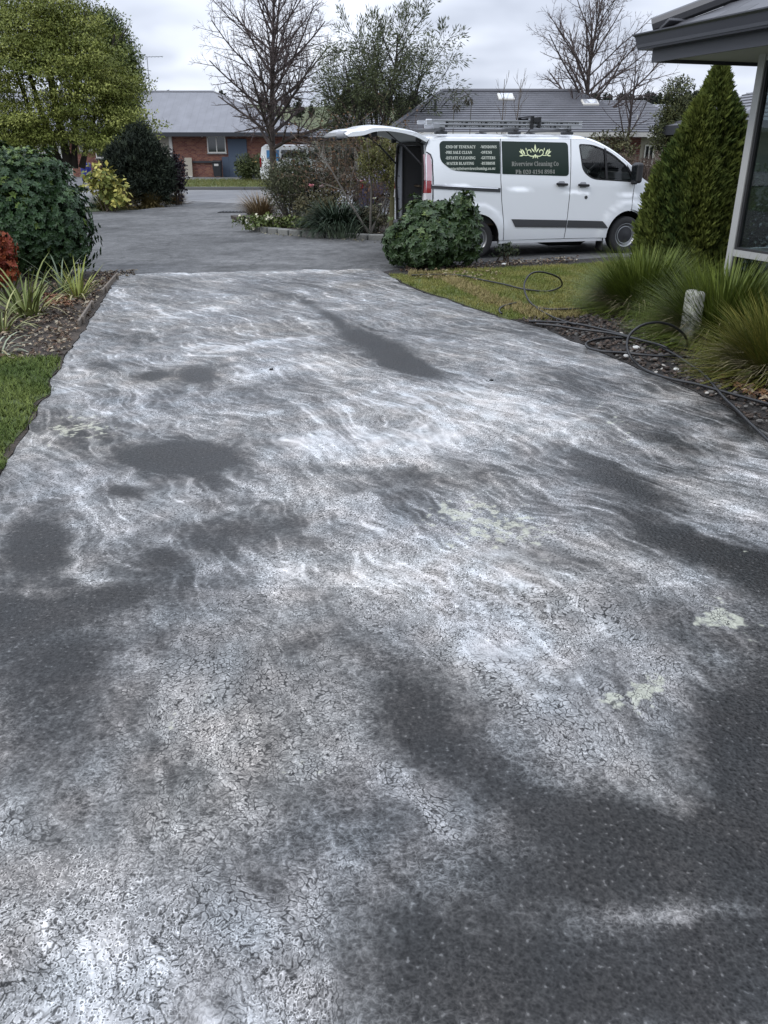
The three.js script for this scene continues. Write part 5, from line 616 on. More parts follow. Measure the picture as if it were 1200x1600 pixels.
// leaf masses spread through lobes: [x, y, z, rx, ry, rz, share]
function foliage(mb, lobes, n, o, r) {
  const tot = lobes.reduce((s, l) => s + l[6], 0);
  for (const L of lobes) { const clumps = Math.max(1, Math.round(n / o.per * L[6] / tot));
    for (let c = 0; c < clumps; c++) { const d = dirOf(r), lump = 1 + o.lump * noise(d[0] * 2.2 + L[0] * 3 + 5, d[1] * 2.2 + d[2] * 2.7 + L[2]), k = Math.pow(r(), o.depth) * lump; if (d[1] < (o.floor ?? -1) ) d[1] *= 0.4; const cx = L[0] + d[0] * L[3] * k, cy = L[1] + d[1] * L[4] * k, cz = L[2] + d[2] * L[5] * k; if (cy < (o.minY ?? -99)) continue;
      const tone = r(), col = o.color(tone, d, cy, r), out = norm3([d[0] / L[3], d[1] / L[4] + (o.lift ?? 0.3), d[2] / L[5]]);
      if (o.rosette) { o.rosette(mb, cx, cy, cz, out, col, r); continue; }
      for (let i = 0; i < o.per; i++) { const e = dirOf(r), s = o.spread * Math.cbrt(r()); const px = cx + e[0] * s, py = cy + e[1] * s * (o.flat ?? 0.6), pz = cz + e[2] * s; const f = dirOf(r), dd = norm3([out[0] * o.aim + f[0], out[1] * o.aim + f[1] + (o.hang ?? 0), out[2] * o.aim + f[2]]), g = dirOf(r), nn = norm3([out[0] + 0.7 * g[0], out[1] + 0.5 + 0.7 * g[1], out[2] + 0.7 * g[2]]); const b = 0.75 + 0.5 * r(); mb.tint = [col[0] * b, col[1] * b, col[2] * b]; mb.leaf(px, py, pz, dd[0], dd[1], dd[2], nn[0], nn[1], nn[2], o.len * (0.7 + 0.6 * r()), o.wid * (0.7 + 0.6 * r())); } } }
}
function whorl(len, wid, count) { return (mb, x, y, z, out, col, r) => { const u = norm3(Math.abs(out[1]) < 0.9 ? [out[2], 0, -out[0]] : [1, 0, 0]), v = [out[1] * u[2] - out[2] * u[1], out[2] * u[0] - out[0] * u[2], out[0] * u[1] - out[1] * u[0]], a0 = r() * 6.28; for (let i = 0; i < count; i++) { const a = a0 + i / count * 6.28 + (r() - 0.5) * 0.5, c = Math.cos(a), s = Math.sin(a), up = 0.15 + 0.5 * r(), d = norm3([u[0] * c + v[0] * s + out[0] * up, u[1] * c + v[1] * s + out[1] * up - 0.15, u[2] * c + v[2] * s + out[2] * up]), n = norm3([out[0] + (r() - 0.5) * 0.7, out[1] + (r() - 0.5) * 0.7, out[2] + (r() - 0.5) * 0.7]), b = 0.8 + 0.4 * r(); mb.tint = [col[0] * b, col[1] * b, col[2] * b]; mb.leaf(x, y, z, d[0], d[1], d[2], n[0], n[1], n[2], len * (0.75 + 0.5 * r()), wid * (0.8 + 0.4 * r()), 0.3); } }; }
function shrub(name, label, cat, pos, lobes, n, o, seed, stems = 9) {
  const t = thing(name, label, cat, pos), r = rngOf(seed), mb = new MB(); foliage(mb, lobes, n, o, r); const f = mb.build('foliage', o.mat ?? LM.satin, t);
  const sb = new MB(); sb.tint = o.bark ?? [0.06, 0.045, 0.03]; for (let i = 0; i < stems; i++) { const L = lobes[i % lobes.length], d = dirOf(r); sb.bar([L[0] * 0.3 + (r() - 0.5) * 0.3, -0.02, L[2] * 0.3 + (r() - 0.5) * 0.3], [L[0] + d[0] * L[3] * 0.6, L[1] + d[1] * L[4] * 0.4, L[2] + d[2] * L[5] * 0.6], o.stem ?? 0.02, 0.008, 5); } sb.build('stems', LM.bark, t); return t;
}
function clump(name, label, cat, pos, n, o, seed, group) { // tussocks and strap-leaved plants
  const t = thing(name, label, cat, pos, 0, group), r = rngOf(seed), mb = new MB(), old = new MB(); for (let i = 0; i < n; i++) { const a = r() * 6.28, q = Math.sqrt(r()) * o.base, f = r(), m = r() < (o.dead ?? 0) ? old : mb, c = m === old ? o.deadCol : mixc(o.c0, o.c1, r()), b = 0.75 + 0.5 * r(); m.tint = [c[0] * b, c[1] * b, c[2] * b]; const low = m === old; m.blade(Math.cos(a) * q, -0.02, Math.sin(a) * q, a + (r() - 0.5) * 0.9, (low ? 0.5 + 0.5 * r() : o.lean * Math.pow(f, o.leanPow ?? 0.7)), o.len * ((o.even ?? 0.6) + (1.15 - (o.even ?? 0.6)) * r()) * (low ? 0.8 : 1), o.wid * (0.7 + 0.6 * r()), (low ? 1.5 : o.droop) * (0.6 + 0.8 * r()), o.seg ?? 4); } mb.build('leaves', o.mat ?? LM.satin, t); if (old.p.length) old.build('dry_leaves', LM.matt, t); return t;
}
const up = (u, v, D) => ahead(u, v, D);
// big glossy shrub at the driveway corner
{ const p = ground(62, 432), H = up(75, 217, 13.2).y; 
  shrub('glossy_shrub', 'large rounded dark green glossy leaved shrub beside the top of the driveway', 'shrub', p, [[-0.10, H * 0.48, 0, 0.90, H * 0.46, 0.9, 1], [-0.80, H * 0.55, 0.25, 0.70, H * 0.43, 0.75, 0.6], [0.40, H * 0.36, 0.15, 0.55, H * 0.34, 0.6, 0.45], [-0.35, H * 0.78, 0.2, 0.5, H * 0.24, 0.5, 0.35], [0.22, H * 0.70, 0.1, 0.48, H * 0.24, 0.5, 0.3], [0.1, H * 0.4, 0.6, 0.5, H * 0.3, 0.4, 0.3]], 9800, { per: 1, lump: 0.34, depth: 0.24, lift: 0.35, minY: 0.1, mat: LM.gloss, rosette: whorl(0.064, 0.0195, 7), color: (t, d, y) => { const young = sstep(0.60, 0.9, d[1]) * sstep(0.4, 0.8, t) + (t > 0.985 ? 0.8 : 0); return mixc(mixc([0.016, 0.040, 0.014], [0.034, 0.072, 0.022], t), [0.13, 0.19, 0.035], clamp(young)); } }, 11, 14); }
// red leaved shrub
shrub('red_shrub', 'small shrub with rusty red leaves at the edge of the glossy shrub', 'shrub', ground(-4, 468), [[0, 0.62, 0, 0.34, 0.30, 0.34, 1], [0.12, 0.40, 0.1, 0.26, 0.22, 0.26, 0.5]], 520, { per: 1, lump: 0.3, depth: 0.4, lift: 0.2, rosette: whorl(0.06, 0.016, 6), color: (t) => mixc([0.14, 0.022, 0.014], [0.24, 0.06, 0.02], t) }, 12);
// green shrub in front of the van
{ const p = ground(676, 417), H = up(676, 308, 13.6).y; shrub('leafy_shrub', 'dense dark green leafy shrub in front of the white van', 'shrub', p, [[-0.08, H * 0.40, 0, 0.54, H * 0.40, 0.5, 1], [0.46, H * 0.70, 0.05, 0.24, H * 0.36, 0.26, 0.35], [0.40, H * 0.40, 0.1, 0.36, H * 0.38, 0.36, 0.4], [-0.54, H * 0.34, 0.1, 0.28, H * 0.30, 0.32, 0.4], [-0.20, H * 0.72, 0.0, 0.26, H * 0.24, 0.3, 0.3], [0.12, H * 0.74, -0.1, 0.26, H * 0.2, 0.26, 0.25], [-0.1, H * 0.3, 0.4, 0.4, H * 0.3, 0.3, 0.35]], 3000, { per: 1, lump: 0.6, depth: 0.34, lift: 0.35, minY: 0.08, mat: LM.gloss, rosette: whorl(0.085, 0.024, 6), color: (t, d) => mixc(mixc([0.026, 0.050, 0.018], [0.050, 0.085, 0.028], t), [0.12, 0.16, 0.035], sstep(0.3, 0.8, d[1]) * sstep(0.72, 0.95, t)) }, 13, 12); }
// thuja on the house side
{ const D = 11.6, b = up(1076, 412, D), t = thing('conifer_shrub', 'upright golden green conifer with a pointed top beside the house', 'conifer', V(b.x, 0, -D)), H = up(1112, 92, D).y, r = rngOf(21), mb = new MB(), tips = new MB(); const R = 0.66;
  const spires = [[0.06, 0, 0.46, 1.0, 3], [-0.22, 0.12, 0.42, 0.87, 2.2], [-0.44, 0.05, 0.38, 0.72, 1.8], [0.30, 0.08, 0.40, 0.86, 2], [-0.12, 0.34, 0.42, 0.66, 1.8], [0.16, 0.36, 0.36, 0.56, 1.4], [0.0, -0.3, 0.45, 0.8, 1.4], [-0.30, -0.2, 0.4, 0.7, 1]], tot = spires.reduce((q, e) => q + e[4], 0);
  for (let i = 0; i < 17000; i++) { let pick = r() * tot, S = spires[0]; for (const e of spires) { if (pick < e[4]) { S = e; break; } pick -= e[4]; } const h = Math.pow(r(), 0.8), hs = H * S[3], y = 0.10 + h * (hs - 0.2), a = r() * 6.28, prof = Math.pow(Math.max(0, 1 - Math.pow(h, 3.0)), 0.78) * (0.80 + 0.7 * h * (1 - h)) + 0.02, flute = 1 + 0.20 * noise(Math.cos(a) * 2.6 + 3 + S[0] * 9, Math.sin(a) * 2.6 + y * 1.1) + 0.14 * noise(Math.cos(a) * 6 + S[0] * 5, Math.sin(a) * 6 + y * 2.4), rr = S[2] * R / 0.66 * prof * flute * Math.pow(0.55 + 0.45 * r(), 0.5), x = S[0] * (1 - 0.25 * h) + Math.cos(a) * rr, z = S[1] + Math.sin(a) * rr;
    const patchy = noise(x * 3.2 + 8, y * 1.8 + z * 3), gold = clamp(0.5 + 0.5 * patchy + (r() - 0.5) * 0.5), col = mixc([0.036, 0.062, 0.014], [0.150, 0.172, 0.034], gold); const k = r() * 6.28;
    for (let q = 0; q < 4; q++) { const f = dirOf(r), d = norm3([Math.cos(a) * 0.7 + 0.7 * f[0], 0.95 + 0.4 * f[1], Math.sin(a) * 0.5 + 0.55 * f[2]]), n = norm3([Math.cos(a + q - 1.5) , 0.3, Math.sin(a + q - 1.5)]), s = 0.7 + 0.6 * r(); mb.tint = [col[0] * s, col[1] * s, col[2] * s]; mb.leaf(x, y, z, d[0], d[1], d[2], n[0], n[1], n[2], 0.085 * (0.6 + 0.9 * r()), 0.014, 0.2); } }
  for (let k = 0; k < 16; k++) { const u = k < 6 ? 0 : (r() - 0.45) * 0.75, hx = 0.03 + u * 0.5, base = H * (k < 6 ? 0.88 : 0.95 - Math.abs(u) * 0.45), L = 0.14 + 0.16 * r(); for (let q = 0; q < 26; q++) { const f = q / 26, a = r() * 6.28; tips.tint = mixc([0.02, 0.032, 0.012], [0.05, 0.06, 0.018], r()); tips.leaf(hx + (r() - 0.5) * 0.02 + (k < 6 ? (k - 3) * 0.012 : 0), base - 0.1 + f * (L + 0.1), (r() - 0.5) * 0.05, Math.cos(a) * 0.45, 1, Math.sin(a) * 0.45, Math.sin(a), 0, -Math.cos(a), 0.05 * (1.2 - f), 0.010, 0.2); } }
  mb.build('foliage', LM.matt, t); tips.build('top_shoots', LM.matt, t); const tb = new MB(); tb.tint = [0.06, 0.04, 0.03]; tb.bar([0, -0.02, 0], [0.1, H * 0.75, 0], 0.09, 0.03, 8); tb.build('trunk', LM.bark, t); }
// tussocks along the house bed
const tuss = { even: 0.62, base: 0.24, len: 0.76, wid: 0.0085, lean: 1.45, leanPow: 0.62, droop: 0.5, seg: 4, c0: [0.055, 0.082, 0.013], c1: [0.155, 0.195, 0.036], dead: 0.09, deadCol: [0.30, 0.26, 0.16] };
clump('tussock_grass', 'big round green tussock next to the lawn hose loops', 'tussock', ground(1003, 486), 8000, { ...tuss, len: 0.79 }, 31);
clump('tussock_grass', 'big green tussock hiding the foot of the window', 'tussock', ground(1124, 532), 8000, { ...tuss, len: 0.84 }, 32);
clump('tussock_grass', 'yellowing tussock at the picture edge above the hose', 'tussock', ground(1222, 590), 5000, { ...tuss, len: 0.74, c1: [0.21, 0.19, 0.045], dead: 0.12 }, 33);
// strap leaved plants in the bed on the other side
const flax = { base: 0.07, len: 0.62, wid: 0.022, lean: 0.95, droop: 0.8, seg: 5, c0: [0.10, 0.13, 0.035], c1: [0.20, 0.22, 0.07], dead: 0.1, deadCol: [0.34, 0.30, 0.17] };
clump('strap_leaf_plant', 'largest clump of yellow green strap leaves on the bare soil bed', 'strap leaf plant', ground(42, 495), 74, { ...flax, base: 0.17, len: 0.72 }, 41);
clump('strap_leaf_plant', 'grey green strap leaf clump against the foot of the glossy shrub', 'strap leaf plant', ground(97, 458), 26, { ...flax, c0: [0.10, 0.13, 0.09], c1: [0.17, 0.20, 0.12], len: 0.66 }, 42);
clump('strap_leaf_plant', 'bright yellow green strap leaf fan nearest the driveway edge', 'strap leaf plant', ground(122, 468), 44, { ...flax, lean: 0.85, droop: 0.35, c0: [0.16, 0.19, 0.04], c1: [0.27, 0.29, 0.08], len: 0.56 }, 43);
clump('strap_leaf_plant', 'small drooping strap leaf clump above the edge of the lawn', 'strap leaf plant', ground(4, 520), 34, { ...flax, len: 0.5, c1: [0.27, 0.27, 0.12], droop: 1.3 }, 44);
clump('strap_leaf_plant', 'pale grey strap leaves low at the picture edge', 'strap leaf plant', ground(-6, 556), 20, { ...flax, len: 0.36, c0: [0.22, 0.26, 0.18], c1: [0.34, 0.37, 0.26], droop: 1.7 }, 45);
clump('strap_leaf_plant', 'green strap leaves behind the largest clump beneath the red shrub', 'strap leaf plant', ground(14, 470), 40, { ...flax, base: 0.15, len: 0.7, c0: [0.07, 0.10, 0.03], c1: [0.14, 0.17, 0.05] }, 46);
// sapling on the strip in front of the van
shrub('seedling_shrub', 'small wispy shrub on the soil strip beside the van wheel', 'shrub', ground(789, 411), [[0, 0.20, 0, 0.22, 0.11, 0.2, 1]], 420, { per: 6, lump: 0.3, depth: 0.5, spread: 0.05, aim: 0.6, len: 0.045, wid: 0.009, color: (t) => mixc([0.022, 0.035, 0.016], [0.05, 0.065, 0.025], t) }, 47, 6);
// ---- tall green tree and those around it, beyond the drive
{ const D = 33, px = ground(112, 326), t = thing('spreading_tree', 'big bushy yellow green tree with several dark trunks at the drive corner', 'tree', V(ahead(108, 250, D).x, 0, -D)), r = rngOf(51), mb = new MB(), wood = new MB(), P = (u, v, d = D) => { const q = ahead(u, v, d); return [q.x - t.position.x, q.y, q.z + D]; };
  const lob = (u, v, ru, rv, share, dz = 0) => { const c = P(u, v, D - dz), e = P(u + ru, v - rv, D - dz); lobes.push([c[0], c[1], c[2], Math.abs(e[0] - c[0]), Math.abs(e[1] - c[1]), Math.abs(e[0] - c[0]) * 0.9, share]); }, lobes = [];
  lob(75, 50, 85, 62, 1.5); lob(20, 95, 60, 60, 0.9, 1.0); lob(120, 100, 52, 60, 1.0, 1.0); lob(172, 140, 46, 62, 1.0, -0.4); lob(30, 185, 46, 42, 0.7, 1.2); lob(105, 165, 48, 36, 0.55, 1.2); lob(190, 190, 40, 42, 0.7, 0.3); lob(-10, 130, 50, 80, 0.6); lob(140, 205, 46, 22, 0.3, 0.6); lob(95, 15, 60, 45, 0.7); lob(10, 20, 60, 50, 0.6); lob(62, 212, 40, 26, 0.4, 0.8); lob(14, 222, 44, 26, 0.4, 1.2); lob(170, 218, 40, 20, 0.3, 0.8);
  foliage(mb, lobes, 90000, { per: 90, lump: 0.65, depth: 0.45, spread: 0.60, flat: 0.30, aim: 0.35, hang: -0.25, lift: 0.2, len: 0.10, wid: 0.025, color: (t, d) => mixc(mixc([0.085, 0.105, 0.018], [0.20, 0.225, 0.045], t), [0.31, 0.33, 0.09], sstep(0.45, 1, t)) }, r); mb.build('crown', LM.satin, t);
  const o = { seg: 0.5, wig: 0.22, up: [0.5, 0.4, 0.2], levels: 2, bare: [0.35, 0.25], per: [0.8, 0.6], angle: () => 0.5, child: (l, s, len) => len * 0.42 * (1.1 - s * 0.5), thin: 0.012, bark: [0.028, 0.022, 0.016] }; for (const [u, w, vx] of [[96, 0.13, -0.25], [108, 0.17, 0.02], [116, 0.12, 0.2], [128, 0.10, 0.42], [88, 0.10, -0.45]]) branch(wood, P(u, 262), norm3([vx, 1, (r() - 0.5) * 0.3]), 4.7, w, 0, o, r, null); wood.build('trunk', LM.bark, t); }
{ const D = 37.5, t = thing('round_tree', 'darker green tree standing just behind the big yellow green tree', 'tree', V(ahead(185, 250, D).x, 0, -D)), r = rngOf(52), mb = new MB(), wood = new MB(), lobes = [], lob = (u, v, ru, rv, s) => { const c = ahead(u, v, D), e = ahead(u + ru, v - rv, D); lobes.push([c.x - t.position.x, c.y, c.z + D, Math.abs(e.x - c.x), Math.abs(e.y - c.y), Math.abs(e.x - c.x), s]); }; lob(160, 50, 30, 34, 0.8); lob(172, 85, 36, 50, 1); lob(190, 140, 26, 60, 0.7); lob(200, 118, 14, 26, 0.35); foliage(mb, lobes, 26000, { per: 24, lump: 0.3, depth: 0.35, spread: 0.4, flat: 0.6, aim: 0.3, hang: -0.2, len: 0.12, wid: 0.028, color: (t, d) => mixc([0.045, 0.066, 0.018], [0.11, 0.14, 0.036], t) }, r); mb.build('crown', LM.satin, t); wood.tint = [0.03, 0.025, 0.02]; wood.bar([0, 0, 0], [-0.5, 4.6, 0], 0.16, 0.05, 8); wood.build('trunk', LM.bark, t); }
// dark juniper mass, yellow plant and tawny grasses in the corner bed
{ const b = ground(226, 322), D = -b.z, H = up(222, 200, D).y; const t = thing('dark_conifer', 'wide near black green conifer shrub at the drive corner', 'conifer', V(b.x, 0, b.z)), r = rngOf(53), mb = new MB(); foliage(mb, [[-0.1, H * 0.45, 0, 0.98, H * 0.45, 0.9, 1], [0.05, H * 0.76, 0, 0.42, H * 0.27, 0.5, 0.4], [0.66, H * 0.40, 0.1, 0.46, H * 0.36, 0.5, 0.5], [-0.75, H * 0.36, 0.1, 0.50, H * 0.32, 0.5, 0.5], [0.4, H * 0.62, 0.2, 0.36, H * 0.24, 0.4, 0.25]], 30000, { per: 12, lump: 0.4, depth: 0.3, spread: 0.16, flat: 0.9, aim: 0.7, hang: 0.6, minY: 0.05, len: 0.15, wid: 0.02, color: (t) => mixc([0.009, 0.014, 0.010], [0.028, 0.038, 0.022], t) }, r); mb.build('foliage', LM.matt, t); const wb = new MB(); wb.tint = [0.03, 0.02, 0.02]; wb.bar([0, 0, 0], [0.1, H * 0.6, 0], 0.12, 0.04, 7); wb.build('trunk', LM.bark, t); 
  shrub('purple_shrub', 'small dark purple leaved shrub at the edge of the black green conifer', 'shrub', V(up(271, 280, D).x, 0, b.z - 0.6), [[0, 1.0, 0, 0.28, 0.75, 0.3, 1]], 1500, { per: 6, lump: 0.4, depth: 0.5, spread: 0.12, aim: 0.4, len: 0.10, wid: 0.03, color: (t) => mixc([0.014, 0.010, 0.014], [0.035, 0.024, 0.03], t) }, 54, 6);
  shrub('yellow_leaf_plant', 'plant with large yellow autumn leaves before the black green conifer', 'plant', V(up(166, 320, 27).x, 0, -27), [[0, 0.85, 0, 0.55, 0.52, 0.45, 1], [0.4, 0.5, 0.1, 0.4, 0.4, 0.35, 0.4]], 620, { per: 3, lump: 0.4, depth: 0.5, spread: 0.12, aim: 0.5, hang: -0.3, lift: 0.6, len: 0.17, wid: 0.065, color: (t) => t > 0.66 ? [0.42, 0.38, 0.10] : mixc([0.10, 0.13, 0.03], [0.28, 0.26, 0.06], t) }, 55, 8);
  const dry = { base: 0.16, len: 0.72, wid: 0.014, lean: 1.25, droop: 1.1, seg: 3, c0: [0.11, 0.085, 0.035], c1: [0.26, 0.20, 0.10] }; clump('dry_grass', 'tawny grass tuft at the tip of the corner bed', 'grass tuft', ground(276, 318), 700, { ...dry, len: 0.55, c1: [0.30, 0.21, 0.11] }, 56); clump('dry_grass', 'brownish grass tuft spreading beneath the black green conifer', 'grass tuft', ground(238, 323), 800, { ...dry, c1: [0.17, 0.14, 0.06], lean: 1.4 }, 57); clump('dry_grass', 'tan grass tuft below the yellow autumn leaves', 'grass tuft', ground(188, 325), 800, { ...dry, c1: [0.20, 0.16, 0.06] }, 58); clump('dry_grass', 'low olive grass tuft between the glossy shrub and the yellow plant', 'grass tuft', ground(164, 328), 600, { ...dry, c0: [0.08, 0.085, 0.025], c1: [0.17, 0.16, 0.05] }, 59); }
// ---- street trees
bareTree('tall bare deciduous tree in front of the people carrier across the street', V(ahead(428, 280, 49).x, 0.05, -49), { h: 10.4, r: 0.21, lean: [-0.01, 1, 0], seg: 0.36, wig: 0.15, up: [0.05, 0.22, 0.2, 0.1], levels: 4, bare: [0.14, 0.14, 0.12, 0.15], per: [1.8, 1.5, 1.8, 1.5], angle: (l, t) => l === 0 ? lerp(1.2, 0.5, t) : 0.78, child: (l, t, len) => l === 0 ? 3.9 * Math.pow(Math.sin(Math.PI * clamp(0.30 + 0.62 * t, 0, 1)), 0.8) : len * (l === 1 ? 0.36 : 0.42) * (1.15 - 0.5 * t), thin: 0.0075, endR: 0.12, bark: [0.045, 0.037, 0.033], bark2: [0.085, 0.062, 0.060] }, 61);
bareTree('bare spreading tree rising behind the van cab', V(ahead(905, 235, 46).x, 0, -46), { h: 8.8, r: 0.18, lean: [0.05, 1, 0], seg: 0.36, wig: 0.19, up: [0.05, 0.25, 0.2, 0.1], levels: 4, bare: [0.22, 0.14, 0.12, 0.15], per: [1.6, 1.45, 1.7, 1.4], angle: (l, t) => l === 0 ? lerp(1.0, 0.5, t) : 0.76, child: (l, t, len) => l === 0 ? 3.7 * Math.pow(Math.sin(Math.PI * clamp(0.30 + 0.62 * t, 0, 1)), 0.8) : len * 0.39 * (1.15 - 0.5 * t), thin: 0.0075, endR: 0.12, bark: [0.05, 0.04, 0.035], bark2: [0.10, 0.075, 0.07] }, 62);
bareTree('smaller slim bare tree beside the larger one near the gabled house', V(ahead(978, 235, 40).x, 0, -40), { h: 5.6, r: 0.10, lean: [0.02, 1, 0], seg: 0.4, wig: 0.2, up: [0.05, 0.6, 0.3], levels: 3, bare: [0.3, 0.15, 0.2], per: [1.5, 0.8, 0.6], angle: () => 0.75, child: (l, t, len) => l === 0 ? lerp(2.3, 1.0, t) : len * 0.45 * (1.15 - 0.5 * t), thin: 0.010, endR: 0.15, bark: [0.04, 0.03, 0.028], bark2: [0.06, 0.045, 0.04] }, 63);
// feathery evergreen
{ const D = 44, t = thing('feathery_tree', 'feathery olive green evergreen tree with airy top shoots behind the raised tailgate', 'tree', V(ahead(590, 240, D).x, 0, -D)), r = rngOf(64), wood = new MB(), mb = new MB(), tips = []; const put = (p, d, k, hang, s) => { for (let i = 0; i < k; i++) { const f = dirOf(r), dd = norm3([d[0] * 0.7 + f[0] * 0.7, d[1] * 0.7 + f[1] * 0.5 + hang, d[2] * 0.7 + f[2] * 0.7]), c = mixc([0.038, 0.050, 0.022], [0.11, 0.125, 0.055], r()), n = dirOf(r); mb.tint = c; mb.leaf(p[0] + f[0] * s, p[1] + f[1] * s, p[2] + f[2] * s, dd[0], dd[1], dd[2], n[0], n[1], n[2], 0.20 * (0.6 + 0.8 * r()), 0.020, 0.1); } };
  const o = { seg: 0.42, wig: 0.22, up: [0.3, 0.35, 0.05], levels: 3, bare: [0.32, 0.15, 0.2], per: [1.3, 0.9, 0.7], angle: (l) => l === 0 ? 0.7 : 0.65, child: (l, s, len) => len * (l === 0 ? 0.50 : 0.45) * (1.1 - 0.4 * s), thin: 0.011, bark: [0.030, 0.026, 0.020], joint: (p, d, l, s) => { if (l >= 2 || (l === 1 && s > 0.4) || (l === 0 && s > 0.75)) put(p, d, l >= 2 ? 9 : 6, p[1] < 6.4 ? -0.35 : 0.25, p[1] < 6.6 ? 0.22 : 0.10); } };
  for (const [vx, len, w] of [[-0.60, 5.0, 0.10], [-0.30, 5.7, 0.10], [0.03, 6.3, 0.12], [0.22, 6.9, 0.11], [0.48, 5.8, 0.09], [-0.05, 5.2, 0.09]]) branch(wood, [vx * 0.3, -0.05, (r() - 0.5) * 0.2], norm3([vx, 1, (r() - 0.5) * 0.6]), len, w, 0, o, r, null);
  wood.build('trunk', LM.bark, t); mb.build('crown', LM.satin, t); }
shrub('rounded_conifer', 'dark upright conifer beside the feathery tree behind the tailgate', 'conifer', V(ahead(644, 215, 50).x, 0, -50), [[0, 2.4, 0, 0.9, 2.3, 0.9, 1]], 5000, { per: 12, lump: 0.3, depth: 0.3, spread: 0.25, flat: 0.9, aim: 0.6, hang: 0.5, len: 0.22, wid: 0.035, color: (t) => mixc([0.012, 0.018, 0.011], [0.03, 0.038, 0.02], t) }, 65);
shrub('olive_tree', 'round olive green tree behind the golden conifer', 'tree', V(ahead(1047, 250, 38).x, 0, -38), [[0, ahead(1047, 172, 38).y, 0, 0.72, 1.25, 0.75, 1], [-0.35, ahead(1035, 205, 38).y, 0, 0.6, 0.9, 0.6, 0.5]], 7000, { per: 14, lump: 0.35, depth: 0.4, spread: 0.25, aim: 0.4, len: 0.12, wid: 0.03, stem: 0.07, color: (t) => mixc([0.032, 0.042, 0.016], [0.09, 0.095, 0.035], t) }, 66);
// brown winter hedge beyond the van
{ const D = 25, t = thing('winter_hedge', 'bare brown twiggy hedge beyond the front of the van', 'hedge', V(0, 0, -D)), r = rngOf(67), mb = new MB(), lf = new MB(), x0 = ahead(925, 240, D).x, x1 = ahead(1120, 240, D).x, top = ahead(985, 226, D).y; for (let i = 0; i < 4200; i++) { const x = lerp(x0, x1, r()), z = (r() - 0.5) * 1.1, hgt = top * (0.72 + 0.32 * r()) * (1 + 0.08 * noise(x * 2, 1)), y0 = r() * hgt * 0.7, f = dirOf(r), l = 0.25 + 0.3 * r(); mb.tint = mixc([0.05, 0.034, 0.028], [0.13, 0.095, 0.075], r()); const y = Math.min(hgt, y0 + l); mb.bar([x, y0, z], [x + f[0] * 0.22, y, z + f[2] * 0.2], 0.008, 0.004, 3); if (r() < 0.9) { const q = dirOf(r); lf.tint = mixc([0.045, 0.03, 0.022], [0.12, 0.085, 0.06], r()); lf.leaf(x + f[0] * 0.15, y - 0.05, z + f[2] * 0.15, q[0], q[1], q[2], q[1], q[2], q[0], 0.07, 0.018); } } mb.build('twigs', LM.bark, t).userData.kind = 'stuff'; lf.build('dry_leaves', LM.matt, t).userData.kind = 'stuff'; }
// shrubs on the verge by the people carrier and beyond
const vergeO = { per: 10, lump: 0.35, depth: 0.4, spread: 0.2, aim: 0.4, len: 0.13, wid: 0.035, color: (t) => mixc([0.035, 0.05, 0.018], [0.10, 0.12, 0.045], t) };
shrub('verge_shrub', 'small light green shrub on the verge before the blue gate', 'shrub', V(ahead(386, 272, 52).x, 0.05, -52), [[0, 0.75, 0, 0.62, 0.72, 0.55, 1]], 3000, vergeO, 71); shrub('verge_shrub', 'light green shrub on the verge at the foot of the tall bare tree', 'shrub', V(ahead(415, 272, 51.5).x, 0.05, -51.5), [[0, 0.8, 0, 0.6, 0.75, 0.55, 1]], 3000, vergeO, 72);
shrub('olive_shrub', 'low olive shrub under the small slim bare tree by the hedge', 'shrub', V(ahead(935, 215, 37).x, 0, -37), [[0, 1.3, 0, 1.0, 1.2, 0.8, 1], [1.0, 1.5, 0, 0.6, 1.2, 0.7, 0.6]], 4200, { ...vergeO, color: (t) => mixc([0.04, 0.042, 0.02], [0.10, 0.095, 0.04], t) }, 73);
// dried flower stalks standing above the van roof by the tiled house
for (const [u, v0, k, lab] of [[706, 140, 1, 'tall dried hooked flower stalk showing against the tiled roof'], [732, 150, -1, 'shorter dried flower stalk against the tiled roof']]) { const D = 33, a = ahead(u, 240, D), b = ahead(u, v0 + 6, D), s = thing('flower_stalk', lab, 'flower stalk', V(a.x, 0, -D)), mb = new MB(); mb.tint = [0.07, 0.065, 0.05]; const H = b.y; mb.bar([0, 0, 0], [0.03, H, 0], 0.02, 0.014, 5); let p = [0.03, H, 0]; for (let i = 0; i < 6; i++) { const q = [p[0] + k * 0.07 * (1 + i * 0.2), p[1] + 0.10 - i * 0.055, 0]; mb.bar(p, q, 0.014, 0.012, 5); p = q; } mb.build('stalk', LM.bark, s); const fl = new MB(), r = rngOf(74 + u); for (let i = 0; i < 40; i++) { const d = dirOf(r); fl.tint = [0.05, 0.045, 0.03]; fl.leaf(p[0] - k * 0.1 + d[0] * 0.06, p[1] + 0.02 + d[1] * 0.04, d[2] * 0.06, d[0], d[1] - 0.8, d[2], d[1], d[2], d[0], 0.14, 0.02); } fl.build('seed_head', LM.matt, s); }
for (const [u, n] of [[778, 1], [800, 2]]) { const D = 34, s = bareTree(n === 1 ? 'thin upright bare sapling against the tiled roof behind the ladder' : 'second thin bare sapling nearer the skylight behind the ladder', V(ahead(u, 240, D).x, 0, -D), { h: 4.2, r: 0.03, seg: 0.35, wig: 0.2, up: [0.05, 0.5], levels: 2, bare: [0.35, 0.2], per: [1.6, 0.7], angle: () => 0.45, child: (l, t, len) => l === 0 ? 0.8 : 0.3, thin: 0.008, bark: [0.09, 0.07, 0.05] }, 75 + n); s.name = numbered('bare_sapling'); }

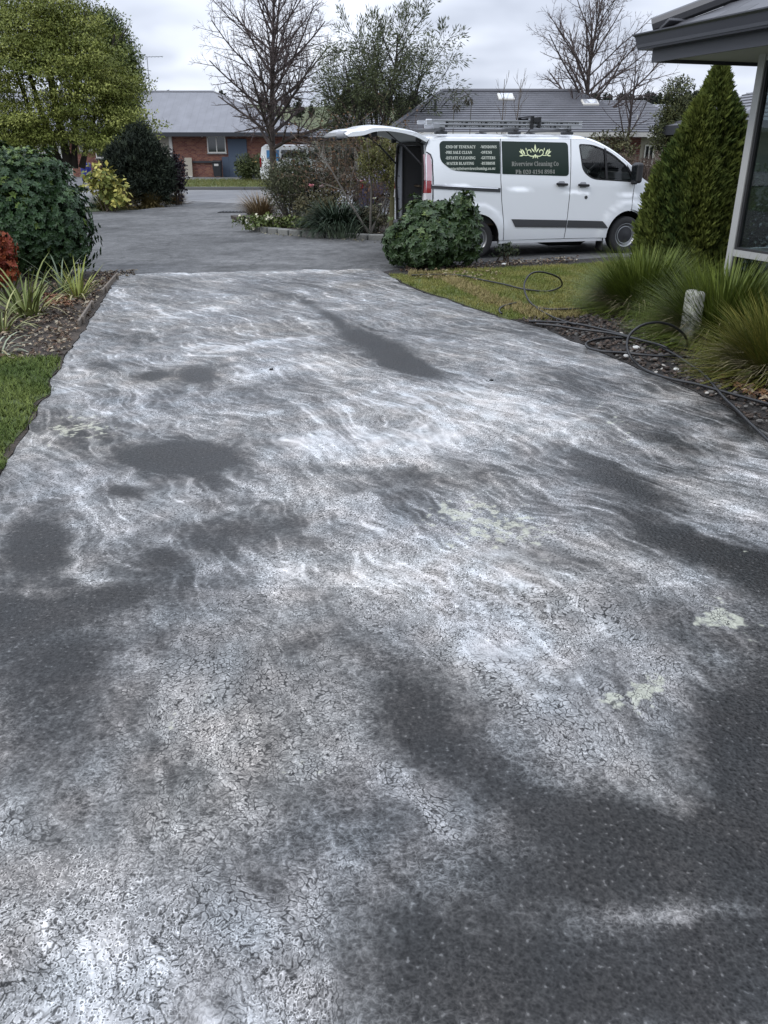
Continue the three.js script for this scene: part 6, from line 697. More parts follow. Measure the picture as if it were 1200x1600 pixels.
// ---------------------------------------------------------------- hills beyond
{
  const nx = 90, nz = 24, P = [], I = [], U = [], hAt = (x, z) => { const t = clamp((-z - 170) / 280), ridge = 20 + 3.5 * noise(x * 0.006 + 3, 2) + 2 * noise(x * 0.02, 7) - 7 * sstep(170, 320, x); return ridge * sstep(0, 1, t) * (1 - 0.35 * sstep(470, 640, -z)) + 1.2 * noise(x * 0.03, z * 0.03) - 0.4; };
  for (let j = 0; j <= nz; j++) for (let i = 0; i <= nx; i++) { const z = -150 - 520 * j / nz, x = lerp(-620, 720, i / nx); P.push(x, hAt(x, z), z); U.push(x, z); } for (let j = 0; j < nz; j++) for (let i = 0; i < nx; i++) { const a = j * (nx + 1) + i, b = a + nx + 1; I.push(a, a + 1, b + 1, a, b + 1, b); }
  const g = new THREE.BufferGeometry(); g.setAttribute('position', new THREE.BufferAttribute(new Float32Array(P), 3)); g.setAttribute('uv', new THREE.BufferAttribute(new Float32Array(U), 2)); g.setIndex(I); g.computeVertexNormals();
  const hm = tex(256, 256, (i, j, o) => { const n = fbm(i * 0.02, j * 0.02, 4), m = noise(i * 0.12, j * 0.12); setRGB(o, 0.085 + 0.05 * n + 0.015 * m, 0.098 + 0.04 * n + 0.015 * m, 0.045 + 0.02 * n); }, true, 1 / 140); tag(mesh('hills', g, std({ map: hm, roughness: 1 })), 'green and tan pasture hills behind the houses', 'hills', null, 'structure');
  const r = rngOf(81), one = new MB(); for (let i = 0; i < 260; i++) { const d = dirOf(r), k = Math.pow(r(), 0.4), y = 4 + d[1] * 3.8 * k, w = 2.4 * (1 - 0.5 * (y / 8)); const f = dirOf(r); one.tint = mixc([0.7, 0.7, 0.7], [1.2, 1.2, 1.2], r()); one.leaf(d[0] * w * k, y, d[2] * w * k, f[0], f[1], f[2], f[1], f[2], f[0], 1.3, 0.42); } const list = []; for (let i = 0; i < 1500; i++) { const x = lerp(-420, 520, r()), z = -lerp(385, 450, r()), wood = noise(x * 0.011 + 4, z * 0.012); if (wood < 0.0 + (x < -20 ? 0.25 : -0.3) && r() < 0.94) continue; const q = 0.7 + 0.5 * r(); list.push([x, hAt(x, z) - 0.6, z, r() * 6, 0.55 + 0.4 * r(), 0, 0.022 * q, 0.030 * q, 0.022 * q]); } for (let i = 0; i < 160; i++) { const x = lerp(-300, 400, r()), z = -lerp(200, 380, r()); if (noise(x * 0.02, z * 0.05) < 0.25) continue; list.push([x, hAt(x, z) - 0.4, z, r() * 6, 0.5 + 0.4 * r(), 0, 0.03, 0.04, 0.022]); }
  tag(copies('hill_trees', one.geo(), leafMat(0.9), list), 'dark line of far trees along the crest of the hills', 'trees', null, 'stuff');
}
// ---------------------------------------------------------------- beds and lawns beside the driveway
const soilTex = (r0, g0, b0, sd) => tex(512, 512, (i, j, o) => { const x = i / 512 * 2, y = j / 512 * 2, n = fbm(x * 3 + sd, y * 3, 5), m = noise(x * 38, y * 38 + sd), k = noise(x * 80 + sd, y * 80), s = 0.75 + 0.7 * n + 0.35 * m + 0.3 * k; setRGB(o, r0 * s, g0 * s, b0 * s); }, true, 0.5);
const soilBump = tex(512, 512, (i, j, o) => { const x = i / 512 * 2, y = j / 512 * 2; o[0] = o[1] = o[2] = 0.5 + 0.35 * fbm(x * 8, y * 8, 5) + 0.15 * noise(x * 60, y * 60); }, false, 0.5);
const soilMat = std({ map: soilTex(0.060, 0.046, 0.034, 1), bumpMap: soilBump, bumpScale: 0.05, roughness: 0.95 }), mulchMat = std({ map: soilTex(0.030, 0.025, 0.021, 5), bumpMap: soilBump, bumpScale: 0.06, roughness: 0.95 });
const edgeL = (z, o = 0) => V(along(LEFT, z) + 0.05 * noise(z * 2.3, 1) + 0.03 * noise(z * 7, 4) + o, 0, z), edgeR = (z, o = 0) => V(along(RIGHT, z) + 0.05 * noise(z * 2.1, 6) + 0.03 * noise(z * 8, 9) + o, 0, z);
const run = (f, a, b, step, o) => { const out = []; const n = Math.max(2, Math.round(Math.abs(b - a) / step)); for (let i = 0; i <= n; i++) out.push(f(lerp(a, b, i / n), o)); return out; };
const bedL = [...run(edgeL, -13.25, -0.4, 0.15, -0.005), V(-9, 0, -0.4), V(-9, 0, -13.3), V(-5.2, 0, -13.35)];
tag(sheet('soil_bed', bedL, 0.013, soilMat, null, 0.09), 'bare brown soil bed with leaf litter beside the driveway', 'soil', null, 'structure');
const lawnL = rough([...run(edgeL, -7.42, -0.4, 0.2, -0.03), V(-9, 0, -0.4), V(-9, 0, -7.7), V(-5, 0, -7.6)], 0.15, 0.05, 3), lawnMat = std({ map: turfTex(0.062, 0.088, 0.022, 12, 0.5), roughness: 0.95 });
tag(sheet('side_lawn', lawnL, 0.020, lawnMat, null, 0.05), 'short green lawn beside the soil bed', 'lawn', null, 'structure');
const bedR = [...run(edgeR, -0.4, -13.3, 0.15, 0.005), ...G([[640, 419], [720, 415], [800, 411], [880, 408], [960, 402]]), V(5.2, 0, -15.2), V(14, 0, -15.2), V(14, 0, -0.4)];
tag(sheet('mulch_bed', bedR, 0.012, mulchMat, null, 0.09), 'dark bark and stone mulch bed under the tussocks', 'mulch', null, 'structure');
const lawnR = rough([...run(edgeR, -9.35, -12.9, 0.2, 0.03), ...G([[640, 432], [700, 424], [800, 420], [900, 415], [985, 410]]), V(5.6, 0, -14.2), V(4.6, 0, -11.2), ...G([[985, 450], [950, 478], [905, 498], [850, 503]])], 0.15, 0.05, 5);
tag(sheet('front_lawn', lawnR, 0.020, std({ map: turfTex(0.105, 0.125, 0.032, 14, 0.8), roughness: 0.95 }), null, 0.05), 'short mottled green lawn where the hose loops lie', 'lawn', null, 'structure');
// blades of grass
{
  const tuft = (seed, n, len) => { const r = rngOf(seed), mb = new MB(); for (let i = 0; i < n; i++) { const b = 0.75 + 0.5 * r(); mb.tint = [b, b, b]; mb.blade((r() - 0.5) * 0.05, -0.004, (r() - 0.5) * 0.05, r() * 6.28, 0.2 + 0.75 * r(), len * (0.6 + 0.7 * r()), 0.0045, 0.9 * r(), 2); } return mb.geo(); };
  const gm = leafMat(0.7, 0.35);
  const fill = (name, label, pts, y, n, seed, len, c0, c1, keep) => { const r = rngOf(seed), [x0, x1, z0, z1] = bounds(pts), list = []; let guard = 0; while (list.length < n && guard++ < n * 20) { const x = lerp(x0, x1, r()), z = lerp(z0, z1, r()); if (!inside(pts, x, z) || (keep && !keep(x, z))) continue; const dry = clamp(0.5 + noise(x * 1.7 + seed, z * 1.7) + (r() - 0.5) * 0.6), c = mixc(c0, c1, dry), s = 0.8 + 0.4 * r(); list.push([x, y, z, r() * 6.28, 0.7 + 0.6 * r(), 0, c[0] * s, c[1] * s, c[2] * s]); } tag(copies(name, tuft(seed, 9, len), gm, list), label, 'grass', null, 'stuff'); };
  fill('lawn_grass', 'green grass blades of the lawn beside the soil bed', lawnL, 0.020, 21000, 91, 0.042, [0.055, 0.086, 0.018], [0.12, 0.15, 0.036], (x, z) => x > -5.2 && z < -0.9);
  fill('lawn_grass', 'mottled grass blades of the lawn with the hose loops', lawnR, 0.020, 12000, 92, 0.038, [0.115, 0.145, 0.030], [0.23, 0.215, 0.065]);
  const dryEdge = G([[690, 441], [760, 478], [835, 503], [905, 500], [905, 488], [840, 487], [770, 465], [705, 432], [640, 428], [640, 436]]); fill('dry_edge_grass', 'straw coloured dry grass along the driveway edge of the lawn', dryEdge, 0.036, 1400, 93, 0.05, [0.17, 0.14, 0.055], [0.27, 0.22, 0.10]);
  const verge = [V(-14.4, 0, -42.1), V(14, 0, -42.1), V(14, 0, -53), V(-11.6, 0, -53)]; fill('verge_grass', 'grass of the verge across the street', verge, 0.09, 9000, 94, 0.16, [0.09, 0.12, 0.028], [0.19, 0.18, 0.06]);
}
// bark chips, stones, fallen leaves
{
  const r = rngOf(101), chip = new THREE.IcosahedronGeometry(0.02, 0); chip.scale(1.3, 0.6, 0.9); const chipMat = std({ roughness: 0.85, flatShading: true }); const list = []; const region = [...run(edgeR, -3.6, -9.3, 0.3, 0.02), ...G([[840, 500], [905, 498], [950, 478], [985, 450]]), V(6, 0, -11.2), V(6, 0, -3.6)];
  const [x0, x1, z0, z1] = bounds(region); while (list.length < 9500) { const x = lerp(x0, Math.min(x1, 5.2), r()), z = lerp(z0, z1, r()); if (!inside(region, x, z)) continue; const k = r(), s = 0.6 + 0.9 * r() * r(), c = k < 0.82 ? mixc([0.020, 0.015, 0.012], [0.075, 0.052, 0.038], r()) : k < 0.985 ? mixc([0.06, 0.056, 0.052], [0.12, 0.112, 0.10], r()) : [0.38, 0.36, 0.32]; list.push([x, 0.024 + 0.012 * r(), z, r() * 6, s, (r() - 0.5) * 1.2, ...c]); }
  tag(copies('mulch_chips', chip, chipMat, list), 'dark chips and small stones covering the bed under the tussocks', 'mulch', null, 'stuff');
  const leafG = (() => { const mb = new MB(); mb.tint = [1, 1, 1]; mb.leaf(0, 0, 0, 1, 0.1, 0, 0, 1, 0, 0.06, 0.016, 0.5); return mb.geo(); })(), lm = std({ vertexColors: true, roughness: 0.7, side: THREE.DoubleSide });
  const scatter = (name, label, pts, y, n, seed, cs, keep) => { const q = rngOf(seed), b = bounds(pts), L = []; let g = 0; while (L.length < n && g++ < n * 30) { const x = lerp(b[0], b[1], q()), z = lerp(b[2], b[3], q()); if (!inside(pts, x, z) || (keep && !keep(x, z))) continue; const c = cs[Math.floor(q() * cs.length)], s = 0.7 + 0.6 * q(); L.push([x, y + 0.012 * q(), z, q() * 6.28, 0.6 + 0.8 * q(), (q() - 0.5) * 1.1, c[0] * s, c[1] * s, c[2] * s]); } tag(copies(name, leafG, lm, L), label, 'leaf litter', null, 'stuff'); };
  const brown = [[0.10, 0.06, 0.035], [0.16, 0.10, 0.06], [0.06, 0.04, 0.03], [0.22, 0.17, 0.11], [0.30, 0.26, 0.19]];
  scatter('leaf_litter', 'brown leaf litter strewn over the soil bed', G([[180, 434], [150, 470], [100, 560], [0, 566], [-40, 520], [60, 450]]), 0.026, 1500, 102, brown); scatter('red_leaf_litter', 'reddish fallen leaves lying between the strap leaf clumps', G([[115, 470], [112, 482], [72, 482], [70, 462]]), 0.03, 260, 103, [[0.20, 0.085, 0.04], [0.26, 0.13, 0.07], [0.14, 0.06, 0.03]]);
  scatter('dead_leaf_litter', 'rusty dead leaves under the tussock at the picture edge', G([[1120, 570], [1190, 560], [1260, 640], [1190, 640], [1110, 590]]), 0.035, 900, 104, [[0.16, 0.075, 0.035], [0.20, 0.11, 0.05], [0.09, 0.055, 0.035], [0.28, 0.22, 0.14]]); scatter('lawn_leaves', 'pale fallen leaves on the far strip of the hose lawn', G([[650, 440], [780, 445], [780, 428], [660, 425]]), 0.05, 130, 105, [[0.30, 0.27, 0.15], [0.22, 0.17, 0.09], [0.14, 0.09, 0.05]]); scatter('strip_litter', 'bark and leaf bits on the soil strip before the van', G([[620, 428], [700, 424], [900, 412], [900, 405], [760, 411], [640, 419]]), 0.03, 700, 106, [...brown, [0.05, 0.035, 0.03]]);
  scatter('bed_litter', 'pale leaf bits on the soil of the kerbed bed', G([[400, 360], [600, 374], [690, 374], [690, 350], [420, 345]]), 0.10, 500, 107, [...brown, [0.3, 0.28, 0.2]]); scatter('drive_litter', 'scraps of leaf lying on the dry asphalt below the kerb stones', G([[400, 366], [600, 381], [600, 377], [405, 362]]), 0.006, 90, 108, [[0.2, 0.18, 0.12], [0.3, 0.28, 0.2]]); scatter('corner_litter', 'leaf scraps at the head of the soil bed where the drive begins', G([[150, 426], [215, 424], [205, 432], [150, 434]]), 0.012, 160, 109, brown);
}
// white stones on the beds, black pebbles on the driveway
const stoneGeo = (seed, r0) => { const g = new THREE.IcosahedronGeometry(r0, 2), p = g.attributes.position; for (let i = 0; i < p.count; i++) { const x = p.getX(i), y = p.getY(i), z = p.getZ(i), k = 1 + 0.28 * noise(x / r0 * 1.3 + seed, y / r0 * 1.3 + z / r0); p.setXYZ(i, x * k * 1.25, y * k * 0.7, z * k); } g.computeVertexNormals(); return g; };
for (const [u, v, r0, c, lab] of [[787, 413, 0.05, 0.55, 'white stone on the soil strip under the small wispy shrub'], [994, 543, 0.045, 0.5, 'white chip in the mulch inside the standing hose loop'], [1056, 577, 0.03, 0.55, 'small white stone in the mulch between the two hose runs'], [979, 556, 0.035, 0.4, 'pale stone at the mulch edge beneath the hose loop']]) { const p = ground(u, v, 0.04); const m = mesh('white_stone', stoneGeo(u, r0 * 0.62), std({ color: rgb(c, c, c * 0.94), roughness: 0.8 })); m.position.copy(p); tag(m, lab, 'stone'); }
for (const [u, v, lab] of [[768, 594, 'tiny black pebble lying on the white foam before the van'], [527, 1155, 'tiny black pebble in the darker middle of the near driveway'], [424, 577, 'tiny black pebble near the pale streak across the driveway'], [639, 1155, 'tiny black pebble by the foam edge of the near driveway']]) { const m = mesh('pebble', stoneGeo(u, v > 1000 ? 0.0045 : 0.014), M.rubber); m.position.copy(ground(u, v, 0.014)); tag(m, lab, 'pebble'); }
// pale weathered stone post
{ const p = ground(1074, 541), t = thing('stone_block', 'pale weathered concrete block standing between two tussocks', 'block', p, 0.3), g = new RoundedBoxGeometry(0.125, 0.52, 0.20, 6, 0.04), a = g.attributes.position; for (let i = 0; i < a.count; i++) { const x = a.getX(i), y = a.getY(i), z = a.getZ(i); const k = 1 + 0.10 * noise(x * 9 + 3, y * 7 + z * 5); a.setXYZ(i, x * k - 0.06 * y * 0.3, y, z * k); } g.computeVertexNormals(); const m = mesh('block_body', g, std({ map: tex(256, 256, (i, j, o) => { const n = fbm(i * 0.03, j * 0.03, 5), k = sstep(0.05, 0.3, fbm(i * 0.05 + 9, j * 0.05, 4)), s = 0.40 * (1 + 0.5 * n); setRGB(o, lerp(s, s * 0.75, k), lerp(s, s * 0.8, k), lerp(s * 0.9, s * 0.5, k)); }), bumpMap: soilBump, bumpScale: 0.02, roughness: 0.95 }), t); m.position.y = 0.28; mesh('footing', new RoundedBoxGeometry(0.24, 0.08, 0.28, 2, 0.02), B.concrete, t).position.y = 0.03; }
// timber edging boards at the soil bed
{ const em = std({ color: rgb(0.16, 0.135, 0.11), roughness: 0.9 }); for (const [a, b, lab] of [[[146, 479], [125, 512], 'grey timber edging board between soil bed and driveway'], [[185, 434], [161, 462], 'short timber edging board at the head of the soil bed']]) { const p = ground(...a), q = ground(...b), c = p.clone().add(q).multiplyScalar(0.5), t = thing('edging_board', lab, 'edging board', V(c.x - 0.01, 0, c.z), Math.atan2(p.x - q.x, p.z - q.z)); const m = mesh('board', new RoundedBoxGeometry(0.025, 0.09, p.distanceTo(q), 2, 0.006), em, t); m.position.y = 0.035; m.rotation.z = 0.1; for (const s of [-1, 1]) { const k = mesh('peg', new RoundedBoxGeometry(0.03, 0.12, 0.03, 1, 0.004), em, t); k.position.set(-0.03, 0.03, s * p.distanceTo(q) * 0.36); } } }
// ---------------------------------------------------------------- the black hoses
{
  const hm = std({ color: rgb(0.014, 0.014, 0.015), roughness: 0.42 }), z8 = (x, y) => [900 + x / 4, 370 + y / 4];
  const hose = (name, label, pts, r0 = 0.011) => { const c = new THREE.CatmullRomCurve3(pts, false, 'centripetal'); tag(mesh(name, new THREE.TubeGeometry(c, pts.length * 14, r0, 8), hm), label, 'hose'); };
  const on = (list, y = 0.045) => list.map(([u, v]) => ground(u, v, y));
  const stand = (list, D0, D1) => list.map(([u, v], i) => ahead(u, v, lerp(D0, D1, i / (list.length - 1))));
  const g1 = ground(821, 452, 0.06), g2 = ground(835, 478, 0.06);
  hose('hose', 'black hose making an upright loop on the hose lawn', [...on([[643, 430], [680, 429], [717, 430], [752, 437], [787, 444], [821, 452]], 0.06), ...stand([[856, 455], [877, 447], [873, 434], [845, 425], [828, 429], [819, 446], [824, 466]], -g1.z - 0.02, -g2.z + 0.15), ...on([[835, 478], [856, 483], [891, 483], [925, 481]], 0.06)]);
  hose('hose', 'short bend of black hose nearest the driveway on the hose lawn', on([[807, 473], [793, 476], [783, 480], [780, 486], [784, 490]], 0.06), 0.010); hose('hose', 'thin black line of hose running from the hose lawn into the mulch', on([[838, 481], [848, 487], [868, 497], [885, 503], [900, 507]], 0.06), 0.009);
  hose('hose', 'black hose running through the mulch and across the driveway corner', on([[826, 502], [860, 503], z8(0, 545), z8(150, 575), z8(320, 620), z8(480, 670), z8(600, 725), z8(700, 790), z8(800, 860), z8(870, 940), z8(930, 1010), z8(1000, 1075), [1172, 661], [1210, 697], [1260, 745]], 0.05), 0.012);
  const a = ground(...z8(560, 690), 0.05), b = ground(...z8(400, 810), 0.05);
  hose('hose', 'black hose with a tall standing loop before the big tussocks', [...on([[838, 506], [870, 509], z8(0, 575), z8(200, 600), z8(400, 645), z8(560, 690)], 0.07), ...stand([z8(640, 742), z8(692, 690), z8(680, 620), z8(600, 556), z8(500, 535), z8(400, 560), z8(332, 620), z8(320, 690), z8(345, 755)], -a.z - 0.05, -b.z + 0.05), ...on([z8(400, 810), z8(480, 852), z8(600, 890), z8(750, 920), z8(900, 962), z8(1050, 1003), z8(1200, 1045), [1240, 644]], 0.05)], 0.012);
  hose('hose', 'flat oval coil of black hose lying on the mulch by the driveway', on([z8(330, 632), z8(230, 630), z8(130, 642), z8(66, 665), z8(80, 695), z8(170, 716), z8(300, 724), z8(420, 738), z8(540, 745), z8(620, 742)], 0.05), 0.012);
}
// ---------------------------------------------------------------- the kerbed bed in the middle
{
  const front = [[375, 348], [376, 353], [393, 361], [405, 363], [417, 364.3], [432.5, 366.2], [450, 367.8], [470, 369.8], [489, 370.8], [507, 371.9], [522, 372.6], [537, 373.4], [555, 374.4], [574, 375.4], [601, 375.8], [625, 376], [650, 376], [675, 375.5], [700, 375]].map(([u, v]) => ground(u, v)); const t = thing('bed_kerb', 'curved kerb of pale concrete edging stones round the planted bed', 'kerb', V(0, 0, 0)), r = rngOf(111), mats = [0.15, 0.18, 0.125].map((c) => { const m = B.concrete.clone(); m.color = rgb(c / 0.30, c / 0.30, c / 0.31); return m; });
  for (let i = 1; i < front.length; i++) { const a = front[i - 1], b = front[i], l = a.distanceTo(b), g = new RoundedBoxGeometry(l - 0.035 - 0.02 * r(), 0.15, 0.20, 3, 0.025), m = mesh('kerb_stone', g, mats[Math.floor(r() * 3)], t); const yaw = Math.atan2(-(b.z - a.z), b.x - a.x); m.position.set((a.x + b.x) / 2 - Math.sin(yaw) * 0.10, 0.045 + 0.012 * (r() - 0.5), (a.z + b.z) / 2 - Math.cos(yaw) * 0.10); m.rotation.set((r() - 0.5) * 0.08, yaw + (r() - 0.5) * 0.06, (r() - 0.5) * 0.05, 'YXZ'); }
  tag(sheet('bed_soil', [...front.map((p) => V(p.x, 0, p.z - 0.12)), V(2.6, 0, -19.5), V(2.6, 0, -24.5), V(-2, 0, -25.5), V(-4.3, 0, -24.2)], 0.085, soilMat, null, 0.08), 'dark soil of the kerbed planted bed', 'soil', null, 'structure');
  const at = (u, v, y = 0.08) => ground(u, v, y), lift = (p, D) => V(p.x, 0.08, p.z);
  clump('dry_grass', 'tan dry tussock at the rounded end of the kerbed bed', 'grass tuft', at(408, 345), 900, { base: 0.16, len: 0.86, wid: 0.012, lean: 0.95, droop: 0.8, seg: 3, c0: [0.12, 0.085, 0.045], c1: [0.29, 0.22, 0.13] }, 112);
  shrub('ground_cover', 'low light green ground cover with pale flowers behind the kerb stones', 'plant', at(428, 356), [[-0.2, 0.12, 0, 0.75, 0.16, 0.35, 1], [0.6, 0.10, -0.1, 0.4, 0.14, 0.3, 0.5]], 1500, { per: 5, lump: 0.3, depth: 0.5, spread: 0.07, aim: 0.5, lift: 1, len: 0.085, wid: 0.028, color: (q) => q > 0.94 ? [0.5, 0.48, 0.36] : mixc([0.05, 0.075, 0.02], [0.13, 0.155, 0.045], q) }, 113, 4);
  { const t2 = thing('twiggy_shrub', 'loose upright grey green twiggy shrub in the kerbed bed', 'shrub', at(458, 350)), q = rngOf(114), w = new MB(), lf = new MB(); const H = up(455, 256, 20.8).y; for (let i = 0; i < 70; i++) { const a = q() * 6.28, ln = H * (0.6 + 0.45 * q()), lean = 0.14 + 0.5 * q() * q(); let p = [Math.cos(a) * 0.12, 0, Math.sin(a) * 0.12], d = norm3([Math.cos(a) * lean - 0.06, 1, Math.sin(a) * lean]); w.tint = mixc([0.05, 0.042, 0.036], [0.12, 0.105, 0.085], q()); for (let k = 0; k < 6; k++) { const e = [p[0] + d[0] * ln / 6, p[1] + d[1] * ln / 6, p[2] + d[2] * ln / 6]; w.bar(p, e, 0.011 * (1 - k / 7), 0.011 * (1 - (k + 1) / 7), 3); if (k > 0) for (let m = 0; m < (k > 2 ? 22 : 6); m++) { const f = dirOf(q), c = mixc([0.045, 0.055, 0.028], [0.12, 0.125, 0.065], q()); lf.tint = c; lf.leaf(e[0] + f[0] * 0.16, e[1] + f[1] * 0.18, e[2] + f[2] * 0.16, f[0], f[1] + 0.5, f[2], f[1], f[2], f[0], 0.055, 0.013); } p = e; d = norm3([d[0] + (q() - 0.5) * 0.25, d[1], d[2] + (q() - 0.5) * 0.25]); } } w.build('stems', LM.bark, t2); lf.build('foliage', LM.satin, t2); }
  shrub('dense_shrub', 'dense very dark green shrub behind the pink roses in the kerbed bed', 'shrub', V(up(505, 330, 22).x, 0.08, -22), [[0, 1.05, 0, 1.0, 0.78, 0.6, 1], [-0.7, 0.9, 0.1, 0.55, 0.7, 0.5, 0.5]], 5200, { per: 9, lump: 0.35, depth: 0.35, spread: 0.14, aim: 0.4, len: 0.075, wid: 0.022, color: (q) => mixc([0.016, 0.022, 0.013], [0.05, 0.055, 0.028], q) }, 115, 12);
  clump('strap_leaf_clump', 'dark green mound of strap leaves behind the kerb stones', 'strap leaf plant', at(528, 362), 1500, { even: 0.8, base: 0.34, len: 0.86, wid: 0.018, lean: 1.0, droop: 1.5, seg: 5, c0: [0.012, 0.024, 0.012], c1: [0.040, 0.062, 0.036] }, 116);
  clump('strap_leaf_clump', 'low sparse strap leaves at the foot of the dark mound', 'strap leaf plant', at(535, 369), 60, { base: 0.35, len: 0.5, wid: 0.03, lean: 0.7, droop: 0.9, seg: 4, c0: [0.02, 0.035, 0.02], c1: [0.09, 0.11, 0.07] }, 117);
  shrub('mounded_shrub', 'brownish green mounded shrub between the tan tussock and the dark strap leaf mound', 'shrub', V(up(492, 350, 20.4).x, 0.08, -20.5), [[0, 0.42, 0, 0.55, 0.38, 0.4, 1], [0.35, 0.5, 0.2, 0.4, 0.35, 0.35, 0.5]], 3200, { per: 7, lump: 0.45, depth: 0.4, spread: 0.10, aim: 0.5, len: 0.055, wid: 0.017, color: (q) => mixc([0.04, 0.04, 0.02], [0.125, 0.11, 0.05], q) }, 122, 8);
  shrub('mounded_shrub', 'brown green mounded shrub low before the mossy trunk', 'shrub', V(up(582, 362, 19.2).x, 0.08, -19.2), [[0, 0.28, 0, 0.42, 0.27, 0.3, 1]], 1500, { per: 7, lump: 0.45, depth: 0.4, spread: 0.10, aim: 0.5, len: 0.055, wid: 0.015, color: (q) => mixc([0.035, 0.038, 0.02], [0.11, 0.10, 0.055], q) }, 123, 6);
  // roses gone to twigs
  { const t2 = thing('rose_thicket', 'tangled brown rose canes under the raised tailgate', 'rose bush', V(up(556, 345, 20.6).x, 0.08, -20.8)), q = rngOf(118), w = new MB(), lf = new MB(), o = { seg: 0.16, wig: 0.5, up: [0.15, 0.05, 0.1], levels: 3, bare: [0.2, 0.15, 0.2], per: [0.9, 0.6, 0.4], angle: () => 0.7, child: (l, s, len) => len * 0.5, thin: 0.005, bark: [0.06, 0.048, 0.04], bark2: [0.13, 0.09, 0.06], joint: (p, d, l, s) => { if (l > 0 && q() < 0.75) { const f = dirOf(q); lf.tint = mixc([0.06, 0.045, 0.025], [0.17, 0.095, 0.05], q()); lf.leaf(p[0], p[1], p[2], f[0], f[1], f[2], f[1], f[2], f[0], 0.06, 0.018); } } }; for (let i = 0; i < 26; i++) branch(w, [(q() - 0.5) * 1.5, 0, (q() - 0.5) * 0.8], norm3([(q() - 0.5) * 1.1, 1, (q() - 0.5) * 0.8]), 1.1 + 1.1 * q(), 0.016, 0, o, q, null); w.build('canes', LM.bark, t2); lf.build('foliage', LM.matt, t2); }
  { const t2 = thing('leaning_branch', 'bare grey forked stem leaning across the kerbed bed', 'shrub', at(578, 366)), q = rngOf(119), w = new MB(), o = { seg: 0.22, wig: 0.25, up: [0.1, 0.3], levels: 2, bare: [0.35, 0.3], per: [0.7, 0.4], angle: () => 0.7, child: (l, s, len) => len * 0.45, thin: 0.006, bark: [0.12, 0.11, 0.095], bark2: [0.16, 0.14, 0.12] }; for (const d of [[-0.75, 1, 0], [0.1, 1, 0.1], [0.5, 1, -0.1]]) branch(w, [0, 0, 0], norm3(d), 1.9, 0.028, 0, o, q, null); w.build('stem', LM.bark, t2); }
  { const p = at(612, 368), t2 = thing('column_shrub', 'tall column of yellow green foliage on a mossy trunk behind the leafy shrub', 'shrub', p), q = rngOf(120), w = new MB(), mb = new MB(); w.tint = [0.075, 0.070, 0.03]; const H = up(612, 200, 19).y; w.bar([0, 0, 0], [0.03, 0.9, 0], 0.075, 0.06, 9); w.bar([0.03, 0.9, 0], [0.0, H * 0.75, 0], 0.06, 0.03, 8); w.bar([0.03, 0.8, 0], [-0.35, 1.6, 0.05], 0.03, 0.018, 6); w.bar([0.03, 0.6, 0], [0.45, 1.5, 0.05], 0.028, 0.014, 6); foliage(mb, [[0.02, H * 0.70, 0, 0.30, H * 0.30, 0.3, 1], [-0.42, H * 0.68, 0, 0.34, H * 0.22, 0.3, 0.7], [0.35, H * 0.45, 0.1, 0.34, H * 0.22, 0.3, 0.5]], 5200, { per: 9, lump: 0.3, depth: 0.5, spread: 0.12, aim: 0.4, hang: 0.6, len: 0.075, wid: 0.011, color: (k) => mixc([0.055, 0.060, 0.018], [0.14, 0.135, 0.04], k) }, q); w.build('trunk', LM.bark, t2); mb.build('foliage', LM.satin, t2); }
  shrub('grey_shrub', 'low grey green shrub between the mossy trunk and the van', 'shrub', V(up(652, 345, 19.4).x, 0.08, -19.6), [[0, 0.5, 0, 0.6, 0.42, 0.4, 1]], 1700, { per: 8, lump: 0.4, depth: 0.4, spread: 0.12, aim: 0.5, hang: 0.3, len: 0.07, wid: 0.014, color: (k) => mixc([0.035, 0.04, 0.025], [0.11, 0.115, 0.07], k) }, 121, 8);
  // flowers
  const flower = (label, u, v, D, c, n = 12, s = 0.06) => { const p = ahead(u, v, D), t3 = thing('flower', label, 'flower', V(p.x, 0.08, p.z)), q = rngOf(u * 7 + v), pm = new MB(), sm = new MB(); const h = p.y - 0.08; sm.tint = [0.05, 0.07, 0.03]; sm.bar([0.02, 0, 0], [0, h, 0], 0.006, 0.005, 4); for (let i = 0; i < n; i++) { const a = i / n * 12.6, tilt = 0.3 + 0.9 * i / n, d = norm3([Math.cos(a) * tilt, 1 - 0.3 * tilt, Math.sin(a) * tilt]); pm.tint = [c[0] * (0.85 + 0.3 * q()), c[1] * (0.85 + 0.3 * q()), c[2] * (0.85 + 0.3 * q())]; pm.leaf(0, h, 0, d[0], d[1], d[2], -d[1] * Math.cos(a), tilt, -d[1] * Math.sin(a), s * (0.8 + 0.4 * q()), s * 0.4, 0.4); } sm.build('stem', LM.bark, t3); pm.build('petals', LM.satin, t3); };
  flower('pink rose before the dense dark shrub, the paler sided of two', 487, 293, 20.3, [0.62, 0.28, 0.30], 14, 0.10); flower('pinkish white rose beside the pink rose before the dense dark shrub', 503, 293.5, 20.3, [0.62, 0.46, 0.46], 14, 0.09);
  for (const [u, v, l] of [[585, 312, 'white flower left of the mossy trunk, highest of three'], [572, 326, 'white flower lowest beside the leaning grey stem'], [594, 322, 'white flower close against the mossy trunk']]) flower(l.replace('left of', 'beside'), u, v, 19.6, [0.6, 0.6, 0.52], 9, 0.07);
}
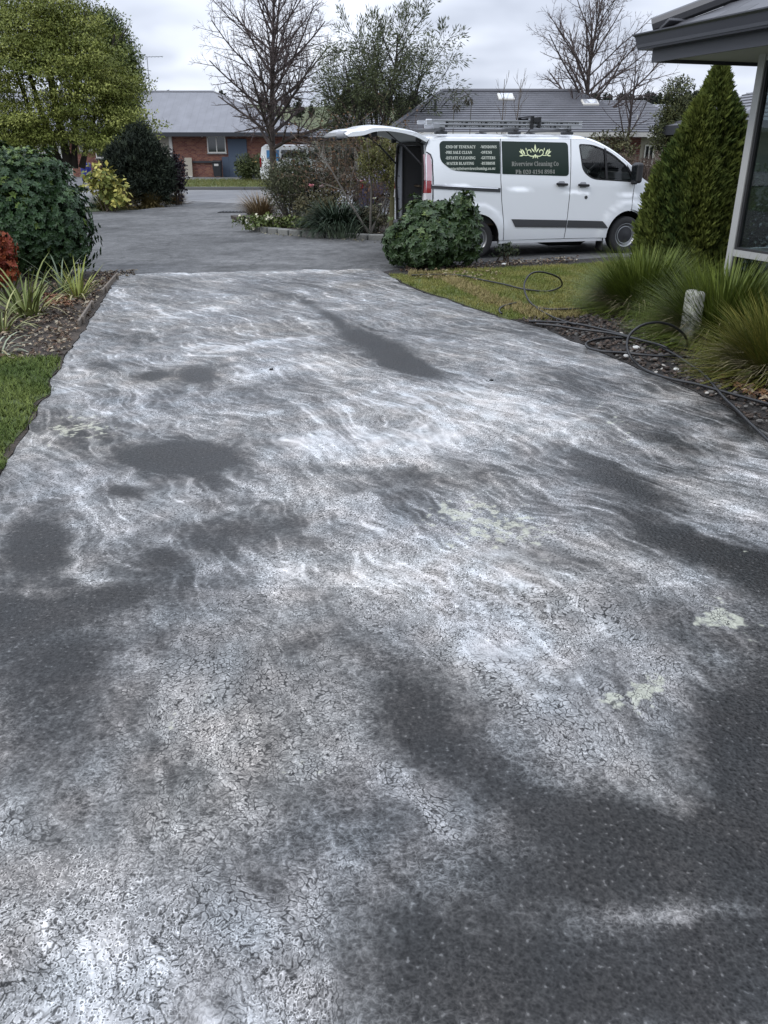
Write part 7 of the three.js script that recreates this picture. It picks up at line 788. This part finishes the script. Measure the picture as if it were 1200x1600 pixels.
// street drain beyond the bed
{ const p = ground(368, 331.5), t = thing('street_drain', 'dark iron drain grate in the asphalt beyond the tan tussock', 'drain', V(p.x, 0, p.z)), f = new RoundedBoxGeometry(1.0, 0.03, 0.62, 1, 0.008), m = mesh('frame', f, M.dark, t); m.position.y = 0.004; for (let i = 0; i < 9; i++) { const b = mesh('bar', new RoundedBoxGeometry(0.04, 0.02, 0.54, 1, 0.006), M.hub, t); b.position.set(-0.42 + i * 0.105, 0.022, 0); } }
// white roses seen past the window
shrub('white_rose_bush', 'leafy rose bush with white blooms seen through the tall window', 'rose bush', V(up(1215, 300, 12.5).x, 0, -12.6), [[0, 0.95, 0, 0.85, 0.75, 0.5, 1], [-0.3, 0.6, 0.2, 0.6, 0.5, 0.4, 0.5]], 5200, { per: 8, lump: 0.35, depth: 0.4, spread: 0.12, aim: 0.4, len: 0.055, wid: 0.02, color: (k, d) => k > 0.965 ? [0.6, 0.6, 0.55] : mixc([0.02, 0.032, 0.016], [0.06, 0.075, 0.035], k) }, 131, 8);

scene.traverse((o) => { if (o.isMesh) { o.castShadow = true; o.receiveShadow = true; } });
renderer.render(scene, camera);
